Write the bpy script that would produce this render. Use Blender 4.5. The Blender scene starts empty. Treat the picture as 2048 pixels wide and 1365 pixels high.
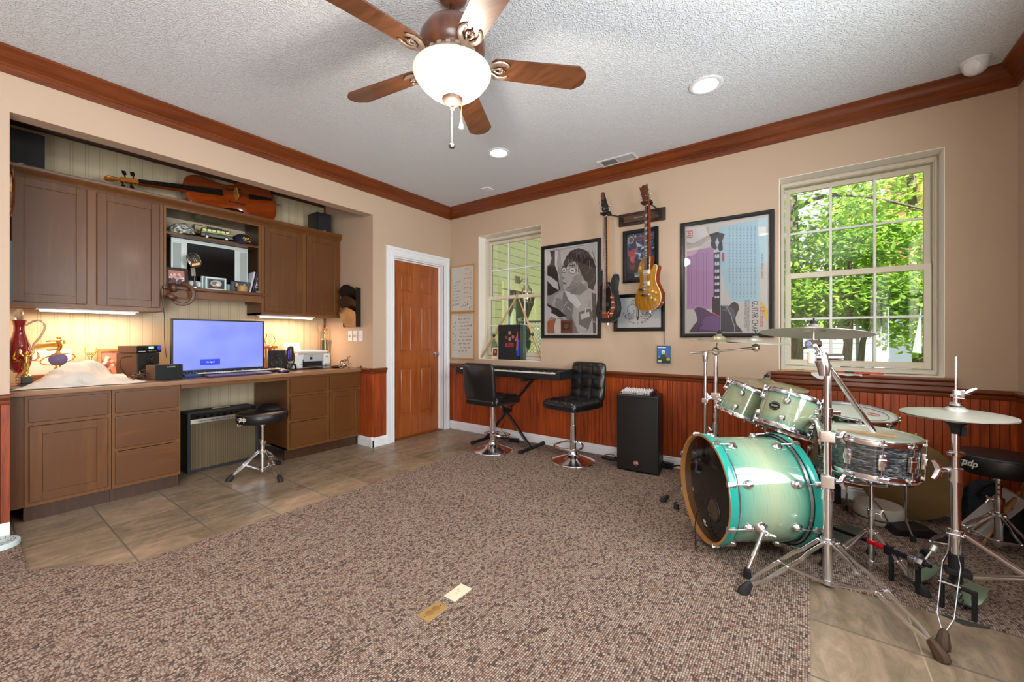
import bpy, bmesh, math, random
from math import sin, cos, pi, radians as R_
from mathutils import Matrix, Vector
random.seed(7)
S = bpy.context.scene
# ---------------------------------------------------------------- camera
CA = radians_a = math.atan((1612-1024)/813.0)
CAM = (3.6662, -3.7289, 1.145)
cd = bpy.data.cameras.new('camera'); cam = bpy.data.objects.new('camera', cd); S.collection.objects.link(cam)
cam.location = CAM; cam.rotation_euler = (pi/2, 0, CA)
cd.sensor_width = 36.0; cd.lens = 36*813/2048; cd.shift_y = -6.5/2048; cd.clip_start = .02; cd.clip_end = 200
S.camera = cam
# ---------------------------------------------------------------- view, world, sun, daylight through the windows
S.view_settings.view_transform = 'Standard'; S.view_settings.look = 'None'; S.view_settings.gamma = 1
S.view_settings.use_curve_mapping = False
S.view_settings.exposure = -0.10
S.cycles.use_denoising = True
S.cycles.max_bounces = 8; S.cycles.diffuse_bounces = 4; S.cycles.glossy_bounces = 4; S.cycles.transmission_bounces = 6
S.cycles.transparent_max_bounces = 8; S.cycles.caustics_reflective = False; S.cycles.caustics_refractive = False
S.cycles.sample_clamp_indirect = 6
S.cycles.use_adaptive_sampling = True; S.cycles.adaptive_threshold = 0.02
w = bpy.data.worlds.new('sky'); S.world = w; w.use_nodes = True
nt = w.node_tree; bg = nt.nodes['Background']
sky = nt.nodes.new('ShaderNodeTexSky'); sky.sky_type = 'HOSEK_WILKIE'; sky.turbidity = 3.2; sky.ground_albedo = .35
sky.sun_direction = Vector((-.35, -.6, .8)).normalized()
nt.links.new(sky.outputs[0], bg.inputs[0]); bg.inputs[1].default_value = 3.4
def light(name, kind, loc, energy, color, rot=(0,0,0), size=None, size_y=None, spread=None):
    d = bpy.data.lights.new(name, kind); d.energy = energy; d.color = color
    o = bpy.data.objects.new(name, d); S.collection.objects.link(o); o.location = loc; o.rotation_euler = rot
    if kind == 'AREA':
        d.shape = 'RECTANGLE'; d.size = size; d.size_y = size_y or size
        if spread: d.spread = spread
    elif kind == 'SUN': d.angle = size
    elif size is not None: d.shadow_soft_size = size
    return o
light('sun', 'SUN', (0, -4, 12), 15, (1, .95, .86), (R_(38), 0, R_(35)), .02)
# daylight standing in the openings of the window in the right wall and of the glazed doors behind the camera
light('daylight_window_right', 'AREA', (4.80, -2.15, 1.60), 105, (.93, .98, 1), (0, R_(98), 0), 1.45, 1.3)
light('daylight_glazed_doors', 'AREA', (4.80, -5.45, 1.15), 255, (.95, .975, 1), (0, R_(106), 0), 2.1, 2.4)
# ---------------------------------------------------------------- rays of known picture points onto real planes
_f, _cx, _cy = 813., 1024., 676.
_F = (-sin(CA), cos(CA)); _R = (cos(CA), sin(CA))
def ray(px, py):
    u = (px-_cx)/_f; return (_F[0]+u*_R[0], _F[1]+u*_R[1], (_cy-py)/_f)
def hit(px, py, ax, v):
    d = ray(px, py); t = (v-CAM[ax])/d[ax]
    return Vector([CAM[i]+t*d[i] for i in range(3)])
def wx(px, py, x=0.): return hit(px, py, 0, x)
def wy(px, py, y=0.): return hit(px, py, 1, y)
def wz(px, py, z=0.): return hit(px, py, 2, z)
# ---------------------------------------------------------------- materials
def lin(c):
    if isinstance(c, str): c = [int(c[i:i+2], 16)/255 for i in (0, 2, 4)]
    return tuple((x/12.92 if x <= .04045 else ((x+.055)/1.055)**2.4) for x in c)+(1,)
class N:
    def __init__(s, name):
        s.m = bpy.data.materials.new(name); s.m.use_nodes = True; s.t = s.m.node_tree; s.b = s.t.nodes['Principled BSDF']
    def n(s, typ, **k):
        o = s.t.nodes.new(typ)
        for a, v in k.items(): setattr(o, a, v)
        return o
    def l(s, a, b): s.t.links.new(a, b)
    def coord(s, scale=(1,1,1), rot=(0,0,0), loc=(0,0,0), kind='Object'):
        tc = s.n('ShaderNodeTexCoord'); mp = s.n('ShaderNodeMapping')
        mp.inputs['Scale'].default_value = scale; mp.inputs['Rotation'].default_value = rot; mp.inputs['Location'].default_value = loc
        s.l(tc.outputs[kind], mp.inputs[0]); return mp.outputs[0]
    def noise(s, v, scale, detail=4, rough=.6, dist=0):
        o = s.n('ShaderNodeTexNoise'); o.inputs['Scale'].default_value = scale; o.inputs['Detail'].default_value = detail
        o.inputs['Roughness'].default_value = rough; o.inputs['Distortion'].default_value = dist; s.l(v, o.inputs['Vector']); return o.outputs[0]
    def ramp(s, f, stops, interp='LINEAR'):
        o = s.n('ShaderNodeValToRGB'); o.color_ramp.interpolation = interp; e = o.color_ramp.elements
        while len(e) > 1: e.remove(e[-1])
        e[0].position = stops[0][0]; e[0].color = lin(stops[0][1])
        for p, c in stops[1:]: q = e.new(p); q.color = lin(c)
        s.l(f, o.inputs[0]); return o.outputs[0]
    def math(s, op, a, b=None, c=None):
        o = s.n('ShaderNodeMath', operation=op)
        for i, x in enumerate((a, b, c)):
            if x is None: continue
            if isinstance(x, (int, float)): o.inputs[i].default_value = x
            else: s.l(x, o.inputs[i])
        return o.outputs[0]
    def mix(s, f, a, b, mode='MIX'):
        o = s.n('ShaderNodeMix', data_type='RGBA', blend_type=mode)
        if isinstance(f, (int, float)): o.inputs[0].default_value = f
        else: s.l(f, o.inputs[0])
        for i, x in ((6, a), (7, b)):
            if isinstance(x, tuple): o.inputs[i].default_value = x
            else: s.l(x, o.inputs[i])
        return o.outputs[2]
    def bump(s, h, strength=.3, dist=.002, after=None):
        o = s.n('ShaderNodeBump'); o.inputs['Strength'].default_value = strength; o.inputs['Distance'].default_value = dist
        s.l(h, o.inputs['Height'])
        if after is not None: s.l(after, o.inputs['Normal'])
        s.l(o.outputs[0], s.b.inputs['Normal']); return o.outputs[0]
    def col(s, c):
        if isinstance(c, (str, list)): s.b.inputs['Base Color'].default_value = lin(c)
        else: s.l(c, s.b.inputs['Base Color'])
        return s
    def p(s, rough=.5, metal=0, **k):
        s.b.inputs['Roughness'].default_value = rough; s.b.inputs['Metallic'].default_value = metal
        for a, v in k.items(): s.b.inputs[a.replace('_', ' ')].default_value = v
        return s
_M = {}
def mat(c, rough=.5, metal=0, emit=0, var=.08, **k):
    """plain coloured surface with a little procedural unevenness"""
    key = (c, rough, metal, emit, var, tuple(k.items()))
    if key in _M: return _M[key]
    s = N('surface_'+c); s.p(rough, metal, **k)
    if var:
        f = s.noise(s.coord(), 14, 3); a = lin(c)
        d = tuple(max(0, x*(1-var)) for x in a[:3])+(1,); u = tuple(min(1, x*(1+var)) for x in a[:3])+(1,)
        s.col(s.mix(f, d, u))
        rr = s.math('MULTIPLY_ADD', f, .1, rough-.05); s.l(rr, s.b.inputs['Roughness'])
    else: s.col(c)
    if emit:
        s.b.inputs['Emission Color'].default_value = lin(c); s.b.inputs['Emission Strength'].default_value = emit
    _M[key] = s.m; return s.m
def wood(name, c1, c2, axis='z', rough=.35, scale=1., coat=.2, groove=None, streak=1., gdark=.35, gaxis='x'):
    s = N(name); s.p(rough, Coat_Weight=coat, Coat_Roughness=.15)
    sc = {'x': (.9, 14, 14), 'y': (14, .9, 14), 'z': (14, 14, .9)}[axis]
    v = s.coord(tuple(q*scale for q in sc)); n1 = s.noise(v, 1.6, 6, .62, 1.2)
    v2 = s.coord(tuple(q*scale*5 for q in sc)); n2 = s.noise(v2, 1.5, 3, .6)
    n3 = s.noise(s.coord((1.6, 1.6, 1.6)), 1.3, 2)
    f = s.math('MULTIPLY_ADD', n1, 1.5*streak, -.35); f = s.math('MULTIPLY_ADD', n2, .45*streak, f); f = s.math('MULTIPLY_ADD', n3, .5, s.math('SUBTRACT', f, .35))
    c = s.ramp(f, [(0.05, c1), (.95, c2)])
    if groove:
        sx = s.n('ShaderNodeSeparateXYZ'); s.l(s.coord(), sx.inputs[0])
        u = s.math('FRACT', s.math('DIVIDE', sx.outputs['XYZ'.index(gaxis.upper())], groove))
        d = s.math('ABSOLUTE', s.math('SUBTRACT', u, .5)); g = s.math('GREATER_THAN', d, .46)
        g2 = s.math('SUBTRACT', 1, s.math('MINIMUM', s.math('MULTIPLY', s.math('SUBTRACT', .5, d), 14), 1))
        c = s.mix(s.math('MULTIPLY', g, 1-gdark), c, lin('1a0a05') if gdark < .5 else lin('8a7a5a'))
        s.bump(s.math('SUBTRACT', 1, g2), .8, .004)
    else: s.bump(n2, .05, .001)
    s.col(c); s.l(s.math('MULTIPLY_ADD', n2, .15, rough-.07), s.b.inputs['Roughness']); return s.m
def paint_beads(name, c, groove, gaxis='y'):
    s = N(name); s.p(.45)
    sx = s.n('ShaderNodeSeparateXYZ'); s.l(s.coord(), sx.inputs[0])
    u = s.math('FRACT', s.math('DIVIDE', sx.outputs['XYZ'.index(gaxis.upper())], groove))
    d = s.math('MULTIPLY', s.math('ABSOLUTE', s.math('SUBTRACT', u, .5)), 2)
    # a bead between two narrow grooves
    g = s.math('LESS_THAN', s.math('ABSOLUTE', s.math('SUBTRACT', d, .80)), .035)
    h = s.math('SUBTRACT', 1, g)
    s.col(s.mix(s.math('MULTIPLY', g, .45), lin(c), lin('5c5038'))); s.bump(h, .7, .003); return s.m
CHERRY = wood('cherry_wood', '5f1d08', 'a5491c', 'z', .32)
CHERRY_X = wood('cherry_wood_along_x', '4c1c06', '824016', 'x', .32)
CHERRY_Y = wood('cherry_wood_along_y', '4c1c06', '824016', 'y', .32)
WAINSCOT_X = wood('beaded_wainscot_along_x', '521303', 'c4540e', 'z', .46, coat=.08, groove=.0405, gaxis='x')
WAINSCOT_Y = wood('beaded_wainscot_along_y', '4a1203', 'b04a0e', 'z', .5, coat=.04, groove=.0405, gaxis='y')
CAB = wood('cabinet_wood', '5c340c', '9a6424', 'z', .42, .8, .06, streak=.5)
CAB_H = wood('cabinet_wood_level_grain', '5c340c', '9a6424', 'x', .42, .8, .06, streak=.5)
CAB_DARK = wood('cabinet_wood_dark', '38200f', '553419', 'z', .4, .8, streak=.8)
CABEDGE = wood('face_frame_wood', '6c4218', 'a66c2e', 'z', .42, .8, .06, streak=.5)
COUNTER = wood('counter_laminate', '8a6446', 'a87c58', 'y', .32, .8, streak=.5)
BEAD = paint_beads('painted_beadboard', 'bcab8c', .0815)
WHITE = mat('e6e7ea', .38, var=.02)
BLACK = mat('0d0d0e', .42, var=.1); BLACKM = mat('141416', .75, var=.1); GLOSSBLK = mat('08080a', .12, var=.05)
def _chrome():
    s = N('chrome'); s.p(.11, 1).col('efeff3'); f = s.noise(s.coord(), 30, 2); s.l(s.math('MULTIPLY_ADD', f, .10, .10), s.b.inputs['Roughness']); return s.m
CHROME = _chrome(); STEEL = mat('9a9a9c', .3, 1, var=.1); GOLD = mat('c99a3c', .22, 1, var=.1); BRASS = mat('b8904a', .3, 1, var=.1)
RUBBER = mat('17171a', .7, var=.1)
def _wall():
    s = N('beige_wall_paint'); s.p(.6); n = s.noise(s.coord(), 260, 3, .6); n2 = s.noise(s.coord(), 1.2, 2)
    s.col(s.mix(n2, lin('b9a18a'), lin('c1a992'))); s.bump(n, .28, .0016); return s.m
PAINT = _wall()
def _reveal():
    s = N('window_reveal_paint'); s.p(.5); n = s.noise(s.coord(), 240, 3); s.col('f4eee2'); s.bump(n, .15, .001); return s.m
REVEAL = _reveal()
def _ceil():
    s = N('stomped_ceiling'); s.p(.85); v = s.coord()
    n = s.noise(v, 62, 4, .6, 2.2)
    wv = s.n('ShaderNodeTexWave', wave_type='RINGS'); wv.inputs['Scale'].default_value = 10; wv.inputs['Distortion'].default_value = 18; wv.inputs['Detail'].default_value = 3; wv.inputs['Detail Scale'].default_value = 3
    s.l(v, wv.inputs['Vector'])
    h = s.math('MULTIPLY_ADD', n, .9, s.math('MULTIPLY', s.math('POWER', wv.outputs['Fac'], 3), .8))
    s.col('dfe4ea'); s.bump(h, .85, .004); return s.m
CEIL = _ceil()
def _tile():
    s = N('floor_tile'); s.p(.38)
    v = s.coord(); sx = s.n('ShaderNodeSeparateXYZ'); s.l(v, sx.inputs[0]); X, Y = sx.outputs[0], sx.outputs[1]
    T = .3425
    far = s.math('GREATER_THAN', X, 2.4)
    u = s.math('DIVIDE', s.math('SUBTRACT', X, .925), T); yoff = s.math('MULTIPLY_ADD', far, 1.488, -3.163)
    vv = s.math('DIVIDE', s.math('SUBTRACT', Y, yoff), T)
    # some pairs of tiles are one long tile: drop every third joint across the rows
    du = s.math('ABSOLUTE', s.math('SUBTRACT', s.math('FRACT', s.math('ADD', u, .5)), .5))
    dv = s.math('ABSOLUTE', s.math('SUBTRACT', s.math('FRACT', s.math('ADD', vv, .5)), .5))
    row = s.math('FLOOR', vv); ju = s.math('ROUND', u)
    keep = s.math('GREATER_THAN', s.math('FRACT', s.math('MULTIPLY', s.math('ADD', s.math('MULTIPLY', row, 2), ju), .3334)), .2)
    du = s.math('ADD', du, s.math('SUBTRACT', 1, s.math('MAXIMUM', keep, s.math('GREATER_THAN', ju, 2))))
    g = s.math('LESS_THAN', du, .007); g2 = s.math('LESS_THAN', dv, .013)
    cell = s.n('ShaderNodeCombineXYZ'); s.l(s.math('FLOOR', u), cell.inputs[0]); s.l(row, cell.inputs[1])
    wn = s.n('ShaderNodeTexWhiteNoise', noise_dimensions='2D'); s.l(cell.outputs[0], wn.inputs['Vector'])
    n1 = s.noise(s.coord((5, 1.8, 1)), 2.2, 7, .66, 1.4); n2 = s.noise(v, 22, 5, .7)
    f = s.math('ADD', s.math('MULTIPLY_ADD', n1, 1.7, -.5), s.math('MULTIPLY_ADD', wn.outputs[0], .34, s.math('MULTIPLY_ADD', n2, .5, -.32)))
    c = s.ramp(f, [(0, '62523f'), (.3, '80705c'), (.6, '9a846e'), (.85, 'ad957e'), (1, '907d6a')])
    s.col(s.mix(g2, s.mix(g, c, lin('b3a184')), lin('6a6258'))); s.bump(s.math('ADD', s.math('MULTIPLY', n2, .12), s.math('SUBTRACT', 1, s.math('MAXIMUM', g, g2))), .3, .002)
    return s.m
TILE = _tile()
def _carpet():
    s = N('berber_carpet'); s.p(.95, Specular_IOR_Level=.1)
    v = s.coord(); wn0 = s.n('ShaderNodeTexNoise'); wn0.inputs['Scale'].default_value = 40; s.l(v, wn0.inputs['Vector'])
    sc = s.n('ShaderNodeSeparateColor'); s.l(wn0.outputs['Color'], sc.inputs[0])
    sx = s.n('ShaderNodeSeparateXYZ'); s.l(v, sx.inputs[0])
    x = s.math('MULTIPLY_ADD', sc.outputs[0], .005, sx.outputs[0]); y = s.math('MULTIPLY_ADD', sc.outputs[1], .006, sx.outputs[1])
    u = s.math('DIVIDE', x, .0082); row = s.math('FLOOR', u); w1 = s.n('ShaderNodeTexWhiteNoise', noise_dimensions='1D'); s.l(row, w1.inputs['W'])
    q = s.math('ADD', s.math('DIVIDE', y, .0118), s.math('MULTIPLY', w1.outputs[0], .9)); cell = s.n('ShaderNodeCombineXYZ'); s.l(row, cell.inputs[0]); s.l(s.math('FLOOR', q), cell.inputs[1])
    w2 = s.n('ShaderNodeTexWhiteNoise', noise_dimensions='2D'); s.l(cell.outputs[0], w2.inputs['Vector'])
    fu = s.math('MULTIPLY', s.math('SUBTRACT', s.math('FRACT', u), .5), 2); fv = s.math('MULTIPLY', s.math('SUBTRACT', s.math('FRACT', q), .5), 2)
    d = s.math('ADD', s.math('POWER', s.math('ABSOLUTE', fu), 2.2), s.math('POWER', s.math('ABSOLUTE', fv), 3.5))
    c = s.ramp(w2.outputs[0], [(0, '62544f'), (.09, '7c665c'), (.20, '967666'), (.32, 'a28a7b'), (.52, 'ae9a8a'), (.82, 'b9a797'), (.94, '94837b')], 'CONSTANT')
    s.col(s.mix(s.math('MINIMUM', s.math('MULTIPLY', d, .60), .72), c, lin('2c2224')))
    s.bump(s.math('SUBTRACT', 1, d), .6, .004); return s.m
CARPET = _carpet()
def glass(name='window_glass', tint='ffffff', a=.07):
    s = N(name); t = s.t; mx = s.n('ShaderNodeMixShader'); tr = s.n('ShaderNodeBsdfTransparent'); gl = s.n('ShaderNodeBsdfGlossy')
    gl.inputs['Roughness'].default_value = .02; tr.inputs[0].default_value = lin(tint)
    fr = s.n('ShaderNodeFresnel'); fr.inputs[0].default_value = 1.45
    s.l(s.math('MULTIPLY', fr.outputs[0], 1.) if a is None else s.math('MAXIMUM', fr.outputs[0], a*.5), mx.inputs[0]); s.l(tr.outputs[0], mx.inputs[1]); s.l(gl.outputs[0], mx.inputs[2])
    s.l(mx.outputs[0], t.nodes['Material Output'].inputs[0]); return s.m
GLASS = glass()
# ---------------------------------------------------------------- geometry helpers
I4 = Matrix.Identity(4)
def T(x=0, y=0, z=0): return Matrix.Translation((x, y, z))
def RX(a): return Matrix.Rotation(R_(a), 4, 'X')
def RY(a): return Matrix.Rotation(R_(a), 4, 'Y')
def RZ(a): return Matrix.Rotation(R_(a), 4, 'Z')
def aim(p, n, up=(0, 0, 1)):
    """frame at p whose local z looks along n"""
    n = Vector(n).normalized(); u = Vector(up)
    if abs(n.dot(u)) > .99: u = Vector((1, 0, 0))
    x = u.cross(n).normalized(); y = n.cross(x)
    m = Matrix((x, y, n)).transposed().to_4x4(); m.translation = Vector(p); return m
class B:
    def __init__(s, M=I4): s.bm = bmesh.new(); s.M = M; s.mi = 0; s.wn = False
    def _add(s, cos_, faces, M=None):
        M = s.M @ (M or I4); vs = [s.bm.verts.new(M @ Vector(c)) for c in cos_]; out = []
        for f in faces:
            try: q = s.bm.faces.new([vs[i] for i in f]); q.material_index = s.mi; out.append(q)
            except ValueError: pass
        return vs, out
    def box(s, x0, y0, z0, x1, y1, z1, bev=0, M=None, seg=2):
        if x0 > x1: x0, x1 = x1, x0
        if y0 > y1: y0, y1 = y1, y0
        if z0 > z1: z0, z1 = z1, z0
        c = [(x0,y0,z0),(x1,y0,z0),(x1,y1,z0),(x0,y1,z0),(x0,y0,z1),(x1,y0,z1),(x1,y1,z1),(x0,y1,z1)]
        vs, fs = s._add(c, [(0,3,2,1),(4,5,6,7),(0,1,5,4),(1,2,6,5),(2,3,7,6),(3,0,4,7)], M)
        if bev:
            s.wn = True
            es = list({e for f in fs for e in f.edges})
            r = bmesh.ops.bevel(s.bm, geom=es, offset=bev, segments=seg, profile=.5, affect='EDGES')
            for f in r['faces']: f.material_index = s.mi
        return s
    def cyl(s, a, b, r, r2=None, n=16, caps=True):
        a, b = Vector(a), Vector(b); r2 = r if r2 is None else r2
        return s.sweep([a, b], [r, r2], n, caps)
    def sweep(s, pts, r, n=8, caps=True, closed=False, flat=None):
        pts = [Vector(p) for p in pts]; m = len(pts)
        rs = r if isinstance(r, (list, tuple)) else [r]*m
        rings = []; ref = None
        for i, p in enumerate(pts):
            if closed: d = pts[(i+1) % m]-pts[i-1]
            else: d = (pts[min(i+1, m-1)]-pts[max(i-1, 0)])
            d.normalize()
            if ref is None:
                ref = Vector((0, 0, 1)) if abs(d.z) < .9 else Vector((1, 0, 0))
                x = ref.cross(d).normalized()
            else: x = (x-d*x.dot(d)).normalized()
            y = d.cross(x); fx, fy = flat or (1, 1)
            rings.append([tuple(p+(x*cos(t)*fx+y*sin(t)*fy)*rs[i]) for t in [2*pi*k/n for k in range(n)]])
        co = [c for q in rings for c in q]; fs = []
        for i in range(m if closed else m-1):
            j = (i+1) % m
            for k in range(n): k2 = (k+1) % n; fs.append((i*n+k, i*n+k2, j*n+k2, j*n+k))
        if caps and not closed: fs.append(tuple(range(n))[::-1]); fs.append(tuple((m-1)*n+k for k in range(n)))
        s._add(co, fs); return s
    def lathe(s, prof, n=28, M=None, cap0=False, cap1=False, a0=0, a1=360):
        full = a1-a0 >= 360; k_ = n if full else n+1; co = []
        for r, z in prof:
            for k in range(k_):
                t = R_(a0+(a1-a0)*k/n); co.append((r*cos(t), r*sin(t), z))
        fs = []
        for i in range(len(prof)-1):
            for k in range(n):
                k2 = (k+1) % k_; fs.append((i*k_+k, i*k_+k2, (i+1)*k_+k2, (i+1)*k_+k))
        if cap0: fs.append(tuple(range(k_))[::-1])
        if cap1: fs.append(tuple((len(prof)-1)*k_+k for k in range(k_)))
        s._add(co, fs, M); return s
    def ring(s, c, n, R, r, k=36, m=8, M=None):
        f = aim(c, n); pts = [f @ Vector((R*cos(2*pi*i/k), R*sin(2*pi*i/k), 0)) for i in range(k)]
        return s.sweep(pts, r, m, closed=True)
    def prism(s, pts, y0, y1, M=None, bev=0):
        """polygon in local x,z pushed from y0 to y1"""
        n = len(pts); co = [(x, y0, z) for x, z in pts]+[(x, y1, z) for x, z in pts]
        fs = [tuple(range(n)), tuple(range(2*n-1, n-1, -1))]+[(i, i+n, (i+1) % n+n, (i+1) % n) for i in range(n)]
        vs, f = s._add(co, fs, M)
        if bev:
            s.wn = True
            es = [e for q in f[:2] for e in q.edges]
            r = bmesh.ops.bevel(s.bm, geom=es, offset=bev, segments=2, profile=.5, affect='EDGES')
            for q in r['faces']: q.material_index = s.mi
        return s
    def poly(s, pts, M=None): s._add(pts, [tuple(range(len(pts)))], M); return s
    def ball(s, c, r, sc=(1, 1, 1), n=14, M=None):
        prof = [(sin(pi*i/n)*1., -cos(pi*i/n)) for i in range(n+1)]; prof[0] = (1e-4, -1); prof[-1] = (1e-4, 1)
        m = (M or I4) @ T(*c) @ Matrix.Diagonal((r*sc[0], r*sc[1], r*sc[2], 1)); return s.lathe(prof, n*2, m)
    def obj(s, name, mats, parent=None, smooth=38, mod=None):
        bmesh.ops.recalc_face_normals(s.bm, faces=s.bm.faces)
        me = bpy.data.meshes.new(name); s.bm.to_mesh(me); s.bm.free()
        for m in (mats if isinstance(mats, (list, tuple)) else [mats]): me.materials.append(m)
        if smooth:
            for p in me.polygons: p.use_smooth = True
            me.set_sharp_from_angle(angle=R_(smooth))
        o = bpy.data.objects.new(name, me); S.collection.objects.link(o)
        if s.wn and smooth: mo = o.modifiers.new('normals', 'WEIGHTED_NORMAL'); mo.keep_sharp = True
        if parent is not None: o.parent = parent
        return o
def objs(b, name, m, parent=None, smooth=38, join=None):
    """every loose piece drawn in the builder becomes a mesh of its own"""
    bm = b.bm; bm.verts.index_update(); seen = set(); out = []
    for v in bm.verts:
        if v in seen: continue
        st, isl = [v], []; seen.add(v)
        while st:
            q = st.pop(); isl.append(q)
            for e in q.link_edges:
                o_ = e.other_vert(q)
                if o_ not in seen: seen.add(o_); st.append(o_)
        ix = {q: i for i, q in enumerate(isl)}; n = B(); n.wn = b.wn; vs = [n.bm.verts.new(q.co) for q in isl]
        for f in {f for q in isl for f in q.link_faces}:
            g = n.bm.faces.new([vs[ix[q]] for q in f.verts]); g.material_index = f.material_index
        out.append(n.obj(name, m, parent, smooth))
    bm.free(); return out
def tag(o, label, cat, group=None, kind=None):
    if label: o['label'] = label
    if cat: o['category'] = cat
    if group: o['group'] = group
    if kind: o['kind'] = kind
    return o
def struct(o): o['kind'] = 'structure'; return o
def thing(name, label, cat, loc=(0, 0, 0), rz=0, group=None, M=None):
    o = bpy.data.objects.new(name, None); S.collection.objects.link(o); o.empty_display_size = .05
    if M is not None: o.matrix_world = M
    else: o.location = loc; o.rotation_euler = (0, 0, R_(rz))
    return tag(o, label, cat, group)
def dup(root, M, label=None, group=None):
    r = root.copy(); S.collection.objects.link(r); r.matrix_world = M
    if label: r['label'] = label
    if group: r['group'] = group
    for ch in list(root.children):
        c = ch.copy(); S.collection.objects.link(c); c.parent = r
        for g in ch.children:
            d = g.copy(); S.collection.objects.link(d); d.parent = c
    return r
def text(parent, s, size, M, m, name='lettering', ext=.0004, align='CENTER', sx=1., space=1., shear=0, bold=0, label=None):
    cu = bpy.data.curves.new('t', 'FONT'); cu.body = s; cu.size = size; cu.align_x = align; cu.align_y = 'CENTER'
    cu.extrude = ext; cu.space_character = space; cu.shear = shear; cu.resolution_u = 3; cu.offset = bold
    o = bpy.data.objects.new('t', cu); S.collection.objects.link(o)
    dg = bpy.context.evaluated_depsgraph_get(); me = bpy.data.meshes.new_from_object(o.evaluated_get(dg))
    bpy.data.objects.remove(o); bpy.data.curves.remove(cu); me.name = name
    # the text stands in local x,z and looks along -y
    me.transform(M @ RX(90) @ Matrix.Diagonal((sx, 1, 1, 1))); me.materials.clear(); me.materials.append(m)
    q = bpy.data.objects.new(name, me); S.collection.objects.link(q)
    if parent is not None: q.parent = parent
    if label: q['label'] = label
    return q
def art(parent, layers, name='print', step=.00035, y=0., base=None, M=I4, rough=.5):
    """flat printed picture: polygons (x,z) in colours, each a hair in front of the last"""
    b = B(M); mats = []; idx = {}
    nl = len(layers)
    for i, (c, pts) in enumerate(layers):
        if c not in idx: idx[c] = len(mats); mats.append(mat(c, rough, var=.03))
        b.mi = idx[c]; yy = y-.0014*(i+1)/nl
        b.poly([(p[0], yy, p[1]) for p in pts])
    o = b.obj(name, mats, parent, smooth=0); return o
def circ(cx, cz, rx, rz=None, n=18, a0=0, a1=360):
    rz = rx if rz is None else rz
    return [(cx+rx*cos(R_(a0+(a1-a0)*i/n)), cz+rz*sin(R_(a0+(a1-a0)*i/n))) for i in range(n if a1-a0 >= 360 else n+1)]
def rect(x0, z0, x1, z1): return [(x0, z0), (x1, z0), (x1, z1), (x0, z1)]
def stroke(pts, w):
    """thin ribbon polygons along a polyline"""
    out = []
    for a, b in zip(pts, pts[1:]):
        dx, dz = b[0]-a[0], b[1]-a[1]; L = math.hypot(dx, dz) or 1; nx, nz = -dz/L*w/2, dx/L*w/2
        out.append([(a[0]+nx, a[1]+nz), (b[0]+nx, b[1]+nz), (b[0]-nx, b[1]-nz), (a[0]-nx, a[1]-nz)])
    return out
def spline(pts, k=6, closed=False):
    """Catmull-Rom through points of any dimension"""
    P = [Vector(p) for p in pts]; n = len(P); out = []
    for i in range(n if closed else n-1):
        if closed: a, b, c, d = P[i-1], P[i], P[(i+1) % n], P[(i+2) % n]
        else: a, b, c, d = P[max(i-1, 0)], P[i], P[i+1], P[min(i+2, n-1)]
        for j in range(k):
            t = j/k; out.append(tuple(.5*((2*b)+(c-a)*t+(2*a-5*b+4*c-d)*t*t+(3*b-a-3*c+d)*t**3)))
    if not closed: out.append(tuple(P[-1]))
    return out
# ---------------------------------------------------------------- the room
H = 2.77; XR = 4.69; YB = -7.0
def wallmesh(name, boxes, m):
    b = B()
    for q in boxes: b.box(*q)
    return struct(b.obj(name, m, smooth=0))
struct(B().box(-1.1, YB-.1, -.1, XR+.25, .21, 0).obj('floor', TILE, smooth=0))
struct(B().box(-1.1, YB-.1, H, XR+.25, .25, H+.1).obj('ceiling', CEIL, smooth=0))
OY0, OY1, OZ = -3.53, -1.14, 2.43       # opening of the desk alcove
DY0, DY1, DZ = -.885, -.125, 2.045      # door opening
wallmesh('wall_left', [(-.12, YB, 0, 0, OY0, H), (-.12, OY0, OZ, 0, OY1, H), (-.12, OY1, 0, 0, DY0, H), (-.12, DY0, DZ, 0, DY1, H), (-.12, DY1, 0, 0, .15, H)], PAINT)
W1 = (.472, 1.358, .888, 2.365); W2 = (3.498, 4.386, .888, 2.368)
def holes(x0, x1, z0, z1, hs, y0, y1):
    out = []; x = x0
    for a, b, c, d in hs:
        out += [(x, y0, z0, a, y1, z1), (a, y0, z0, b, y1, c), (a, y0, d, b, y1, z1)]; x = b
    return out+[(x, y0, z0, x1, y1, z1)]
wallmesh('wall_back', holes(0, XR, 0, H, [W1, W2], 0, .21), PAINT)
W3 = (-2.90, -1.40, .90, 2.36)
W4 = (-6.65, -4.25, 0, 2.25)
wallmesh('wall_right', [(XR, YB, 0, XR+.15, W4[0], H), (XR, W4[0], W4[3], XR+.15, W4[1], H), (XR, W4[1], 0, XR+.15, W3[0], H), (XR, W3[1], 0, XR+.15, .15, H), (XR, W3[0], 0, XR+.15, W3[1], W3[2]), (XR, W3[0], W3[3], XR+.15, W3[1], H)], PAINT)
wallmesh('wall_front', [(0, YB-.15, 0, XR, YB, H)], PAINT)
AX = -.93
wallmesh('wall_alcove_left', [(AX, OY0-.08, 0, -.12, OY0-.0, H)], PAINT)
wallmesh('wall_alcove_right', [(AX, OY1, 0, -.12, OY1+.1, H)], PAINT)
struct(B().box(AX-.1, OY0-.08, 0, AX, OY1+.1, H).obj('wall_alcove', BEAD, smooth=0))
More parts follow.
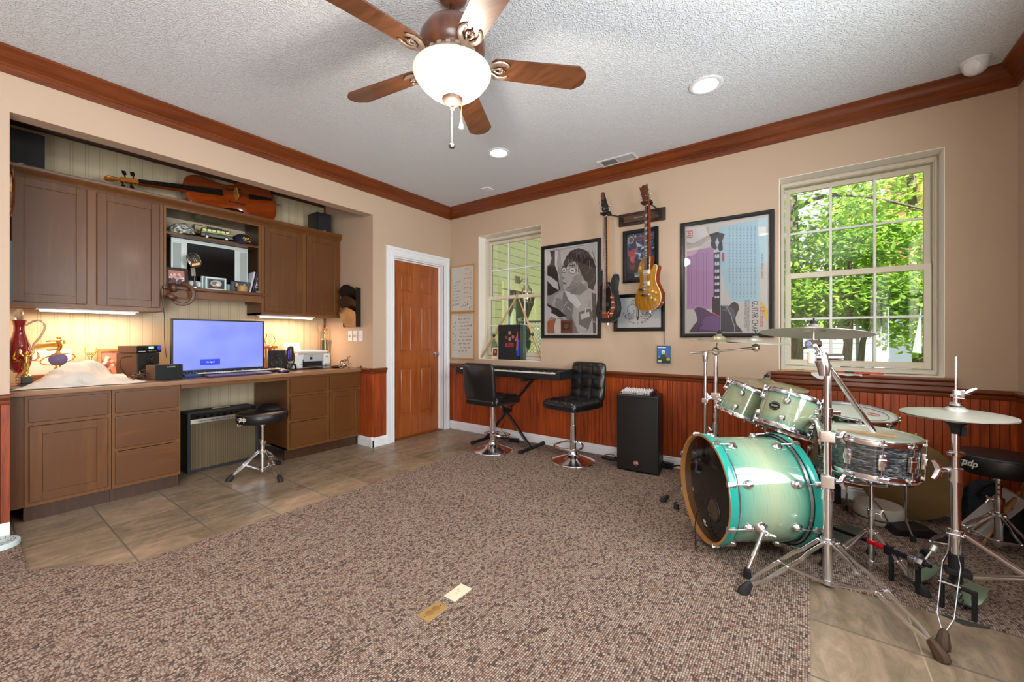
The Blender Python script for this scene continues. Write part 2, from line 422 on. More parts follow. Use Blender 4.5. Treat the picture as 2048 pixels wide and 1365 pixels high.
# plaster corner returns of the opening are the wall's own thickness; timber cornice high in the alcove
def molding(name, prof, a, b, nrm, m):
    """profile (out, z) carried from a to b; nrm points into the room"""
    q = B(); n = Vector(nrm+(0,)); A, C_ = Vector(a+(0,)), Vector(b+(0,)); co = []
    for P in (A, C_): co += [tuple(P+n*o+Vector((0, 0, z))) for o, z in prof]
    k = len(prof); q._add(co, [(i, (i+1) % k, (i+1) % k+k, i+k) for i in range(k)]+[tuple(range(k)), tuple(range(2*k-1, k-1, -1))])
    return q.obj(name, m, smooth=30)
CROWN = [(0, H), (.088, H), (.088, H-.014), (.074, H-.022), (.060, H-.045), (.040, H-.066), (.022, H-.078), (.022, H-.088), (.016, H-.094), (.016, H-.126), (0, H-.128)]
struct(molding('trim_1', CROWN, (0, YB), (0, 0), (1, 0), CHERRY_Y)); struct(molding('trim_2', CROWN, (0, 0), (XR, 0), (0, -1), CHERRY_X))
struct(molding('trim_3', CROWN, (XR, 0), (XR, YB), (-1, 0), CHERRY_Y))
ac = [(0, H), (.06, H), (.05, H-.03), (.02, H-.07), (.012, H-.085), (.012, H-.10), (0, H-.10)]
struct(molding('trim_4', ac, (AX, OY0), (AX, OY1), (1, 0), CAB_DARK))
struct(B().box(AX+.0, OY1-.012, .83, AX+.02, OY1, H-.09).obj('trim_5', CHERRY, smooth=0))
# wainscot, chair rail, baseboards
RAIL = [(0, .765), (.010, .765), (.014, .775), (.014, .790), (.022, .796), (.028, .806), (.028, .818), (.020, .825), (0, .825)]
BASE = [(0, 0), (.016, 0), (.016, .072), (.012, .078), (.012, .090), (.007, .096), (.007, .107), (0, .109)]
def dado(name, x0, y0, x1, y1, m): struct(B().box(x0, y0, .10, x1, y1, .768).obj(name, m, smooth=0))
dado('wall_wainscot_back', 0, -.008, XR, 0, WAINSCOT_X)
dado('wall_wainscot_right', XR-.008, -4.25, XR, -.008, WAINSCOT_Y)
dado('wall_wainscot_left', 0, YB, .008, OY0-.0, WAINSCOT_Y)
dado('wall_wainscot_door', 0, OY1, .008, -.98, WAINSCOT_Y)
dado('wall_wainscot_return', -.25, OY1-.008, .008, OY1, WAINSCOT_X)
def run(n, a, b, nrm, rail=True):
    ax = CHERRY_X if abs(nrm[1]) else CHERRY_Y
    if rail: struct(molding('trim_rail_'+n, RAIL, a, b, nrm, ax))
    struct(molding('baseboard_'+n, BASE, a, b, nrm, WHITE))
run('back', (0, 0), (XR, 0), (0, -1)); run('right', (XR, 0), (XR, -4.25), (-1, 0)); run('left', (0, YB), (0, OY0+.0), (1, 0))
run('door', (0, OY1-.028), (0, -.978), (1, 0)); run('alcove', (-.245, OY1), (.016, OY1), (0, -1)); 
# ---------------------------------------------------------------- door 1 with casing
dr = thing('door_1', None, None, (0, 0, 0)); struct(dr)
b = B(); o0, o1, oz = -.978, -.030, 2.145
for (ya, yb, za, zb) in ((o0, DY0+.005, 0, oz), (DY1-.005, o1, 0, oz)): 
    b.box(0, ya, za, .018, yb, zb, .003)
    inner = yb if ya == o0 else ya; sgn = -1 if ya == o0 else 1
    for k, (w0, w1, t) in enumerate(((.0, .012, .024), (.022, .034, .022), (.068, .092, .028))): b.box(.0, inner+sgn*w0, 0, t, inner+sgn*w1, DZ+w1, .002)
b.box(0, o0+.001, DZ-.005, .017, o1-.001, oz-.001, .003)
for w0, w1, t in ((.0, .012, .024), (.022, .034, .022), (.068, .092, .028)): b.box(0, DY0-w1+.001, DZ+w0, t-.0008, DY1+w1-.001, DZ+w1-.001, .002)
b.box(-.12, DY0-.002, 0, .0, DY0+.018, DZ); b.box(-.12, DY1-.018, 0, 0, DY1+.002, DZ); b.box(-.119, DY0, DZ-.018, -.0008, DY1, DZ+.002)
b.box(-.0585, DY0+.018, 0, -.046, DY0+.03, DZ-.018); b.box(-.058, DY1-.03, 0, -.046, DY1-.018, DZ-.018); b.box(-.058, DY0+.001, DZ-.03, -.0468, DY1-.001, DZ-.018)
b.obj('door_casing', WHITE, dr)
def panel_door(par, y0, y1, z0, z1, x, m):
    b = B(); W = y1-y0; st = .112; mid = (y0+y1)/2
    zs = [(z0+.24, z0+.80), (z0+.955, z0+1.52), (z0+1.64, z1-.13)]
    ys = [(y0+st, mid-.052), (mid+.052, y1-st)]
    b.box(x-.03, y0, z0, x-.008, y1, z1)
    b.box(x-.008, y0, z0, x, y0+st, z1); b.box(x-.008, y1-st, z0, x, y1, z1); b.box(x-.008, mid-.052, z0, x, mid+.052, z1)
    zz = [z0]+[q for a in zs for q in a]+[z1]
    for i in range(0, len(zz), 2):
        for a, c in ys: b.box(x-.008, a, zz[i], x, c, zz[i+1])
    for (a, c) in ys:
        for (d, e) in zs:
            b.box(x-.009, a+.03, d+.03, x-.001, c-.03, e-.03, .007, seg=1)
            for q in ((a, d, c, d+.012), (a, e-.012, c, e)): b.box(x-.0083, q[0]+.0005, q[1]+.0003, x-.0033, q[2]-.0005, q[3]-.0003)
            for q in ((a, d, a+.012, e), (c-.012, d, c, e)): b.box(x-.008, q[0], q[1], x-.003, q[2], q[3])
    return b.obj('door_leaf', m, par)
panel_door(dr, DY0+.018, DY1-.018, .012, DZ-.02, -.058, wood('door_wood', '7c3612', 'b46632', 'z', .3, .7))
b = B(T(-.058, -.215, .945) @ RY(90)); b.lathe([(.026, 0), (.026, .004), (.012, .008), (.011, .03), (.022, .036), (.027, .048), (.024, .058), (.012, .064), (.001, .065)], 24); b.obj('door_knob', CHROME, dr)
B().box(-.10, DY0, 0, -.0, DY1, .012, .003).obj('threshold', CABEDGE, dr)
# a plain lit passage is closed off behind the door
# ---------------------------------------------------------------- windows
VINYL = mat('d0c6b4', .4, var=.03); VWHITE = mat('e9e9e4', .35, var=.02)
def window(nm, x0, x1, z0, z1):
    w_ = thing(nm, None, None, (0, 0, 0)); struct(w_)
    b = B(); t = .004
    b.box(x0, 0.001, z0, x0+t, .209, z1); b.box(x1-t, .001, z0, x1, .209, z1); b.box(x0, .001, z1-t, x1, .209, z1); b.box(x0, .001, z0, x1, .209, z0+t)
    b.obj('reveal', REVEAL, w_, 0)
    b = B(); f = .034
    for j, q in enumerate(((x0, z0, x0+f, z1), (x1-f, z0, x1, z1), (x0, z1-f-.012, x1, z1), (x0, z0, x1, z0+f+.01))):
        e = 0 if j < 2 else .0013
        b.box(q[0]+t+e, .132+e, q[1]+t+e, q[2]-t-e, .206-e, q[3]-t-e, .004)
        b.box(q[0]+t+.004+e, .122+e, q[1]+t+.004+e, q[2]-t-.008-e, .14, q[3]-t-.008-e, .002)
    b.obj('window_frame', VINYL, w_)
    zm = (z0+z1)/2+.0; a0, a1 = x0+f, x1-f
    for nm_, za, zb, y in (('upper_sash', zm-.02, z1-f-.012, .172), ('lower_sash', z0+f+.01, zm+.022, .146)):
        b = B(); s = .038 if nm_ == 'lower_sash' else .034
        b.box(a0, y, za, a0+s, y+.026, zb, .003); b.box(a1-s, y, za, a1, y+.026, zb, .003)
        b.box(a0+.001, y+.0012, zb-s-.004, a1-.001, y+.025, zb-.001, .003); b.box(a0+.001, y+.0012, za+.001, a1-.001, y+.025, za+s+.006, .003)
        so = b.obj(nm_, VINYL if nm_ == 'upper_sash' else mat('d6cdb8', .4, var=.03), w_)
        g0, g1, h0, h1 = a0+s, a1-s, za+s+.006, zb-s-.004
        B().box(g0, y+.011, h0, g1, y+.015, h1).obj('glass_pane', GLASS, so, 0)
        m = B()
        for k in (1, 2): xx = g0+(g1-g0)*k/3; m.box(xx-.008, y+.0035, h0, xx+.008, y+.0225, h1, .002)
        zz = (h0+h1)/2; m.box(g0, y+.004, zz-.008, g1, y+.022, zz+.008, .002); m.obj('muntins', VWHITE, so)
    return w_
window('window_1', *W1); window('window_2', *W2)
# window 3 (right wall) and the glazed doors behind the camera: seen only in reflections
def bigframe(nm, M, wd, hg, nx, nz):
    w_ = thing(nm, None, None, M=M); struct(w_); b = B()
    b.box(0, -.02, 0, .07, .06, hg); b.box(wd-.07, -.02, 0, wd, .06, hg); b.box(0, -.02, 0, wd, .06, .07); b.box(0, -.02, hg-.07, wd, .06, hg)
    for k in range(1, nx): b.box(wd*k/nx-.03, -.02, 0, wd*k/nx+.03, .05, hg)
    for k in range(1, nz): b.box(0, -.01, hg*k/nz-.02, wd, .05, hg*k/nz+.02)
    b.obj('window_frame', VINYL, w_); return w_
bigframe('window_3', T(XR+.02, W3[1], W3[2]) @ RZ(-90), 1.5, 1.46, 2, 2)
bigframe('door_2', T(XR+.02, W4[1], 0) @ RZ(-90), 2.4, 2.25, 3, 1)
struct(B().box(-.3, YB-1.3, H+.12, XR+1.4, .15, H+.2).obj('sun_block_roof', mat('6a645c', .9), smooth=0))  # unseen roof and eaves added to keep direct sun out of the openings
# timber stool and apron below window 2
SILL = [(0, .810), (.030, .810), (.030, .832), (.042, .842), (.042, .862), (.056, .868), (.060, .878), (.056, .889), (0, .889)]
struct(molding('trim_sill', SILL, (3.45, 0), (4.43, 0), (0, -1), CHERRY_X))
# ---------------------------------------------------------------- carpet, laid in a sunk field round the tiles
cp = [(0, -3.503), (.579, -3.503), (.925, -3.163), (.925, -.10), (.86, -.017), (4.67, -.017), (4.67, -1.34), (4.34, -1.33), (3.955, -1.335), (3.678, -1.352), (3.678, YB), (0, YB)]
cp[0] = (.017, -3.503); cp[-1] = (.017, YB)
b = B(); b._add([(x, y, .0005) for x, y in cp]+[(x, y, .007) for x, y in cp], [tuple(range(12, 24))]+[(i, (i+1) % 12, (i+1) % 12+12, i+12) for i in range(12)])
tag(b.obj('carpet', CARPET, smooth=0), 'speckled brown and beige looped carpet covering most of the floor', 'carpet')
# ---------------------------------------------------------------- ceiling fan with light
LAMPW = mat('fff1da', .4, emit=9.0, var=0)
def _bowl():
    s = N('lit_alabaster_glass'); s.p(.35); n = s.noise(s.coord((8, 8, 3)), 5, 5, .7)
    c = s.ramp(n, [(.32, 'd9b48a'), (.48, 'f6e2c4'), (.62, 'fffaf0')]); s.col('e8e2d6'); s.l(c, s.b.inputs['Emission Color'])
    sx = s.n('ShaderNodeSeparateXYZ'); s.l(s.coord(), sx.inputs[0])
    # bulbs hang low in the bowl: its glass glows most round its lower half, least at the rim
    e = s.math('MULTIPLY_ADD', s.math('SMOOTH_MIN', s.math('MAXIMUM', s.math('MULTIPLY', s.math('SUBTRACT', .0, sx.outputs[2]), 9), 0), 1, .1), 2.6, .50)
    s.l(e, s.b.inputs['Emission Strength']); return s.m
FX, FY, FZ = 2.305, -2.33, 2.43
fan = thing('ceiling_fan', 'five bladed wooden ceiling fan with lit alabaster bowl and pull chains', 'ceiling fan', (FX, FY, 0))
FANM = mat('4a2c22', .35, .6, var=.25)
FANL = wood('fan_motor_finish', '3a1d14', '7a4a36', 'z', .3, .5, .3)
b = B(T(0, 0, 0)); b.lathe([(.0, 2.77), (.068, 2.769), (.070, 2.762), (.058, 2.742), (.034, 2.728), (.018, 2.725), (.012, 2.724)], 32); b.obj('canopy', FANL, fan)
B().cyl((0, 0, 2.64), (0, 0, 2.74), .0125, n=20).obj('downrod', FANM, fan)
b = B(); b.lathe([(.012, 2.668), (.030, 2.664), (.036, 2.650), (.078, 2.638), (.122, 2.608), (.15, 2.562), (.157, 2.522), (.150, 2.494), (.135, 2.480), (.128, 2.470), (.01, 2.468)], 40); b.obj('motor_housing', FANL, fan)
BR = mat('b9a492', .3, .7, var=.3)
b = B(); b.lathe([(.125, 2.469), (.135, 2.462), (.140, 2.448), (.120, 2.44), (.10, 2.432), (.085, 2.418), (.02, 2.416)], 40)
for k in range(20):
    a = 2*pi*k/20; b.box(-.012, .11, 2.436, .012, .138, 2.470, .006, RZ(math.degrees(a)))
b.obj('motor_trim', BR, fan)
b = B(T(0, 0, 0)); b.lathe([(.172, .0), (.182, .006), (.184, -.004), (.178, -.022), (.168, -.036), (.150, -.060), (.120, -.088), (.085, -.112), (.05, -.126), (.001, -.130)], 48)
b.lathe([(.172, 0), (.165, .004), (.10, .012), (.001, .014)], 48)
bo = b.obj('light_bowl', _bowl(), fan); bo.location = (0, 0, 2.405)
b = B(T(0, 0, 2.405)); b.lathe([(.050, -.120), (.050, -.127), (.044, -.140), (.024, -.152), (.009, -.157), (.007, -.164), (.011, -.169), (.008, -.176), (.001, -.178)], 28); b.obj('finial', mat('5c4a42', .4, .6), fan)
for (dx, dy, z1, nm, c) in ((-.004, .0, 2.055, 'silver', STEEL), (.03, .03, 2.155, 'gold', BRASS)):
    b = B(); z = 2.245 if nm == 'silver' else 2.26
    while z > z1+.02: b.ball((dx, dy, z), .0019, n=4); z -= .005
    ch = b.obj('pull_chain', c, fan)
    b = B(T(dx, dy, z1))
    if nm == 'silver': b.lathe([(.001, .022), (.004, .02), (.006, .012), (.013, .010), (.017, .004), (.012, -.006), (.001, -.008)], 16); b.obj('pull_knob', STEEL, ch)
    else: b.lathe([(.003, .03), (.005, .02), (.010, .004), (.011, -.008), (.008, -.016), (.001, -.019)], 16); b.obj('pull_knob', mat('efe6d2', .2), ch)
light('fan_lamp', 'POINT', (FX, FY, 2.20), 24, (1, .88, .74), size=.05).parent = None
for k in range(5):
    a = 45.7+72*k; M = T(0, 0, FZ+.015) @ RZ(a) @ RX(-11)
    b = B(M); r0, r1, h0, h1 = .185, .66, .056, .070
    pts = [(r0, -h0+.02), (r0+.02, -h0), (r1-.05, -h1), (r1-.012, -h1+.028), (r1, -h1+.052), (r1, h1-.052), (r1-.012, h1-.028), (r1-.05, h1), (r0+.02, h0), (r0, h0-.02)]
    co = [(x, y, -.004) for x, y in pts]+[(x, y, .004) for x, y in pts]; n = len(pts)
    b._add(co, [tuple(range(n))[::-1], tuple(range(n, 2*n))]+[(i, (i+1) % n, (i+1) % n+n, i+n) for i in range(n)])
    bl = b.obj('fan_blade', wood('fan_blade_wood_%d' % k, '3a2212', '74462a', 'x', .4, .9) if k == 0 else BLW if k else None, fan, 20)
    if k == 0: BLW = bl.data.materials[0]
    b = B(M @ T(0, 0, -.008))
    b.sweep([(.11, 0, .01), (.15, 0, 0), (.19, 0, -.002)], [.016, .012, .012], 10, flat=(1, .6))
    for s in (-1, 1):
        b.sweep(spline([(.15, 0, 0), (.18, s*.02, -.002), (.215, s*.042, -.002), (.25, s*.040, 0), (.268, s*.026, 0)], 4), [.010]*4+[.013]*4+[.012]*4+[.008]*4+[.003], 8, flat=(1, .6))
        b.sweep(spline([(.19, 0, 0), (.215, s*.012, -.002), (.235, s*.014, 0), (.225, s*.003, 0)], 4), .005, 6)
        for q in range(3): b.ball((.225+.012*q, s*.006*(2-q), -.002), .006, n=5)
    b.obj('blade_iron', BR, bl)
# ---------------------------------------------------------------- recessed cans, vent, detector, dome camera
for i, (x, y, lb) in enumerate(((3.145, -.885, 'round recessed ceiling light, the larger bright disc nearest the tall window'), (1.48, -.905, 'round recessed ceiling light left of the vent, nearer the fan blade tip'),
                             (3.145, -3.75, 'round recessed ceiling light behind the fan on the window side'), (1.48, -3.75, 'round recessed ceiling light behind the fan on the desk side'))):
    t = thing('recessed_light', lb, 'ceiling light', (x, y, H), group='recessed ceiling lights')
    b = B(); b.lathe([(.097, -.0005), (.099, -.005), (.092, -.008), (.076, -.007), (.070, -.002)], 40); b.obj('trim_ring', WHITE, t)
    b = B(); b.lathe([(.073, -.004), (.05, -.010), (.001, -.012)], 32); b.obj('lens', LAMPW, t)
    l = light('can_lamp', 'SPOT', (x, y, H-.02), 46 if y > -2 else 75, (1, .93, .84), (0, 0, 0), .06); l.data.spot_size = R_(125); l.data.spot_blend = .9
t = thing('ceiling_vent', 'white slatted air register on the ceiling beside the wood cornice', 'air vent', (2.27, -.155, H))
b = B(); 
for q in ((-.17, -.075, .17, -.052), (-.17, .052, .17, .075), (-.17, -.052, -.148, .052), (.148, -.052, .17, .052), (-.005, -.052, .005, .052)): b.box(q[0], q[1], -.006, q[2], q[3], 0, .002)
b.obj('vent_frame', WHITE, t)
B().box(-.148, -.052, -.0015, .148, .052, -.0005).obj('backing', mat('2a2a2c', .8), t)
b = B()
for k in range(26):
    x = -.142+.0112*k
    if abs(x) > .007: b.box(-.0035, -.052, -.0008, .0035, .052, .0008, 0, T(x, 0, -.004) @ RY(35 if x < 0 else -35))
b.obj('slats', mat('c8c8ca', .4), t)
t = thing('smoke_detector_plate', 'small square white plate on the ceiling near the far corner', 'cover plate', (.85, -.30, H)); B().box(-.05, -.05, -.012, .05, .05, 0, .004).obj('cover', WHITE, t)
t = thing('dome_camera', 'white dome security camera with ringed black lens by the cornice corner', 'security camera', (4.47, -.21, H), rz=-25)
b = B(); b.lathe([(.062, 0), (.064, -.004), (.062, -.010), (.060, -.012), (.0605, -.016), (.056, -.04), (.046, -.062), (.03, -.076), (.001, -.083)], 36); b.obj('camera_body', mat('dedfe2', .3, var=.02), t)
n = Vector((-.1, -.84, -.52)).normalized(); c = Vector((0, 0, -.018))+n*.052; f = aim(c, n)
ey = B(f); ey.lathe([(.031, -.016), (.034, -.004), (.033, .001), (.028, .003), (.026, .0)], 28); eye = ey.obj('lens_bezel', mat('e9eaec', .3, var=.02), t)
ey = B(f); ey.lathe([(.026, 0), (.014, .001)], 28); ey.mi = 1; ey.lathe([(.014, .001), (.013, .003), (.007, .002), (.001, .002)], 20); ey.mi = 2
for k in range(18): ey.ball((.020*cos(k*pi/9), .020*sin(k*pi/9), .001), .0024, n=4)
ey.obj('lens', [mat('1c1a18', .3), mat('050506', .1), mat('b8a276', .3, .3)], eye)
# ---------------------------------------------------------------- floor outlet plates, white vent dish
t = thing('floor_outlet_plate', 'brass floor outlet plate with two round screw caps set in the carpet', 'floor outlet', (2.412, -2.555, .007))
BR2 = mat('c9a868', .35, .55, var=.15)
b = B(); b.box(-.034, -.056, 0, .034, .056, .004, .002); b.obj('plate', BR2, t)
for s in (-1, 1):
    b = B(T(0, s*.019, .004)); b.lathe([(.0165, 0), (.0165, .0018), (.013, .0022), (.001, .0022)], 24); b.box(-.002, -.012, .002, .002, .012, .0029); b.obj('screw_cap', mat('b58c5c', .35, .6), t)
b = B(); b.lathe([(.003, 0), (.003, .0012), (.001, .0015)], 8, T(0, .045, .004)); b.lathe([(.003, 0), (.003, .0012), (.001, .0015)], 8, T(0, -.045, .004)); objs(b, 'screw', mat('6b5532', .4, .6), t)
t = thing('floor_cover_plate', 'plain cream floor cover plate with scuffs beside the brass one', 'floor cover', (2.409, -2.401, .007))
b = B(); b.box(-.034, -.056, 0, .034, .056, .0035, .002); b.obj('plate', mat('e6dcc0', .35, .1, var=.04), t)
b = B()
for (x, y, l, a) in ((-.01, .012, .012, 30), (.002, .006, .008, 80), (-.004, -.008, .005, 10), (-.02, -.04, .012, 60), (-.012, -.036, .009, -20), (.004, -.012, .005, 45)): b.box(-l/2, -.0006, .0034, l/2, .0006, .0038, 0, T(x, y, 0) @ RZ(a))
b.obj('scuff_marks', mat('6a5f4a', .7), t)
t = thing('floor_puck', 'pale round plastic dish with vent slits on carpet beside the wainscot', 'plastic dish', (.116, -3.578, .007))
b = B(Matrix.Diagonal((.78, .78, .8, 1))); b.lathe([(.098, 0), (.105, .003), (.105, .030), (.100, .036), (.001, .0385)], 44); b.obj('body', mat('cfe0e0', .35, var=.02), t)
b = B(Matrix.Diagonal((.78, .78, .8, 1)))
for ring_, nn in ((.045, 10), (.062, 14), (.078, 18)):
    for k in range(nn): b.box(-.006, -.0018, .0365, .006, .0018, .0385, 0, RZ(360*k/nn+ring_*400) @ T(ring_, 0, 0) @ RZ(50))
b.obj('vent_slits', mat('24292a', .6), t)
# ---------------------------------------------------------------- alcove cabinets: local x runs along world +y, local -y faces the room
AL = RZ(90)
def cabinet(nm, label, y0, y1, z0, z1, xf, depth, parts, group, side=CAB, open_=False, back=True, toe=None):
    """y0..y1 along the wall, front plane at world x = xf"""
    t = thing(nm, label, 'cabinet', (xf, (y0+y1)/2, 0), 90, group); w_ = (y1-y0)/2-.0005; b = B(); fr = .019
    b.box(-w_, fr, z0, -w_+.018, depth, z1); b.box(w_-.018, fr, z0, w_, depth, z1); b.box(-w_, fr, z0, w_, depth, z0+.018); b.box(-w_, fr, z1-.018, w_, depth-.0005, z1)
    if back: b.box(-w_+.001, depth-.008, z0, w_-.001, depth, z1)
    b.obj('carcass', side, t, 0)
    return t, w_
def frame(t, w_, z0, z1, bars, stiles, m=None):
    b = B()
    for x0, x1 in stiles: b.box(x0, 0, z0, x1, .0195, z1, .0012, seg=1)
    for a, c in bars: b.box(-w_+.001, .0007, a, w_-.001, .0190, c, .0012, seg=1)
    return b.obj('face_frame', m or CABEDGE, t)
def slab(t, x0, z0, x1, z1, nm='drawer_front'):
    b = B(); b.box(x0, -.019, z0, x1, -.0005, z1, .004, seg=2); return b.obj(nm, CAB_H, t)
def shaker(t, x0, z0, x1, z1, st=.055):
    b = B(); b.box(x0, -.019, z0, x0+st, -.0005, z1, .003, seg=1); b.box(x1-st, -.019, z0, x1, -.0005, z1, .003, seg=1)
    b.box(x0+st-.002, -.0186, z1-st, x1-st+.002, -.001, z1-.0005, .002, seg=1); b.box(x0+st-.002, -.0186, z0+.0005, x1-st+.002, -.001, z0+st, .002, seg=1)
    d = b.obj('door', CAB, t)
    b = B(); b.box(x0+st-.003, -.0105, z0+st-.003, x1-st+.003, -.004, z1-st+.003); b.obj('door_panel', CAB, d, 0); return d
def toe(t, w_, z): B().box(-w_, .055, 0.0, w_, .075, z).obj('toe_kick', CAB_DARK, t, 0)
BX, UX = -.21, -.60
G = 'base cabinets under the long desk counter'
def base(label, y0, y1, kind):
    t, w_ = cabinet('base_cabinet', label, y0, y1, .10, .785, BX, .70, None, G)
    c = (y0+y1)/2; sl = w_*2
    frame(t, w_, .10, .785, [(.10, .132), (.755, .785), (.598, .625)]+([(.355, .38)] if kind == 'd' else []), [(-w_, -w_+.032), (w_-.032, w_)])
    a0, a1 = -w_+.018, w_-.018
    slab(t, a0, .622, a1, .766)
    if kind == 'd': slab(t, a0, .378, a1, .598); slab(t, a0, .128, a1, .354)
    else: shaker(t, a0, .128, a1, .598)
    toe(t, w_, .10); return t
base('brown base cabinet, leftmost, with one drawer over one panelled door', -3.463, -3.078, 'p')
_t = [o for o in S.objects if o.get('category') == 'cabinet'][0]
B().box(-.1925-.065, .012, .10, -.1925, .030, .785).obj('filler_strip', CAB, _t, 0)
base('brown three drawer base cabinet left of the vintage amplifier', -3.077, -2.696, 'd')
base('brown three drawer base cabinet right of the desk knee space', -1.904, -1.520, 'd')
base('brown base cabinet, rightmost, one drawer over one door', -1.519, -1.146, 'p')
t = thing('desk_counter', 'long brown laminate desk counter crossing the whole alcove', 'countertop', (0, 0, 0))
B().box(AX+.001, OY0+.002, .787, -.172, OY1-.002, .820, .004).obj('counter_slab', COUNTER, t)
B().box(-.215, -2.695, .755, -.197, -1.905, .787, .002).obj('apron', CABEDGE, t)
G = 'wall cabinets in the alcove'
t, w_ = cabinet('wall_cabinet', 'large brown two door wall cabinet at the left of the alcove', -3.515, -2.703, 1.358, 2.235, UX, .325, None, G)
frame(t, w_, 1.358, 2.235, [(1.358, 1.40), (2.20, 2.235)], [(-w_, -w_+.045), (w_-.045, w_), (-.06, .06)])
yc = (-3.515-2.703)/2
shaker(t, -3.492-yc, 1.388, -3.143-yc, 2.225); shaker(t, -3.092-yc, 1.388, -2.730-yc, 2.225)
t, w_ = cabinet('wall_cabinet', 'narrower brown two door wall cabinet at the right of the alcove', -1.965, -1.143, 1.372, 2.235, UX, .325, None, G)
yc = (-1.965-1.143)/2
frame(t, w_, 1.372, 2.235, [(1.372, 1.41), (2.20, 2.235)], [(-w_, -w_+.04), (w_-.04, w_), (-.02, .05)])
shaker(t, -1.940-yc, 1.40, -1.580-yc, 2.225); shaker(t, -1.530-yc, 1.40, -1.166-yc, 2.225)
t = thing('open_shelf_unit', 'brown open shelf unit holding a small television between the wall cabinets', 'shelf unit', (UX, -2.334, 0), 90); w_ = .3675
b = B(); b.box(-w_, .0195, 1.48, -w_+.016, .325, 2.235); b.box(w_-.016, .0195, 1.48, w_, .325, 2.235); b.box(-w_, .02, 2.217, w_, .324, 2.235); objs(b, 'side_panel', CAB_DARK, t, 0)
frame(t, w_, 1.48, 2.235, [(2.218, 2.235), (1.484, 1.548)], [(-w_, -w_+.016), (w_-.022, w_)])
B().box(-w_+.017, .004, 2.008, w_-.017, .322, 2.027, .001).obj('shelf', CAB, t)
B().box(-w_-.012, -.045, 1.548, w_+.045, .322, 1.572, .003).obj('ledge_shelf', CAB, t)
t = thing('cabinet_cornice', 'brown moulded cornice running along the tops of the wall cabinets', 'moulding', (0, 0, 0))
P2 = [(0, 2.232), (.006, 2.232), (.010, 2.244), (.022, 2.262), (.036, 2.276), (.040, 2.290), (.040, 2.302), (.018, 2.302), (.0, 2.29), (-.02, 2.236), (0, 2.236)]
molding('cornice', P2, (UX, OY0+.001), (UX, OY1-.001), (1, 0), CAB).parent = t
# strip lights below the wall cabinets
for y0, y1, z, lb in ((-3.36, -2.86, 1.356, 'long glowing strip light under the left wall cabinet'), (-1.93, -1.42, 1.370, 'long glowing strip light under the right wall cabinet')):
    t = thing('strip_light', lb, 'strip light', (-.70, (y0+y1)/2, z), 90, 'strip lights under the wall cabinets'); w_ = (y1-y0)/2
    B().box(-w_-.02, -.028, -.012, w_+.02, .028, 0, .002).obj('housing', WHITE, t)
    B().box(-w_, -.024, -.024, w_, .024, -.0125, .004).obj('diffuser', mat('ffe2bc', .4, emit=7, var=0), t)
    light('strip_lamp', 'AREA', (-.72, (y0+y1)/2, z-.03), 9.5, (1, .66, .42), (0, 0, R_(90)), (y1-y0), .05)
# round rimmed dial and teal panel seen edge-on, both hung on the alcove's left side wall
t = thing('wall_dial', 'round wall dial with coppery chrome rim, seen edge on at far left', 'wall clock', (-.40, OY0, 2.07))
b = B(aim((0, 0, 0), (0, 1, 0))); b.lathe([(.155, .0), (.165, .012), (.165, .022), (.150, .034), (.138, .036)], 44); b.obj('rim', mat('c09a78', .15, 1), t)
b = B(aim((0, 0, 0), (0, 1, 0))); b.lathe([(.140, .0), (.138, .032), (.001, .034)], 44); b.obj('dial_face', mat('16140f', .2), t)
t = thing('teal_panel', 'teal framed board seen edge on below the round dial', 'board', (-.33, OY0+.001, 1.545))
B().box(-.12, 0, -.185, .12, .022, .185, .003).obj('board', mat('4f6a68', .6), t)
# rack and switches on the right return wall
t = thing('paper_rack', 'dark perforated metal wall rack with three pockets above the switches', 'wall rack', (-.372, OY1, 1.262)); RM = mat('40342a', .38, .8, var=.15); RM2 = mat('2a231b', .45, .7)
b = B(); b.box(-.13, -.0035, .0, .16, -.0005, .40); b.box(.157, -.06, .0, .160, -.001, .42); b.box(-.130, -.03, 0, -.127, -.001, .40); b.obj('back_plate', RM2, t)
for k, (zb, mm) in enumerate(((0.0, mat('8a7460', .34, .85, var=.12)), (.125, mat('5a4634', .34, .8)), (.245, mat('352b22', .38, .8)))):
    M = T(0, -.012-.0, zb) @ RX(19); pts = [(-.125, 0), (.125, 0), (.160, .165)]+[(.160-.32*i/12, .165+.06*sin(pi*i/12)) for i in range(1, 12)]+[(-.160, .165)]
    b = B(M @ T(-.0, 0, 0)); b.prism(pts, -.002, 0); pk = b.obj('pocket', mm, t, 0)
    b = B(M)
    for i in range(7):
        for j in range(7):
            x = (i-j)*.011; z = .150-(i+j)*.011
            if z > .03: b.prism(circ(x, z, .003, .003, 6), -.0028, -.0019)
    b.obj('punched_holes', mat('120e0a', .8), pk, 0)
for k, (x, lb) in enumerate(((-.408, 'knob'), (-.312, 'dial'), (-.213, 'slit'))):
    t = thing('wall_switch', ('white wall control plate with small round knob, leftmost of three', 'white wall control plate with larger round dial, middle of three', 'white wall plate with thin toggle slit, rightmost of three')[k], 'wall switch', (x, OY1, 1.163), group='control plates under the paper rack')
    B().box(-.036, -.006, -.058, .036, 0, .058, .003).obj('plate', WHITE, t)
    b = B()
    if k < 2: b.lathe([(.010+.005*k, 0), (.010+.005*k, .010), (.007, .013), (.001, .013)], 20, T(0, -.006, .002) @ RX(90))
    else: b.box(-.004, -.013, -.002, .004, -.005, .012, .001)
    b.obj('knob', mat('b4aca0', .4), t)
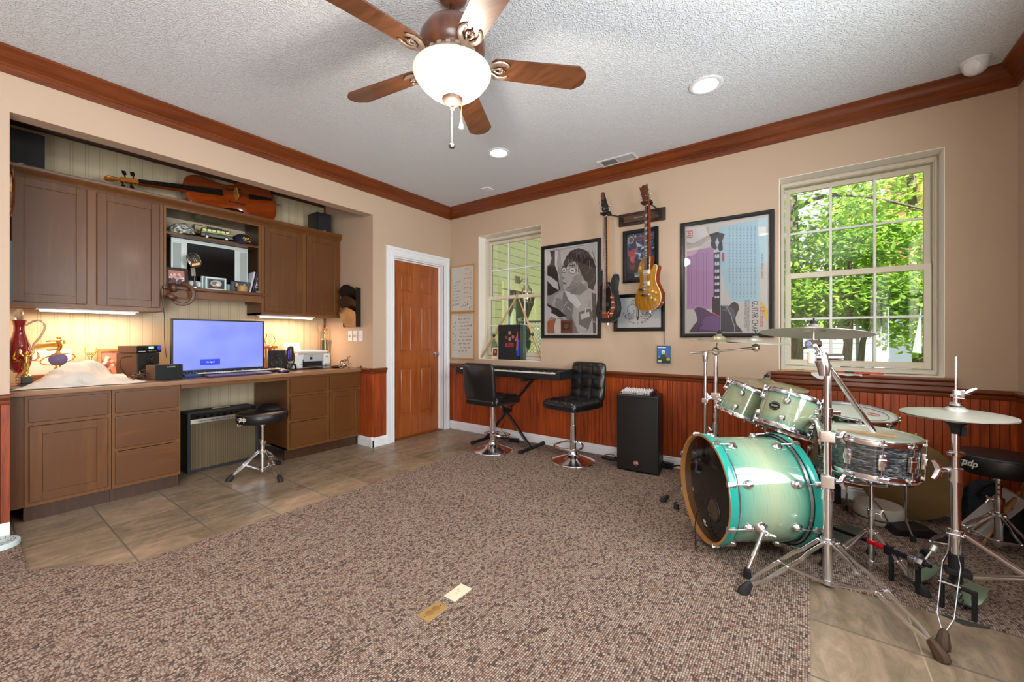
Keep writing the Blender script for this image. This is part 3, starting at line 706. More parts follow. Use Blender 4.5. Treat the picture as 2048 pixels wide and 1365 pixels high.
# ---------------------------------------------------------------- things in the alcove (local x along the wall, local -y to the room)
CT, LG, SH, TOP = .8205, 1.5725, 2.0275, 2.2365
def al(nm, label, cat, px, x, z, rz=0, group=None, py=700):
    return thing(nm, label, cat, (x, wx(px, py, x).y, z), 90+rz, group)
def span(p0, p1, x): return abs(wx(p1, 700, x).y-wx(p0, 700, x).y)
# cello lying on the cabinets
CEL = wood('varnished_cello', '5e1e06', '99440f', 'x', .18, .6, .8); CELD = wood('dark_cello_rib', '3a1608', '6a3014', 'x', .25, .6, .6)
EBONY = mat('120f0e', .25)
M = T(-.735, -2.53, 2.430) @ RZ(90) @ RY(-7.5) @ RX(-16)
cel = thing('cello', 'old varnished cello lying on its side on top of the wall cabinets', 'cello', M=M)
hw = [(0, .045), (.012, .09), (.04, .135), (.08, .162), (.13, .172), (.18, .166), (.23, .145), (.275, .122), (.33, .114), (.39, .120), (.43, .140), (.455, .168), (.50, .192), (.56, .212), (.62, .216), (.67, .202), (.71, .17), (.738, .115), (.752, .05)]
hw = spline([(a, c, 0) for a, c in hw], 2)
def cbody(front, grow=0):
    b = B(); rows = []; K = 12
    for x, w_, _ in hw:
        ring = [(x, -.026*(1-(k/K*2-1)**2)**.8*min(1, w_/.12), (k/K*2-1)*(w_+grow)) for k in range(K+1)]
        rows.append(ring)
    co = [c for r in rows for c in r]; n = K+1
    b._add(co, [(i*n+k, i*n+k+1, (i+1)*n+k+1, (i+1)*n+k) for i in range(len(rows)-1) for k in range(K)]); return b
b = cbody(True, .004); b.obj('top_plate', CEL, cel, 60)
b = B(); n = len(hw); loop = [(x, w_) for x, w_, _ in hw]+[(x, -w_) for x, w_, _ in reversed(hw)]
b.prism(loop, 0, .105); b.obj('ribs', CELD, cel, 60)
for s in (-1, 1):
    pts = spline([(.335, s*.052), (.327, s*.060), (.335, s*.068), (.350, s*.064), (.380, s*.066), (.42, s*.078), (.440, s*.082), (.452, s*.074), (.444, s*.066)], 4)
    b = B(); b.sweep([(x, -.0225+.012*(abs(z)-.05)*8, z) for x, z in pts], [.0035]*3+[.0045]*(len(pts)-6)+[.0035]*3, 6); b.obj('f_hole', mat('0a0503', .8), cel)
b = B(); b.prism([(.0, -.026), (.0, .026)]+[(-.31, .017), (-.31, -.017)], -.05, -.018); 
b.obj('neck', CEL, cel)
b = B(T(0, 0, 0)); b.prism([(.275, -.030), (.275, .030), (-.31, .016), (-.31, -.016)], -.062, -.050, bev=.003); b.obj('fingerboard', EBONY, cel)
b = B(); b.box(-.42, -.062, -.018, -.31, -.02, .018, .006); b.sweep(spline([(-.42, -.04, 0), (-.455, -.045, 0), (-.485, -.055, 0), (-.492, -.028, 0), (-.468, -.016, 0), (-.458, -.034, 0), (-.474, -.040, 0)], 5), .014, 10, flat=(1.3, 1)); b.obj('scroll', wood('cello_scroll_wood', '7a4210', 'c07a30', 'x', .3), cel)
for i, (x, s) in enumerate(((-.335, 1), (-.36, -1), (-.385, 1), (-.41, -1))):
    b = B(); b.cyl((x, -.045, -s*.02), (x, -.045, s*.045), .005, n=8); b.box(x-.013, -.050, s*.045, x+.013, -.040, s*.08, .004); b.obj('peg', EBONY, cel)
b = B(); b.prism([(-.004, -.045), (.004, -.045), (.006, .045), (-.006, .045)], -.10, -.024, T(.385, 0, 0)); b.obj('bridge', mat('b08040', .5), cel)
b = B(); b.prism([(.50, -.024), (.50, .024), (.70, .012), (.70, -.012)], -.058, -.040, bev=.004); b.obj('tailpiece', EBONY, cel)
b = B()
for k in range(4):
    z = (-.0135+.009*k); b.sweep([(-.31, -.064, z*.7), (.385, -.102, z*1.7), (.50, -.055, z)], .0009, 5)
objs(b, 'string', STEEL, cel)
b = B(); b.cyl((.752, .04, 0), (.775, .04, 0), .016, .012); b.cyl((.775, .04, 0), (.83, .04, 0), .004); b.obj('endpin', STEEL, cel)
# speakers on the cabinets
for px0, px1, lb, hgt in ((-30, 90, 'large black loudspeaker at the left end on top of the cabinets', .312), (634, 662, 'small black loudspeaker right of the cello on top of the cabinets', .275)):
    x = -.62; y0, y1 = wx(px0, 400, x).y, wx(px1, 400, x).y
    if px0 < 0: y0 = -3.515
    t = thing('cabinet_top_speaker', lb, 'speaker', (x, (y0+y1)/2, TOP), 90); w_ = (y1-y0)/2
    b = B(); b.box(-w_, 0, 0, w_, .20, hgt, .004); b.obj('speaker_box', BLACK, t)
    B().box(-w_+.006, -.012, .006, w_-.006, -.0005, hgt-.006, .004).obj('grille', BLACKM, t)
    b = B(); b.box(-.014, -.0135, .074, .014, -.012, .082, M=T(w_*.0 if px0 > 0 else -.02, 0, 0)); b.obj('name_badge', mat('b8b8ba', .3, .5), t)
# cap, sign, bus, cap on the upper shelf
def cap(nm, label, px, x, z, cols, rz, s=1):
    t = al(nm, label, 'cap', px, x, z, rz); M0 = Matrix.Diagonal((s, s, s, 1))
    b = B(M0 @ Matrix.Diagonal((.085, .105, 1, 1))); b.lathe([(1, 0), (1.0, .03), (.93, .06), (.74, .09), (.42, .108), (.001, .115)], 28); cr = b.obj('crown', cols[0], t)
    B(M0).ball((0, 0, .114), .006, n=6).obj('button', cols[0], cr)
    b = B(M0); K = 12; co = []
    for i in range(K+1):
        a = pi+pi*i/K; x_, y_ = cos(a)*.075, sin(a); co += [(x_, -.095+.035*(1-abs(sin(a)))-.0, .006), (x_*1.02, -.09+y_*.082, .004-.012*abs(cos(a)))]
    b._add(co, [(2*i, 2*i+1, 2*i+3, 2*i+2) for i in range(K)]); co2 = [(c[0], c[1], c[2]-.003) for c in co]; b._add(co2, [(2*i, 2*i+2, 2*i+3, 2*i+1) for i in range(K)]); b.obj('bill', cols[1], t)
    return t
def camo():
    s = N('camouflage_cloth'); s.p(.8); n = s.noise(s.coord((1, 1, 1.6)), 30, 2, .5, 1.5); s.col(s.ramp(n, [(0, '2c3a34'), (.42, '6e776e'), (.52, 'b9b8b0'), (.62, 'd8d4ca')], 'CONSTANT')); return s.m
cap('camouflage_cap', 'grey camouflage peaked cap at the left end of the upper shelf', 364, -.70, SH, (camo(), BLACKM), 35, .95)
t = cap('navy_cap', 'navy peaked cap with yellow script and red bill on the upper shelf', 483, -.70, SH, (mat('14182e', .8), mat('7c1016', .7)), 8, .92)
b = B(T(0, 0, 0))
for pts in (spline([(-.035, -.092, .045), (-.03, -.094, .062), (-.018, -.093, .05), (-.022, -.094, .04), (-.008, -.094, .058), (.0, -.094, .045), (.012, -.093, .06), (.02, -.092, .046), (.034, -.09, .052)], 4), [(-.028, -.0965, .030), (.032, -.0945, .027)]): b.sweep(pts, .0028, 5)
b.obj('script_mark', mat('d8b23a', .5), t)
t = al('framed_sign', 'cream sign with leaping dark silhouettes leaning at the back of the shelf', 'sign', 417, -.88, SH); w_ = span(389, 446, -.88)/2
Ms = RX(-8); b = B(Ms); b.box(-w_, -.012, 0, w_, 0, .165, .002); b.obj('frame', mat('4a4234', .5), t)
L = [('c9bc92', rect(-w_+.008, .008, w_-.008, .157))]
for i, (x, z) in enumerate(((-.075, .09), (-.03, .115), (.02, .09), (.05, .06))):
    L += [('2b3a40', circ(x, z+.022, .007, n=8)), ('2b3a40', [(x-.010, z+.014), (x+.010, z+.014), (x+.007, z-.012), (x-.008, z-.012)])]
    L += [('2b3a40', q) for q in stroke([(x-.008, z-.008), (x-.022, z-.030), (x-.014, z-.042)], .006)+stroke([(x+.006, z-.008), (x+.02, z-.022), (x+.028, z-.036)], .006)+stroke([(x-.02, z+.03), (x, z+.008), (x+.022, z+.024)], .005)]
L = [(c, p) for c, p in L]
art(t, L, y=-.0125, M=Ms); text(t, 'The', .016, Ms @ T(.052, -.014, .140), mat('2b3a40', .6)); text(t, 'BEATLES', .024, Ms @ T(.060, -.014, .122), mat('2b3a40', .6))
b = al('toy_bus', 'dark green vintage toy bus with cream window band on the upper shelf', 'toy bus', 433, -.67, SH, -9); t = b; g = mat('2f3e24', .35); L_ = .118
b = B(); b.box(-L_, -.036, .018, L_, .036, .062, .010); b.box(-L_+.004, -.034, .060, L_-.02, .034, .098, .012); b.box(-.075, -.02, .098, .05, .02, .106, .004); b.obj('bus_body', g, t)
b = B()
for k in range(6): b.box(-L_+.014+k*.034, -.0355, .066, -L_+.040+k*.034, -.0345, .086, .001)
b.obj('window_band', mat('d8cfa0', .3), t)
B().box(-L_+.005, -.0368, .056, L_-.005, -.0358, .062).obj('trim_stripe', mat('b9ad6c', .4), t)
for x in (-.075, .07):
    b = B(T(x, -.036, .018) @ RX(90)); b.lathe([(.018, -.006), (.018, .004), (.010, .006)], 20); b.mi = 1; b.lathe([(.010, .006), (.001, .007)], 16); b.obj('wheel', [RUBBER, mat('dedede', .3)], t)
B().box(L_-.001, -.03, .022, L_+.003, .03, .036, .002).obj('bumper', STEEL, t)
t = al('curio_bowl', 'small dark ornament with orange top behind the bus', 'ornament', 398, -.76, SH)
b = B(); b.lathe([(.02, 0), (.035, .015), (.038, .035), (.028, .05), (.02, .055)], 20); b.mi = 1; b.lathe([(.02, .055), (.024, .064), (.012, .074), (.001, .075)], 16); b.obj('bowl', [mat('22201c', .4), mat('b0741c', .4)], t)
# television
x = -.74; y0, y1 = wx(340, 480, x).y, wx(493.5, 490, x).y
t = thing('television', 'small silver flat television with side speakers on the open shelf', 'television', (x, (y0+y1)/2, LG), 90); w_ = (y1-y0)/2; SV = mat('c2ccca', .35, .2, var=.03)
b = B(); z0, z1 = .03, .433
for q in ((-w_, z1-.032, w_, z1), (-w_, z0, w_, z0+.045), (-w_, z0+.04, -w_+.112, z1-.03), (w_-.112, z0+.04, w_, z1-.03)): b.box(q[0], -.03, q[1], q[2], 0, q[3], .004)
b.box(-w_+.02, 0, z0+.02, w_-.02, .05, z1-.03, .01); b.obj('television_case', SV, t)
B().box(-w_+.105, -.018, z0+.04, w_-.105, -.012, z1-.028).obj('screen', mat('030304', .12, var=0), t)
for s in (-1, 1):
    a, c = sorted((s*(w_-.012), s*(w_-.068))); B().box(a, -.033, z0+.05, c, -.029, z1-.045, .002).obj('speaker_grille', mat('9aa5a3', .6), t)
B().box(-.12, -.06, 0, .12, .06, .03, .006).obj('television_foot', SV, t)
# ledge: framed photograph, retro microphone, headphones, framed boxes, pot, books, cups
def crowd(w_, h_, bgc, cols, n, seed, y0=.1):
    r = random.Random(seed); L = [(bgc, rect(-w_/2, 0, w_/2, h_))]
    for i in range(n):
        x = r.uniform(-w_*.45, w_*.45); z = r.uniform(h_*y0, h_*.6); s = h_*r.uniform(.06, .11); c = r.choice(cols)
        L.append((c, [q for q in circ(x, z, s*1.3, s*1.8, 8)])); L.append((r.choice(['c89a80', 'e2b49a', '5a3a2c', 'ead0c0']), circ(x+r.uniform(-.2, .2)*s, z+s*1.7, s*.7, n=8)))
    return [(c, [(min(max(px, -w_/2), w_/2), min(max(pz, 0), h_)) for px, pz in p]) for c, p in L]
def pframe(nm, label, px, x, z, w_, h_, wd, fm, L, rz=0, lean=-12, cat='picture frame', group=None):
    t = al(nm, label, cat, px, x, z, rz, group); M = RX(lean); b = B(M)
    for q in ((-w_/2, 0, w_/2, wd), (-w_/2, h_-wd, w_/2, h_)): b.box(q[0], -.014, q[1], q[2], 0, q[3], .003)
    for q in ((-w_/2, wd-.003, -w_/2+wd, h_-wd+.003), (w_/2-wd, wd-.003, w_/2, h_-wd+.003)): b.box(q[0], -.0135, q[1], q[2], -.0005, q[3], .003)
    b.box(-w_/2+.004, -.004, .004, w_/2-.004, -.001, h_-.004); b.obj('frame', fm, t)
    art(t, L, 'photograph', y=-.005, M=M @ T(0, 0, wd)); return t
x = -.615; w_ = span(331, 377, x)
pframe('photo_frame', 'dark framed crowd photograph beside the retro microphone', 354, x, LG, w_, .165, .024, mat('2c1e16', .4), crowd(w_-.048, .117, 'a8746a', ['2c2430', 'd8c8c8', '6a3a3a', '4a4458', 'c0a0a0'], 22, 3), rz=-6)
t = al('retro_microphone', 'chrome retro ribbed microphone on a stand before the television', 'microphone', 389, -.60, LG, -15)
b = B(); b.lathe([(.045, 0), (.045, .008), (.02, .014), (.006, .018)], 24); b.obj('stand_base', STEEL, t); B().cyl((0, 0, .015), (0, 0, .165), .007).obj('stand_rod', mat('4a463e', .35, .8), t)
B().box(-.015, -.014, .10, .018, .014, .175, .006, RY(-4)).obj('stand_clamp', mat('5c5850', .3, .8), t)
M = T(-.004, 0, .24) @ RX(-0) @ RY(-20); MS = mat('a29c8c', .28, .9, var=.15); b = B(M)
pr = [(.001, -.060), (.022, -.058), (.036, -.045), (.044, -.02), (.046, .010), (.042, .036), (.032, .050), (.018, .058), (.001, .060)]
b.lathe([(r*.93, z*.97) for r, z in pr], 28, Matrix.Diagonal((1, .8, 1, 1))); hd = b.obj('microphone_head', mat('3a342a', .5, .6), t)
for k in range(13):
    a = -90+180*k/12; b = B(M @ RZ(0)); b.sweep([(r*sin(R_(a)), -r*.84*cos(R_(a)), z) for r, z in spline([(r, z, 0) for r, z in pr], 2) for r, z in [(r, z)]] if 0 else [(q[0]*sin(R_(a)), -q[0]*.84*cos(R_(a)), q[1]) for q in pr], .0022, 5); b.obj('rib', MS, hd)
b = B(M)
for z in (-.03, 0., .03): b.ring((0, 0, z), (0, 0, 1), .0455-abs(z)*.15, .0028, 24, 6)
b.obj('band', MS, hd)
b = B(M); b.box(-.03, -.043, -.052, .03, -.036, -.028, .004); b.obj('front_badge', mat('c98a5c', .3, .8), t)
HB = mat('5a3424', .4, var=.2); t = al('headphones', 'brown over-ear headphones hanging off the shelf ledge', 'headphones', 357, -.53, LG-.065)
b = B(); c0 = Vector((.025, 0, 0)); b.sweep([(c0.x+.075*cos(a), -.012-.02*sin(a*.5), c0.z+.085*sin(a)) for a in [R_(-150+250*i/22) for i in range(23)]], .0085, 8, flat=(1, 1.6)); b.obj('headband', HB, t)
for (x, z, ry, nm) in ((-.03, .048, 80, 0), (-.045, -.022, 30, 1)):
    b = B(T(x, -.01, z) @ RY(ry) @ RX(10)); b.lathe([(.015, -.022), (.036, -.018), (.040, -.004), (.036, .008), (.030, .014), (.001, .015)], 24, Matrix.Diagonal((1, .85, 1, 1))); cu_ = b.obj('ear_cup', HB, t)
    b = B(T(x, -.01, z) @ RY(ry) @ RX(10)); b.ring((0, 0, -.022), (0, 0, 1), .026, .010, 24, 8); b.obj('ear_cushion', mat('2c1c18', .6), cu_)
x = -.62
for px0, px1, h_, lb, cc in ((402, 424, .118, 'thin blue and white card box behind the framed silver picture', '9fb4b8'), (410, 452, .112, 'pale framed silver engraving with a small red figure', 'a8bfc2')):
    w_ = span(px0, px1, x); t = al('keepsake_box', lb, 'keepsake', (px0+px1)/2, x if cc == 'a8bfc2' else -.66, LG)
    b = B(); b.box(-w_/2, -.014, 0, w_/2, .014, h_, .002); b.obj('box', mat(cc, .5), t)
    L = [('e3e6df', rect(-w_/2+.004, .004, w_/2-.004, h_-.004)), ('7f9ca0', rect(-w_/2+.010, .010, w_/2-.010, h_-.012)), ('26282a', rect(-w_/2+.022, .012, w_/2-.018, h_-.02)), ('b4b2aa', circ(0, h_*.5, w_*.27, h_*.27)), ('6c6a66', circ(-.01, h_*.52, w_*.16, h_*.14)), ('dedbd0', circ(.014, h_*.44, w_*.10, h_*.09)), ('a01c1c', circ(.0, h_*.24, w_*.10, h_*.07))]
    art(t, L if cc == 'a8bfc2' else L[:2], y=-.0145)
t = al('wood_pot', 'light round wooden pot on the ledge before a glass keepsake', 'pot', 485, -.58, LG)
b = B(); b.lathe([(.001, 0), (.040, .001), (.042, .004), (.042, .052), (.039, .055), (.036, .052), (.035, .02), (.001, .018)], 28); b.obj('pot', mat('a8844e', .5, var=.15), t)
t = al('glass_keepsake', 'dark glass keepsake block with two small faces, behind the wooden pot', 'keepsake', 481, -.64, LG); w_ = span(461, 501, -.64)
b = B(); b.box(-w_/2, -.008, 0, w_/2, .008, .10, .002); b.obj('block', mat('28323a', .1), t)
art(t, [('3c4c58', rect(-w_/2+.006, .006, w_/2-.006, .092)), ('1a1d22', circ(-.032, .06, .026)), ('c89c84', circ(-.032, .064, .013, .017)), ('1a1d22', circ(.03, .06, .026)), ('c89c84', circ(.03, .064, .013, .017))], y=-.0085)
for k, (px, w_, h_, c, lb, tilt) in enumerate(((499, .014, .205, 'c8ccd0', 'tall silver spined book at the left of the leaning row', 12), (505, .012, .20, '3c2540', 'slim purple spined book in the leaning row', 11), (510, .020, .205, '26242a', 'dark book with white capital letters on its spine', 9))):
    t = al('shelf_book', lb, 'book', px, -.64, LG+.004, group='books leaning on the ledge'); M = RY(tilt)
    b = B(M); b.box(-w_/2, -.01, 0, w_/2, .13, h_, .002); b.obj('cover', mat(c, .4), t); B(M).box(-w_/2+.002, -.008, .0005, w_/2-.002, .128, h_+.0006).obj('pages', mat('d8d4c8', .8), t)
    if k == 2: text(t, 'O. TELE', .03, M @ T(0, -.0112, .10) @ RY(90), mat('e6e2e6', .5), 'spine_lettering')
for px, lb, c in ((398, 'small white cup on the ledge left of the silver engraving', 'd6dcd8'), (457, 'small grey tin on the ledge right of the silver engraving', '9aa8ac')):
    t = al('small_cup', lb, 'cup', px, -.69, LG); b = B(); b.lathe([(.001, 0), (.026, 0), (.028, .004), (.028, .062), (.026, .064), (.024, .06), (.024, .01), (.001, .009)], 24); b.obj('cup', mat(c, .35), t)
t = al('pebble_ornament', 'small grey domed ornament at the right end of the ledge', 'ornament', 517, -.575, LG); B().ball((0, 0, .010), .02, (1.2, .8, .55)).obj('dome', mat('86807c', .4), t)
b = B(); p = [(-.602, wx(325.5, 570, -.56).y, LG-.02), (-.58, wx(325.5, 580, -.58).y-.01, 1.47), (-.57, wx(326, 640, -.60).y, 1.34), (-.6, wx(329, 680, -.6).y, 1.12), (-.62, wx(333, 710, -.62).y, .98)]
tag(b.sweep(spline(p, 5), .0022, 6).obj('headphone_wire', BLACK), 'thin black wire hanging from the shelf ledge to the desk speaker', 'cable')
# ---------------------------------------------------------------- things on the desk counter
t = al('white_display_board', 'white glossy board on a brown wooden base behind the trophies', 'display board', 100, -.87, CT); w_ = span(56, 144, -.87)/2
B().box(-w_, -.006, .055, w_, .006, .235, .002).obj('board', mat('f2ece2', .15, var=.02), t); B().box(-w_*.98, -.045, 0, w_*.62, .04, .055, .004).obj('base_block', wood('board_base_wood', '6a3a1c', '9c6234', 'x'), t)
t = thing('glass_pitcher', 'tall ruby red glass pitcher with clear loop handle and twisted foot', 'pitcher', (-.52, -3.462, CT), 90)
RG = N('ruby_glass'); RG.p(.06, Transmission_Weight=.35, Coat_Weight=1).col('9c1418'); CG = N('clear_glass'); CG.p(.05, Transmission_Weight=.85, IOR=1.3).col('ece4da')
b = B(); b.lathe([(.008, .09), (.028, .098), (.046, .13), (.056, .18), (.056, .22), (.048, .28), (.034, .33), (.026, .37), (.025, .40), (.03, .425), (.034, .44)], 32); b.obj('body', RG.m, t)
b = B(); b.lathe([(.001, 0), (.04, .002), (.042, .006), (.014, .016), (.012, .03), (.018, .042), (.012, .054), (.018, .066), (.012, .078), (.008, .09)], 24); b.obj('twisted_foot', CG.m, t)
b = B(); b.sweep(spline([(.024, 0, .405), (.07, 0, .44), (.10, 0, .43), (.11, 0, .39), (.09, 0, .33), (.062, 0, .28), (.058, 0, .24)], 5), .006, 8); b.obj('handle', CG.m, t)
b = B(); b.lathe([(.012, .43), (.02, .455), (.018, .50), (.011, .515), (.001, .516)], 8); b.obj('stopper', CG.m, t)
GO = mat('e0b860', .2, .9, var=.12)
def figure(par, z, h, pose, m, nm='figure'):
    """small cast trophy figure: one skin of swept limbs round a turned torso"""
    b = B(); s = h
    b.lathe([(.001, 0), (.05*s, .0), (.085*s, .08*s), (.06*s, .16*s), (.10*s, .32*s), (.07*s, .40*s), (.03*s, .42*s), (.03*s, .45*s)], 14, T(0, 0, z+.40*s))
    b.ball((0, 0, z+.92*s), .075*s, (1, 1, 1.2), 8)
    for limb in pose: b.sweep([(x*s, y*s, z+zz*s) for x, y, zz in limb], [.05*s, .04*s, .03*s][:len(limb)] if len(limb) <= 3 else .035*s, 8)
    return b.obj(nm, m, par, 60)
t = al('winged_trophy', 'gold winged figure trophy on a black pillar beside the red pitcher', 'trophy', 53, -.42, CT)
b = B(); b.box(-.03, -.03, 0, .03, .03, .03, .003); b.box(-.024, -.024, .03, .024, .024, .075, .003); b.obj('pillar', BLACK, t)
b = B(); b.lathe([(.026, .075), (.026, .08), (.012, .09), (.008, .105)], 20); b.obj('gold_base', GO, t)
figure(t, .10, .135, [[(-.05, 0, .44), (-.04, 0, .22), (-.03, 0, 0)], [(.05, 0, .44), (.05, 0, .22), (.02, 0, 0)], [(-.09, 0, .78), (-.22, 0, .95), (-.20, 0, 1.15)], [(.09, 0, .78), (.22, 0, .95), (.2, 0, 1.15)]], GO)
for s in (-1, 1):
    b = B()
    for k in range(5): b.sweep(spline([(s*.01, .01, .17), (s*(.03+.006*k), .012, .175+.004*k), (s*(.058-.004*k), .012, .17+.018*k)], 3), [.006]*5+[.004, .002], 6, flat=(1, .5))
    b.obj('wing', GO, t)
t = al('music_trophy', 'gold music trophy: streaming figure over a ringed purple disc', 'trophy', 116, -.74, CT)
b = B(); b.box(-.052, -.035, 0, .052, .035, .02, .004); b.box(-.042, -.03, .02, .042, .03, .085, .004); b.obj('marble_base', mat('c9a184', .3, var=.2), t)
b = B(); b.lathe([(.02, .085), (.022, .10), (.014, .115), (.014, .125)], 18); b.obj('stem', GO, t)
b = B(T(0, -.006, .168) @ RX(90)); b.lathe([(.046, -.004), (.048, .002), (.042, .004), (.001, .004)], 32); b.obj('disc', mat('4a3a6c', .4), t)
b = B(T(0, 0, .168)); b.sweep([(.085*cos(a), -.02*sin(a), .016*cos(a)+.038*sin(a)) for a in [2*pi*i/28 for i in range(28)]], .0035, 6, closed=True); b.obj('ring', GO, t)
b = B(); b.lathe([(.016, .21), (.010, .225), (.006, .235)], 16); b.sweep(spline([(.0, 0, .23), (.012, 0, .265), (0, 0, .30)], 4), [.012]*8+[.014], 8); b.ball((.004, 0, .325), .013, n=8)
b.sweep(spline([(.01, 0, .30), (-.03, -.005, .302), (-.055, 0, .296)], 4), .006, 6); b.sweep(spline([(.01, 0, .305), (.03, -.01, .30), (.028, -.02, .28)], 4), .006, 6)
for k in range(4): b.sweep(spline([(0, .0, .262+.006*k), (-.05, .006, .262+.005*k), (-.10, 0, .252+.008*k), (-.135+.012*k, .0, .246+.006*k)], 4), [.007]*4+[.006]*4+[.004]*4+[.001], 6)
b.sweep(spline([(0, 0, .245), (-.04, 0, .235), (-.055, 0, .238)], 4), .006, 6); b.obj('streaming_figure', GO, t)
t = al('small_gold_trophy', 'small gold figure with raised arms on a black cube by the photo', 'trophy', 181, -.80, CT)
b = B(); b.box(-.032, -.032, 0, .032, .032, .085, .004); b.obj('cube_base', BLACK, t); b = B(); b.box(-.012, -.0335, .01, .012, -.032, .075); b.obj('plate', GO, t)
figure(t, .085, .13, [[(-.05, 0, .44), (-.05, 0, .22), (-.06, 0, 0)], [(.05, 0, .44), (.05, 0, .22), (.06, 0, 0)], [(-.09, 0, .80), (-.22, 0, 1.0), (-.25, 0, 1.25)], [(.09, 0, .80), (.22, 0, 1.0), (.27, 0, 1.25)]], GO)
# white cloth, humped over what it hides
t = None; b = B(); K, J = 60, 26; r = random.Random(5); co = []
def humps(u, v):
    x = u; h = .0
    for cx_, cv, sx_, sv, a in ((.50, .62, .20, .36, .115), (.36, .55, .16, .3, .06), (.62, .7, .12, .3, .06), (.22, .3, .16, .25, .035), (.80, .35, .10, .2, .035), (.45, .2, .30, .12, .03)): h += a*math.exp(-((x-cx_)/sx_)**2-((v-cv)/sv)**2)
    h += .010*sin(9*u+5*v+2*sin(7*v))*max(0, 1-abs(v-.45)*1.2)+.006*sin(23*u-11*v)+.004*sin(41*u+17*v)
    return max(h, .002)
for j in range(J+1):
    for i in range(K+1):
        u, v = i/K, j/J; e = min(u*5, (1-u)*7, v*6, (1-v)*5, 1)
        y = -3.505+.62*u+.012*sin(17*v+3); x = -.215-.015*sin(13*u)-.02*sin(5*u+1)-v*(.40-.10*abs(u-.5))-(.10*(u-.75)*(v+.3) if u > .75 else 0)*-1*.2
        co.append((x, y, CT+.003+humps(u, v)*max(e, 0)**.5))
b._add(co, [(j*(K+1)+i, j*(K+1)+i+1, (j+1)*(K+1)+i+1, (j+1)*(K+1)+i) for j in range(J) for i in range(K)])
cl = N('crumpled_cotton'); cl.p(.85); cl.col('d8cfc4'); q = cl.noise(cl.coord((1, 1.6, 1)), 9, 3, .5, .8); cl.bump(q, .6, .02); o = b.obj('white_cloth', cl.m, smooth=80); m_ = o.modifiers.new('s', 'SOLIDIFY'); m_.thickness = .002; m_.offset = 1
tag(o, 'rumpled white cloth heaped over something at the left end of the desk', 'cloth')
t = al('desk_phone', 'beige desk telephone with keypad and display half covered by cloth', 'telephone', 224, -.52, CT, 10)
b = B(RX(14)); b.box(-.095, -.085, .0, .095, .085, .03, .008); b.obj('phone_body', mat('c9b4a0', .45), t)
b = B(RX(14))
for i in range(4):
    for j in range(4): b.box(-.075+i*.024, -.055+j*.024, .029, -.060+i*.024, -.044+j*.024, .034, .002)
b.obj('keypad', mat('8c7868', .5), t); B(RX(14)).box(.03, -.06, .029, .082, .03, .033, .002).obj('display', mat('e8e2d8', .3), t); B(RX(14)).box(-.08, .045, .029, .06, .07, .034, .003).obj('label_strip', mat('e6dccf', .5), t)
x = -.86; w_ = span(197, 271, x)
pframe('photo_frame', 'copper toned crowd photograph in a gold wood frame behind the phone', 234, x, CT, w_, .235, .022, mat('9a6a2c', .35, .3), crowd(w_-.044, .19, 'b4705c', ['8a4434', 'c88470', 'd89a84', '6a3428', 'a85c48'], 40, 9, .05), lean=-7)
# left monitor speaker with audio interface on it
t = al('studio_speaker', 'black fronted wooden studio speaker under the audio interface', 'speaker', 296, -.60, CT, 28); CW = mat('4c3428', .5, var=.12)
b = B(); b.box(-.085, 0, 0, .085, .19, .205, .006); b.obj('cabinet', CW, t); B().box(-.084, -.010, .001, .084, 0, .204, .005).obj('baffle', BLACKM, t)
for z, r_ in ((.158, .024), (.075, .056)):
    b = B(T(0, -.010, z) @ RX(90)); b.lathe([(r_, 0), (r_*1.02, .003), (r_*.9, .004), (r_*.55, -.006), (r_*.3, -.001), (.001, .001)], 28); b.obj('driver', BLACK, t)
t = al('audio_interface', 'black audio interface with lit display and blue knob on the studio speaker', 'audio interface', 297, -.60, CT+.206, 28)
b = B(); b.box(-.092, 0, 0, .098, .17, .055, .003); b.obj('case', CW, t); B().box(-.092, -.006, .001, .098, 0, .054, .002).obj('front_panel', BLACK, t)
b = B(); b.box(-.004, -.008, .032, .036, -.006, .048); b.obj('display', mat('9fd8c8', .3, emit=1.2, var=0), t)
for x_ in (-.068, -.036): b = B(T(x_, -.006, .034) @ RX(90)); b.lathe([(.012, 0), (.012, .006), (.008, .007), (.006, .002), (.001, .002)], 18); b.obj('jack', mat('2a2a2c', .3, .5), t)
b = B(T(.078, -.006, .036) @ RX(90)); b.lathe([(.015, 0), (.014, .008), (.001, .009)], 20); b.obj('knob', mat('2c50d8', .3, emit=.6), t)
b = B()
for x_ in (.0, .016, .032, .05): b.box(x_-.004, -.0075, .012, x_+.004, -.006, .016)
b.box(-.08, -.0075, .008, -.03, -.006, .013); b.obj('marks', mat('c8c8c8', .5), t)
t = al('black_speaker', 'small black fronted brown speaker box at the desk edge, left of monitor', 'speaker', 338, -.34, CT, 14); w_ = .092
b = B(); b.box(-w_, 0, 0, w_, .12, .115, .005); b.obj('cabinet', CW, t); B().box(-w_, -.010, .0, w_, 0, .115, .005).obj('grille', mat('101a18', .7), t)
text(t, 'KURZWEIL', .012, T(.01, -.0105, .098), mat('d8d8d8', .5), 'lettering')
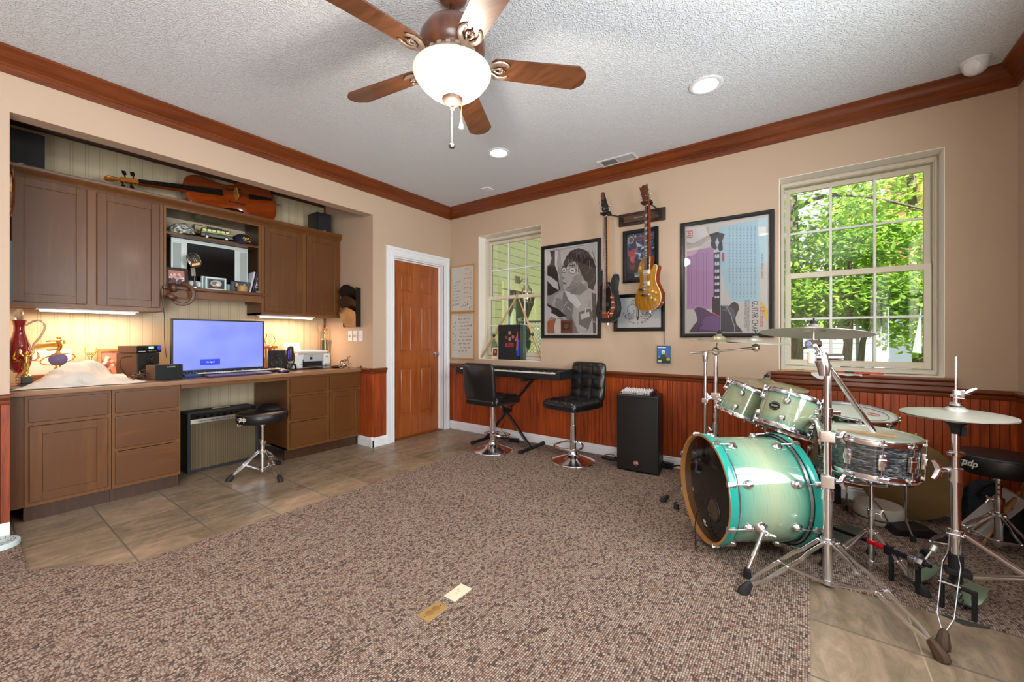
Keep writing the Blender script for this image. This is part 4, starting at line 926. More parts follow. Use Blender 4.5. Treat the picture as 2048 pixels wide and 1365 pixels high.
# cable tangle
b = B(); r = random.Random(11); c0 = wx(283, 745, -.45)
for k in range(9):
    a0 = r.uniform(0, 6); rr = r.uniform(.03, .065); zz = r.uniform(.004, .03); tilt = r.uniform(-.6, .6); off = r.uniform(-.05, .05)
    b.sweep([(c0.x+rr*.7*cos(a0+a)+.01*sin(3*a), c0.y+off+rr*sin(a0+a), CT+.006+max(0, zz+tilt*rr*cos(a)+.02*sin(a*.7))) for a in [i*.45 for i in range(int(r.uniform(12, 26)))]], .0024, 6)
tag(b.obj('cable_tangle', mat('4a3a30', .5), smooth=60), 'tangle of thin dark cables on the desk beside the studio speaker', 'cables')
b = B(); p = [(-.56, wx(262, 700, -.6).y, 1.0), (-.55, wx(244, 710, -.55).y, .99), (-.50, wx(241, 725, -.5).y, .93), (-.46, wx(258, 745, -.46).y, .84), (-.45, wx(265, 752, -.45).y, .824)]
tag(b.sweep(spline(p, 6), .003, 6).obj('audio_lead', BLACK), 'black lead curving down from the audio interface to the tangle', 'cable')
# monitor
x = -.52; y0, y1 = wx(342, 700, x).y, wx(527, 700, x).y
t = thing('computer_monitor', 'wide black monitor showing a plain blue screen', 'monitor', (x, (y0+y1)/2, CT), 90); w_ = (y1-y0)/2; z0, z1 = .035, .482
b = B(); b.box(-w_, 0, z0, w_, .035, z1, .004)
b.box(-w_, -.012, z0, -w_+.012, 0, z1, .002); b.box(w_-.012, -.012, z0, w_, 0, z1, .002); b.box(-w_, -.0115, z1-.012, w_, 0, z1, .002); b.box(-w_, -.0115, z0, w_, 0, z0+.018, .002); b.obj('housing', BLACK, t)
def _scr():
    s = N('lit_blue_screen'); s.p(.25); sx = s.n('ShaderNodeSeparateXYZ'); s.l(s.coord(), sx.inputs[0]); n = s.noise(s.coord(), 4, 1)
    s.col('0a1030'); s.l(s.ramp(n, [(.3, '8896fa'), (.7, '9aa8ff')]), s.b.inputs['Emission Color']); s.b.inputs['Emission Strength'].default_value = 1.08; return s.m
B().box(-w_+.011, -.006, z0+.017, w_-.011, -.001, z1-.011).obj('screen', _scr(), t, 0)
bx = wx(420, 700, x).y-(y0+y1)/2; B().box(bx-.072, -.0075, z0+.055, bx+.072, -.0062, z0+.105).obj('screen_message', mat('2038b4', .3, emit=.75, var=0), t, 0); text(t, 'No Signal', .016, T(bx, -.0076, z0+.08), mat('dfe6ff', .4, emit=.9, var=0), 'message_lettering', ext=.0002)
b = B(); b.box(-.03, .01, .006, .03, .03, .12, .004); b.box(-.13, -.07, 0, .13, .09, .008, .004); b.obj('monitor_stand', BLACK, t)
t = al('small_mixer', 'small blue mixer with two black knobs left of the keyboards', 'mixer', 380, -.44, CT, 0)
B(RX(6)).box(-.05, -.05, 0.004, .05, .06, .032, .006).obj('case', mat('1c3c6c', .4), t)
for x_ in (-.02, .022): b = B(RX(6) @ T(x_, .0, .032)); b.lathe([(.013, 0), (.011, .012), (.001, .013)], 18); b.obj('knob', BLACK, t)
def keys(par, n, w_, y0, y1, z, whitem, nm='white_key'):
    b = B(); k = w_*2/n
    for i in range(n): b.box(-w_+i*k+.0006, y0, z-.010, -w_+(i+1)*k-.0006, y1, z, .001, seg=1)
    q = objs(b, nm, whitem, par); b = B()
    for i in range(n-1):
        if i % 7 not in (2, 6): b.box(-w_+(i+1)*k-k*.28, y0+(y1-y0)*.36, z-.002, -w_+(i+1)*k+k*.28, y1, z+.008, .001, seg=1)
    objs(b, 'black_key', BLACK, par); return q
y0, y1 = wx(392, 745, -.44).y, wx(560, 735, -.40).y
t = thing('midi_keyboard', 'compact piano keyboard lying before the blue monitor', 'piano keyboard', (-.40, (y0+y1)/2, CT), 90); w_ = (y1-y0)/2
b = B(); b.box(-w_-.006, -.01, 0, w_+.05, .085, .018, .004); b.box(-w_-.006, .062, .016, w_+.05, .09, .034, .004); b.obj('case', BLACK, t); keys(t, 32, w_, -.008, .062, .034, mat('d6dac6', .35))
B(RX(0)).box(w_+.004, -.005, .018, w_+.045, .06, .028, .003).obj('end_block', mat('c9c0ae', .4), t)
t = al('computer_keyboard', 'thin purple computer keyboard at the front edge of the desk', 'computer keyboard', 480, -.30, CT, 0); w_ = span(418, 545, -.30)/2
B(RX(3)).box(-w_, -.055, .002, w_, .055, .014, .003).obj('base', mat('2c2630', .5), t)
b = B(RX(3))
for i in range(15):
    for j in range(5): b.box(-w_+.008+i*(2*w_-.016)/15, -.048+j*.0195, .013, -w_+.008+(i+1)*(2*w_-.016)/15-.003, -.048+j*.0195+.016, .019, .0015, seg=1)
objs(b, 'keycap', mat('77689a', .5), t)
t = al('studio_speaker', 'brown sided studio speaker between monitor and desk microphone', 'speaker', 553, -.62, CT, -38)
b = B(); b.box(-.075, 0, 0, .075, .19, .20, .006); b.obj('cabinet', mat('3c2622', .5, var=.12), t); B().box(-.074, -.010, .001, .074, 0, .199, .005).obj('baffle', BLACKM, t)
for z, r_ in ((.150, .022), (.075, .050)):
    b = B(T(0, -.010, z) @ RX(90)); b.lathe([(r_, 0), (r_*1.02, .003), (r_*.9, .004), (r_*.55, -.006), (r_*.3, -.001), (.001, .001)], 28); b.obj('driver', BLACK, t)
t = al('lyre_trophy', 'gold lyre trophy on red columns behind the studio speaker', 'trophy', 540, -.84, CT)
b = B(); b.box(-.07, -.035, 0, .07, .035, .02, .003); b.box(-.062, -.03, .215, .062, .03, .238, .003); objs(b, 'wood_block', wood('trophy_wood', '5a2c14', '8a5228', 'x'), t)
for x_, c in ((-.04, 'c8a050'), (0, 'b01c20'), (.04, '7c8434')): b = B(); b.cyl((x_, 0, .02), (x_, 0, .215), .016 if c[0] == 'b' else .008, n=14); b.obj('column', mat(c, .25, .3), t)
b = B(T(0, 0, .238))
for s in (-1, 1): b.sweep(spline([(0, 0, .014), (s*.04, 0, .03), (s*.052, 0, .065), (s*.032, 0, .10), (s*.038, 0, .13), (s*.052, 0, .136)], 4), .0045, 6)
b.cyl((-.04, 0, .128), (.04, 0, .128), .0045, n=8)
for k in range(4): b.cyl((-.016+.0107*k, 0, .02), (-.016+.0107*k, 0, .128), .0014, n=5)
b.lathe([(.03, 0), (.024, .008), (.006, .016)], 16); b.obj('lyre', GO, t)
t = al('desk_microphone', 'dark desk microphone with blue rim light on a curved stand', 'microphone', 581, -.50, CT, 10)
b = B(T(.0, 0, .165)); b.lathe([(.001, -.075), (.022, -.073), (.029, -.062), (.030, .045), (.026, .065), (.014, .077), (.001, .080)], 28); b.obj('microphone_body', mat('3c3230', .4, .4, var=.2), t)
b = B(T(0, 0, .165)); b.sweep([(-.028, -.012, -.05), (-.028, -.012, .03)], .004, 6); b.obj('blue_light', mat('3038e0', .3, emit=1.0, var=0), t)
b = B(); b.ring((0, 0, .14), (0, 1, 0), .001, .001); b.sweep(spline([(.036, 0, .17), (.040, 0, .10), (.03, 0, .07), (.0, 0, .062), (-.03, 0, .07), (-.038, 0, .10), (-.036, 0, .17)], 4), .006, 8); b.cyl((0, 0, .062), (-.01, 0, .03), .012); b.sweep(spline([(-.01, 0, .035), (-.012, 0, .02), (.03, -.01, .06), (.05, -.01, .03), (.055, 0, .01)], 4), .009, 8); b.obj('yoke', BLACK, t)
b = B(); b.lathe([(.055, 0), (.055, .006), (.045, .010), (.001, .011)], 28); b.obj('round_base', BLACK, t)
t = al('computer_mouse', 'black computer mouse glowing blue at the desk edge', 'computer mouse', 567, -.27, CT, -10)
b = B(); b.ball((0, 0, .010), .033, (1.55, 1, .62)); b.obj('mouse_body', BLACK, t); B().ball((-.02, -.022, .016), .010, n=8).obj('blue_light', mat('2c44f0', .3, emit=1.2, var=0), t)
# printer
x = -.50; y0, y1 = wx(587, 700, x).y, wx(661, 700, x).y
t = thing('ink_tank_printer', 'white inkjet printer with small screen and ink tanks on the desk', 'printer', (x, (y0+y1)/2, CT), 90); w_ = (y1-y0)/2; PW = mat('d6d6d4', .4, var=.02); PG = mat('a8abad', .45, var=.02)
b = B(); b.box(-w_, .01, .012, -w_+.10, .30, .155, .008); b.box(-w_+.09, .012, .10, w_-.07, .30, .155, .004); b.box(w_-.08, -.0, .0, w_, .28, .158, .010); b.box(-w_+.09, .05, .012, w_-.07, .29, .10); b.obj('housing', PW, t)
B().box(-w_+.06, -.002, .168, w_-.03, .30, .19, .006).obj('scanner_lid', PW, t); B().box(-w_+.05, .004, .155, w_-.04, .30, .168, .003).obj('scanner_body', mat('b9aca0', .5), t)
b = B(); b.box(-w_+.105, -.008, .078, w_-.082, .012, .152, .008); b.obj('control_panel', PG, t); B().box(-.035, -.0095, .10, -.008, -.008, .125).obj('printer_screen', mat('2a1a28', .2), t)
text(t, 'EPSON', .013, T(-.015, -.0085, .138), mat('3a3c40', .5)); B().box(-w_+.11, .02, .02, w_-.085, .048, .078).obj('paper_slot', BLACK, t); B().box(-w_+.12, -.09, .03, w_-.06, .02, .036, .002).obj('output_tray', mat('4c3c34', .4), t)
for k in range(4): B().box(w_-.066+k*.016, -.002, .012, w_-.056+k*.016, .001, .05, .001).obj('ink_window', mat(('1c1c1e', '3a7a8a', '8a3a5a', '8a843a')[k], .3), t)
b = B(); b.ball((-w_+.085, .009, .05), .004, n=5); b.obj('power_light', BLACK, t)
B(T(w_-.042, -.001, .125)).box(-.013, -.001, -.006, .015, .0005, .008).obj('orange_label', mat('d8744c', .5), t)
t = al('paper_sheet', 'white paper sheets standing in the printer feed', 'paper', 587, -.70, CT+.17); b = B(RX(-22)); b.prism([(-.075, 0), (.085, 0), (.075, .105), (-.085, .105)], -.002, 0); b.obj('sheets', mat('f4f0ea', .7), t)
t = al('column_trophy', 'tall trophy with gold figure and teal striped columns behind the printer', 'trophy', 650, -.80, CT)
b = B(); b.box(-.035, -.03, 0, .035, .03, .03, .003); b.box(-.035, -.03, .30, .035, .03, .315, .003); objs(b, 'marble_block', mat('d0b48a', .4), t)
for k, x_ in enumerate((-.024, 0, .024)): b = B(); b.cyl((x_, 0, .03), (x_, 0, .30), .011, n=12); b.obj('column', mat(('22443c', 'd8b060', '1c7c78')[k], .25, .3), t)
figure(t, .315, .12, [[(-.05, 0, .44), (-.05, 0, .22), (-.06, 0, 0)], [(.05, 0, .44), (.05, 0, .22), (.06, 0, 0)], [(.09, 0, .8), (.2, 0, 1.0), (.1, 0, 1.2)]], GO)
t = al('miniature_guitar', 'miniature guitar with paddle headstock leaning behind the printer', 'toy guitar', 640, -.86, CT, 0)
b = B(RX(-5)); b.cyl((0, 0, .10), (0.02, 0, .40), .009, n=8); b.obj('neck', wood('mini_neck', '8a5a3a', 'b88a60', 'z'), t); b = B(RX(-5)); b.prism([(.005, .40), (.035, .40), (.05, .43), (.045, .48), (.01, .485), (-.008, .46)], -.008, .004); b.obj('headstock', mat('c09a80', .4), t)
b = B(RX(-5)); b.prism(spline([(-.05, .0), (.05, .0), (.06, .04), (.04, .07), (.05, .10), (.02, .13), (-.02, .13), (-.04, .10), (-.03, .07), (-.06, .04)], 4, True), -.012, .0); b.obj('body', mat('8a3c1c', .3), t)
t = al('leather_case', 'flat dark leather case on the desk right of the printer', 'case', 676, -.42, CT, -10)
b = B(); b.ball((0, 0, .012), .07, (1.1, .8, .22), 10); b.obj('case', mat('2a1c16', .5), t)
t = al('motorcycle_sculpture', 'small chrome motorcycle sculpture on the right end of the desk', 'sculpture', 690, -.32, CT, 12)
for x_ in (-.055, .055): B().ring((x_, 0, .028), (0, 1, 0), .023, .005, 28, 8).obj('wheel', CHROME, t)
b = B(); SC = mat('b8aaa0', .25, .9, var=.2)
b.sweep(spline([(-.055, 0, .028), (-.06, 0, .06), (-.065, 0, .088), (-.055, 0, .098)], 4), .004, 6); b.sweep([(-.055, .008, .028), (-.035, .008, .072), (.03, .004, .092)], .004, 6); b.sweep([(.055, .006, .028), (.045, 0, .07), (.034, 0, .115), (.05, .025, .122)], .0045, 6); b.sweep([(.034, 0, .115), (.05, -.025, .122)], .004, 6)
b.obj('frame', SC, t); B().ball((0, 0, .035), .022, (1.3, .8, 1)).obj('engine', SC, t); B().ball((.008, 0, .085), .018, (1.5, .8, .7)).obj('fuel_tank', SC, t); B().ball((-.038, 0, .078), .014, (1.6, .8, .5)).obj('seat', mat('6a3c30', .4), t); B().ball((.052, 0, .100), .009).obj('headlamp', mat('d8a860', .2, .5), t)
t = al('knob_finial', 'tiny dark finial standing on the desk corner by the rail', 'ornament', 722, -.20, CT); B().lathe([(.012, 0), (.012, .004), (.004, .012), (.007, .018), (.001, .024)], 14).obj('finial', mat('3a2418', .4), t)
# ---------------------------------------------------------------- amplifier and drum throne at the knee space
t = thing('guitar_amplifier', 'vintage black guitar amplifier with ribbed brown grille under the desk', 'amplifier', (-.545, -2.285, 0), 91); w_ = .275; TX = mat('24262a', .6, var=.2)
b = B(); d = .25
b.box(-w_, 0, 0, -w_+.022, d, .50, .003); b.box(w_-.022, 0, 0, w_, d, .50, .003); b.box(-w_+.02, .0, 0, w_-.02, d, .022, .003); b.box(-w_+.02, .10, .478, w_-.02, d, .50, .003); b.box(-w_+.02, d-.02, .02, w_-.02, d, .48)
b.obj('tolex_case', TX, t)
def _cloth():
    s = N('ribbed_grille_cloth'); s.p(.8); wv = s.n('ShaderNodeTexWave', wave_type='BANDS', bands_direction='X'); wv.inputs['Scale'].default_value = 38; s.l(s.coord(), wv.inputs['Vector'])
    s.col(s.ramp(wv.outputs['Fac'], [(0, '3c3020'), (.6, '685840'), (1, '82704e')])); s.bump(wv.outputs['Fac'], .4, .002); return s.m
B().box(-w_+.022, .012, .022, w_-.022, .02, .415).obj('grille_cloth', _cloth(), t, 0)
B(T(0, .012, .415) @ RX(-50)).box(-w_+.022, 0, 0, w_-.022, .006, .105).obj('control_panel', mat('2c2620', .5), t)
B(T(0, .006, .412) @ RX(-8)).box(-w_+.022, 0, 0, w_-.022, .005, .036).obj('name_strip', mat('a8a8a0', .3, .7), t)
b = B(T(0, .006, .412) @ RX(-8))
for k in range(22): b.box(-.21+.014*k, -.0006, .014, -.204+.014*k+.003*(k % 3), .0004, .021)
b.obj('strip_marks', mat('6a3c2c', .5), t)
for k in range(8): b = B(T(-.19+.05*k, .045, .455) @ RX(40)); b.lathe([(.011, 0), (.009, .014), (.001, .015)], 14); b.obj('amp_knob', BLACK, t)
text(t, 'Gibson', .052, T(.165, .006, .352) @ RY(-6), mat('d8d8d2', .4), 'script_logo', shear=.25, bold=.0008); B().box(-.05, .14, .5, .09, .17, .512, .004).obj('carry_handle', mat('8a7a58', .5), t)
def flat_leg(par, a, f, low, m=CHROME, wd=.012, gap=.012, foot=RUBBER, bow=.03):
    """double braced leg: two thin bars from collar a to foot f, a strut from its middle to the lower collar, rubber foot as child"""
    a, f, low = Vector(a), Vector(f), Vector(low); d = (f-a).normalized(); s = Vector((0, 0, 1)).cross(d).normalized(); mid = a.lerp(f, .5)
    b = B(); g = gap
    for q in (-1, 1):
        pts = [a+s*q*g*.9, a.lerp(f, .22)+s*q*g*.9, a.lerp(f, .32)+s*q*g*1.5, a.lerp(f, .80)+s*q*g*1.3, f.lerp(a, .06)+s*q*g*.2]; b.sweep(pts, wd*.62, 6, flat=(.26, 1.25))
        b.sweep([mid+s*q*g*.9, low+s*q*g*.5], wd*.42, 6, flat=(.3, 1.1))
    b.cyl(mid-s*g*1.8, mid+s*g*1.8, .004, n=8); b.cyl(a-s*g*1.5, a+s*g*1.5, .004, n=8)
    L = b.obj('leg', m, par)
    n = (f-a).normalized(); b = B(); h_ = Vector((n.x, n.y, 0)).normalized(); p0 = f-n*.042; b.sweep([p0, p0+n*.012, Vector((f.x, f.y, .016)), Vector((f.x+h_.x*.006, f.y+h_.y*.006, .001))], [.012, .017, .025, .024], 8, flat=(.85, 1)); b.obj('rubber_foot', foot, L); return L
def collar(b, c, r, h): b.lathe([(r*.9, -h/2), (r, -h/2+.002), (r, h/2-.002), (r*.9, h/2)], 20, T(*c), True, True)
def wing(b, p, d, s=1.):
    p, d = Vector(p), Vector(d).normalized(); u = Vector((0, 0, 1)); b.cyl(p, p+d*.018*s, .006*s, n=10)
    for q in (-1, 1): b.sweep([p+d*.018*s, p+d*.022*s+u*q*.012*s, p+d*.030*s+u*q*.022*s], [.006*s, .006*s, .004*s], 8, flat=(.5, 1.2))
def throne(label, x, y, seat, feet, top=.53, r=.185, th=.085, horn=None, group=None, logo=None, pole=.021):
    t = thing('drum_throne', label, 'drum throne', (x, y, 0), 0, group); L = B
    b = B(T(0, 0, top)); b.lathe([(.001, -th), (r*.93, -th), (r*.985, -th+.012), (r, -th*.5), (r*.99, -.016), (r*.95, -.004), (r*.85, 0), (.001, .0)], 44)
    se = b.obj('seat_cushion', mat('111214', .38, var=.1), t)
    b = B(T(0, 0, top)); b.ring((0, 0, -.010), (0, 0, 1), r*.97, .003, 44, 6); b.obj('piping', mat('5a4438' if horn else '17181a', .4), se)
    if horn: b = B(T(0, 0, top)); b.ball(horn, .10, (1.5, .9, .38), 12); b.obj('saddle_horn', mat('131315', .4), se)
    if logo:
        a, s_ = logo; M = T(0, 0, top-th*.48) @ RZ(a) @ T(0, -r-.001, 0)
        text(se, 'pdp', s_, M @ T(.008, 0, .003), mat('e4ded6', .4), 'logo_lettering', shear=.3, bold=.0008)
        b = B(M); b.sweep([(-.012+.030*cos(R_(q)), .0+.0012-(.0 if abs(q) < 0 else 0), .012*sin(R_(q))) for q in range(60, 301, 12)], .0014, 5); b.obj('logo_oval', mat('e4ded6', .4), se)
    b = B(); b.cyl((0, 0, .06), (0, 0, top-th-.01), pole*.62, n=16); b.cyl((0, 0, .03), (0, 0, .27), pole*.9, n=18); collar(b, (0, 0, .275), pole*1.25, .03); wing(b, (-pole*1.1, 0, .275), (-1, -.3, 0), .9)
    b.lathe([(.05, top-th), (.05, top-th-.006), (.022, top-th-.012), (.022, top-th-.04)], 20); b.obj('pole', CHROME, t)
    b = B()
    for k in range(6): b.ball((-.003, -pole*.62, .31+.026*k), .0042, n=5)
    b.obj('height_holes', mat('0a0a0a', .8), t)
    b = B(); collar(b, (0, 0, .20), pole*1.5, .03); collar(b, (0, 0, .055), pole*1.4, .022); objs(b, 'collar', CHROME, t)
    for fx, fy in feet:
        d = Vector((fx-x, fy-y, 0)); u = d.normalized(); flat_leg(t, u*pole*1.3+Vector((0, 0, .20)), d+Vector((0, 0, .022)), u*pole*1.3+Vector((0, 0, .055)))
    return t
throne('round black drum throne with chrome tripod standing before the amplifier', -.01, -2.20, None, ((-.055, -2.445+.02), (.28, -2.19), (-.187, -1.993)), top=.535, r=.19, horn=(-.11, .10, .0), logo=(20, .045))
# ---------------------------------------------------------------- the back wall: local x to the right, local -y to the room
def wl(nm, label, cat, x, z, y=0, rz=0, group=None): return thing(nm, label, cat, (x, y, z), rz, group)
OAK = wood('oak_strip', 'a87840', 'cfa062', 'z', .4); OAKX = wood('oak_strip_level', 'a87840', 'cfa062', 'x', .4)
def board(z0, z1, label, seed, red):
    x0, x1 = .012, .424; t = wl('whiteboard', label, 'whiteboard', 0, 0, group='whiteboards by the door'); f = .018
    b = B(); b.box(x0, -.018, z0, x0+f, 0, z1, .002); b.box(x1-f, -.018, z0, x1, 0, z1, .002); objs(b, 'side_rail', OAK, t)
    b = B(); b.box(x0+f, -.0175, z0, x1-f, 0, z0+f, .002); b.box(x0+f, -.0175, z1-f, x1-f, 0, z1, .002); objs(b, 'level_rail', OAKX, t)
    B().box(x0+f, -.008, z0+f, x1-f, -.001, z1-f).obj('board_surface', mat('c3bfb6', .25, var=.06), t, 0)
    r = random.Random(seed); bk, rd = B(), B()
    def scrib(bb, x, z, w_, h_, a=0):
        n = max(3, int(w_/.012)); p = []
        for i in range(n*2): q = w_*i/(n*2); p.append((x+q, -.0088, z+q*a+(h_ if i % 2 else 0)*r.uniform(.35, 1)+r.uniform(-.002, .002)))
        bb.sweep(p, .0011, 4)
    def line(bb, x, z, w_, h_, a=0):
        q = 0
        while q < w_: ww = min(r.uniform(.02, .06), w_-q); scrib(bb, x+q, z+q*a, ww, h_, a); q += ww+.012
    if red:
        for i in range(7): line(bk, .045+r.uniform(0, .01), 1.83-i*.038, .13-r.uniform(0, .03), .013, .08)
        for i in range(8): line(rd, .235+r.uniform(0, .02), 1.985-i*.058, .12, .016, .04); scrib(rd, .34, 1.968-i*.058, .03, .012)
        for i in range(5): line(bk, .05+i*.07, 1.54+.02*(i % 2)-.01*i, .05, .03, .3)
    else:
        line(rd, .14, z1-.045, .22, .012, .02)
        for i in range(10): line(bk, .15+r.uniform(0, .03)-(.0 if i % 3 else .02), z1-.09-i*.044, .20+r.uniform(-.06, .02), .020, .02)
        for i in range(9): line(bk, .045+r.uniform(0, .01), z1-.15-i*.042, .055, .016, .35)
    for bb, m, nm in ((bk, '1d1d20', 'black_handwriting'), (rd, 'b8242c', 'red_handwriting')):
        bb.obj(nm, mat(m, .5, var=0), t)
board(1.462, 2.045, 'upper wood framed whiteboard with red and black handwriting by the door', 4, True)
board(.880, 1.460, 'lower wood framed whiteboard with lines of black handwriting by the door', 8, False)
# framed pictures -----------------------------------------------------------
def bigframe2(nm, label, x0, x1, z0, z1, fw, L, fm=None, depth=.022, matc=None, gls=True, group=None):
    t = wl(nm, label, 'framed picture', 0, 0, group=group); fm = fm or mat('0c0e10', .25, var=.05); b = B()
    for q in ((x0, z0, x0+fw, z1), (x1-fw, z0, x1, z1)): b.box(q[0], -depth, q[1], q[2], 0, q[3], .004); b.box(q[0]+fw*.25, -depth-.004, q[1]+.004, q[2]-fw*.25, -depth+.002, q[3]-.004, .003)
    for q in ((x0, z0, x1, z0+fw), (x0, z1-fw, x1, z1)): b.box(q[0]+.001, -depth+.001, q[1]+.0005, q[2]-.001, -.0005, q[3]-.0005, .004); b.box(q[0]+.005, -depth-.0035, q[1]+fw*.25, q[2]-.005, -depth+.002, q[3]-fw*.25, .003)
    b.obj('frame', fm, t); art(t, L, y=-.006)
    if gls: B().box(x0+fw-.002, -.0125, z0+fw-.002, x1-fw+.002, -.0115, z1-fw+.002).obj('picture_glass', GLASS, t, 0)
    return t
def cp_(pts, ox, oy, s):
    out = []
    for x, y in pts: v = wy(ox+x/s, oy+y/s, -.008); out.append((v.x, v.z))
    return out
C4 = lambda p: cp_(p, 1070, 380, 3.793)
x0, x1, z0, z1 = 1.367, 2.048, 1.140, 2.122
L = [('e4e4e6', rect(x0+.03, z0+.03, x1-.03, z1-.03)), ('a9a9ab', C4([(92, 462), (464, 404), (464, 1090), (92, 1090)])), ('3a3234', C4([(92, 470), (150, 462), (165, 560), (185, 640), (188, 760), (120, 800), (92, 800)])),
 ('dcdcde', C4([(150, 462), (175, 459), (165, 560), (185, 650), (185, 740), (175, 640), (150, 570)])), ('dddde0', C4([(92, 462), (110, 460), (125, 520), (110, 570), (92, 575)])), ('dddde0', C4([(92, 650), (120, 660), (170, 700), (180, 760), (140, 740), (92, 690)])),
 ('c9c9cb', C4([(190, 458), (464, 404), (464, 760), (300, 600), (200, 560)])),
 # shirt
 ('c6c5c6', C4([(150, 800), (215, 760), (300, 800), (400, 740), (464, 770), (464, 1090), (300, 1090), (200, 960), (128, 870)])), ('8c8a8c', C4([(215, 770), (300, 830), (280, 960), (330, 1090), (290, 1090), (200, 900)])), ('eeeef0', C4([(225, 765), (300, 790), (350, 870), (320, 900), (250, 830)])),
 ('6f6d70', C4([(330, 930), (420, 900), (440, 960), (400, 1060), (330, 1020)])), ('dededf', C4([(345, 945), (410, 925), (415, 960), (350, 985)])), ('4a484b', C4([(430, 780), (464, 790), (464, 1090), (440, 1090)])), ('9a989b', C4([(160, 820), (200, 830), (230, 920), (200, 940), (150, 880)])),
 # neck, head
 ('8f8d8f', C4([(250, 730), (350, 700), (400, 750), (340, 800), (270, 790)])), ('d2d0d0', C4([(228, 560), (290, 520), (350, 560), (370, 640), (355, 700), (300, 745), (255, 765), (222, 755), (212, 730), (222, 705), (205, 690), (218, 672), (200, 650), (212, 620), (208, 600)])),
 ('a5a2a3', C4([(300, 650), (360, 630), (358, 700), (300, 745), (258, 764), (228, 756), (260, 730)])),
 ('2c2528', C4([(212, 560), (240, 500), (275, 460), (330, 442), (390, 460), (440, 520), (462, 590), (462, 700), (440, 760), (405, 745), (398, 700), (380, 690), (350, 640), (330, 580), (300, 540), (255, 560), (235, 600), (225, 590)])),
 ('c9c7c6', C4([(352, 690), (372, 684), (384, 700), (372, 716), (352, 710)]))]
for (a, c) in (((240, 520), (300, 470)), ((270, 500), (350, 462)), ((330, 560), (400, 480)), ((380, 640), (440, 560)), ((410, 720), (455, 640)), ((250, 545), (285, 490)), ((345, 600), (420, 510))):
    L += [('6c6467', q) for q in stroke(C4([a, ((a[0]+c[0])/2+6, (a[1]+c[1])/2+8), c]), .006)]
rr = random.Random(12)
for k in range(46):
    a = rr.uniform(.0, 1); x_ = 245+200*a; y_ = 455+70*(a-.5)**2+rr.uniform(-6, 60); dx = rr.uniform(-16, 26)+40*(a-.4); ln = rr.uniform(40, 150)
    if x_+dx > 462: continue
    L += [(rr.choice(['57504f', '15100f', '837c7a', '15100f', '3a3330']), q) for q in stroke(C4([(x_, y_), (x_+dx*.6, y_+ln*.5), (min(x_+dx*.7, 462), min(y_+ln, 745))]), rr.uniform(.003, .007))]
for k in range(16):
    x_ = rr.uniform(160, 460); y_ = rr.uniform(800, 1060); L += [(rr.choice(['8f8d8f', 'f0f0f1', '6b696b']), q) for q in stroke(C4([(x_, y_), (min(x_+rr.uniform(-30, 30), 464), y_+rr.uniform(20, 50))]), rr.uniform(.003, .009))]
for p in ([(228, 640), (240, 690), (236, 745)], [(262, 650), (300, 690), (300, 730)], [(300, 700), (345, 690)]): L += [('b8b5b5', q) for q in stroke(C4(p), .006)]
L += [('8c8888', q) for q in stroke(C4([(240, 745), (290, 735), (340, 700)]), .010)]
for c_, r_ in (((220, 610), 18), ((285, 612), 26)):
    ring = C4([(c_[0]+r_*cos(i*pi/9), c_[1]+r_*1.05*sin(i*pi/9)) for i in range(19)]); L += [('eceaea', C4([(c_[0]+r_*.9*cos(i*pi/6), c_[1]+r_*.9*sin(i*pi/6)) for i in range(12)]))]; L += [('2a282a', q) for q in stroke(ring, .005)]
    L += [('3a3436', C4([(c_[0]-10, c_[1]-3), (c_[0]+8, c_[1]-6), (c_[0]+8, c_[1]+2), (c_[0]-8, c_[1]+4)]))]
L += [('2a282a', q) for q in stroke(C4([(311, 612), (356, 632)]), .005)+stroke(C4([(237, 606), (259, 606)]), .005)]
L += [('5c5254', C4([(212, 700), (236, 706), (232, 716), (212, 712)])), ('7c7476', C4([(205, 655), (218, 662), (225, 672), (215, 676)])), ('2a2426', C4([(206, 580), (226, 576), (228, 584), (208, 590)])), ('2a2426', C4([(260, 572), (305, 566), (306, 576), (262, 582)]))]
# guitar head and hands at the foot of the picture
L += [('b4714a', C4([(92, 1000), (160, 975), (190, 985), (190, 1090), (92, 1090)])), ('efe9e0', C4([(160, 975), (195, 985), (195, 1090), (150, 1090), (145, 1040)])), ('7a4a34', C4([(195, 990), (285, 990), (285, 1090), (195, 1090)])), ('4a2e24', C4([(205, 1005), (270, 1010), (262, 1065), (205, 1065)])), ('8a5a40', C4([(220, 1015), (255, 1018), (250, 1052), (218, 1052)])),
 ('2e2a2c', C4([(92, 860), (120, 880), (170, 900), (240, 960), (200, 965), (130, 960), (92, 985)])), ('e0dfe0', C4([(92, 880), (125, 905), (120, 960), (92, 1000)])), ('e8e6e6', C4([(105, 930), (150, 945), (190, 975), (150, 972), (110, 960)]))]
bigframe2('framed_portrait', 'large black framed monochrome portrait of a long haired man in round glasses', x0, x1, z0, z1, .036, L, group=None)
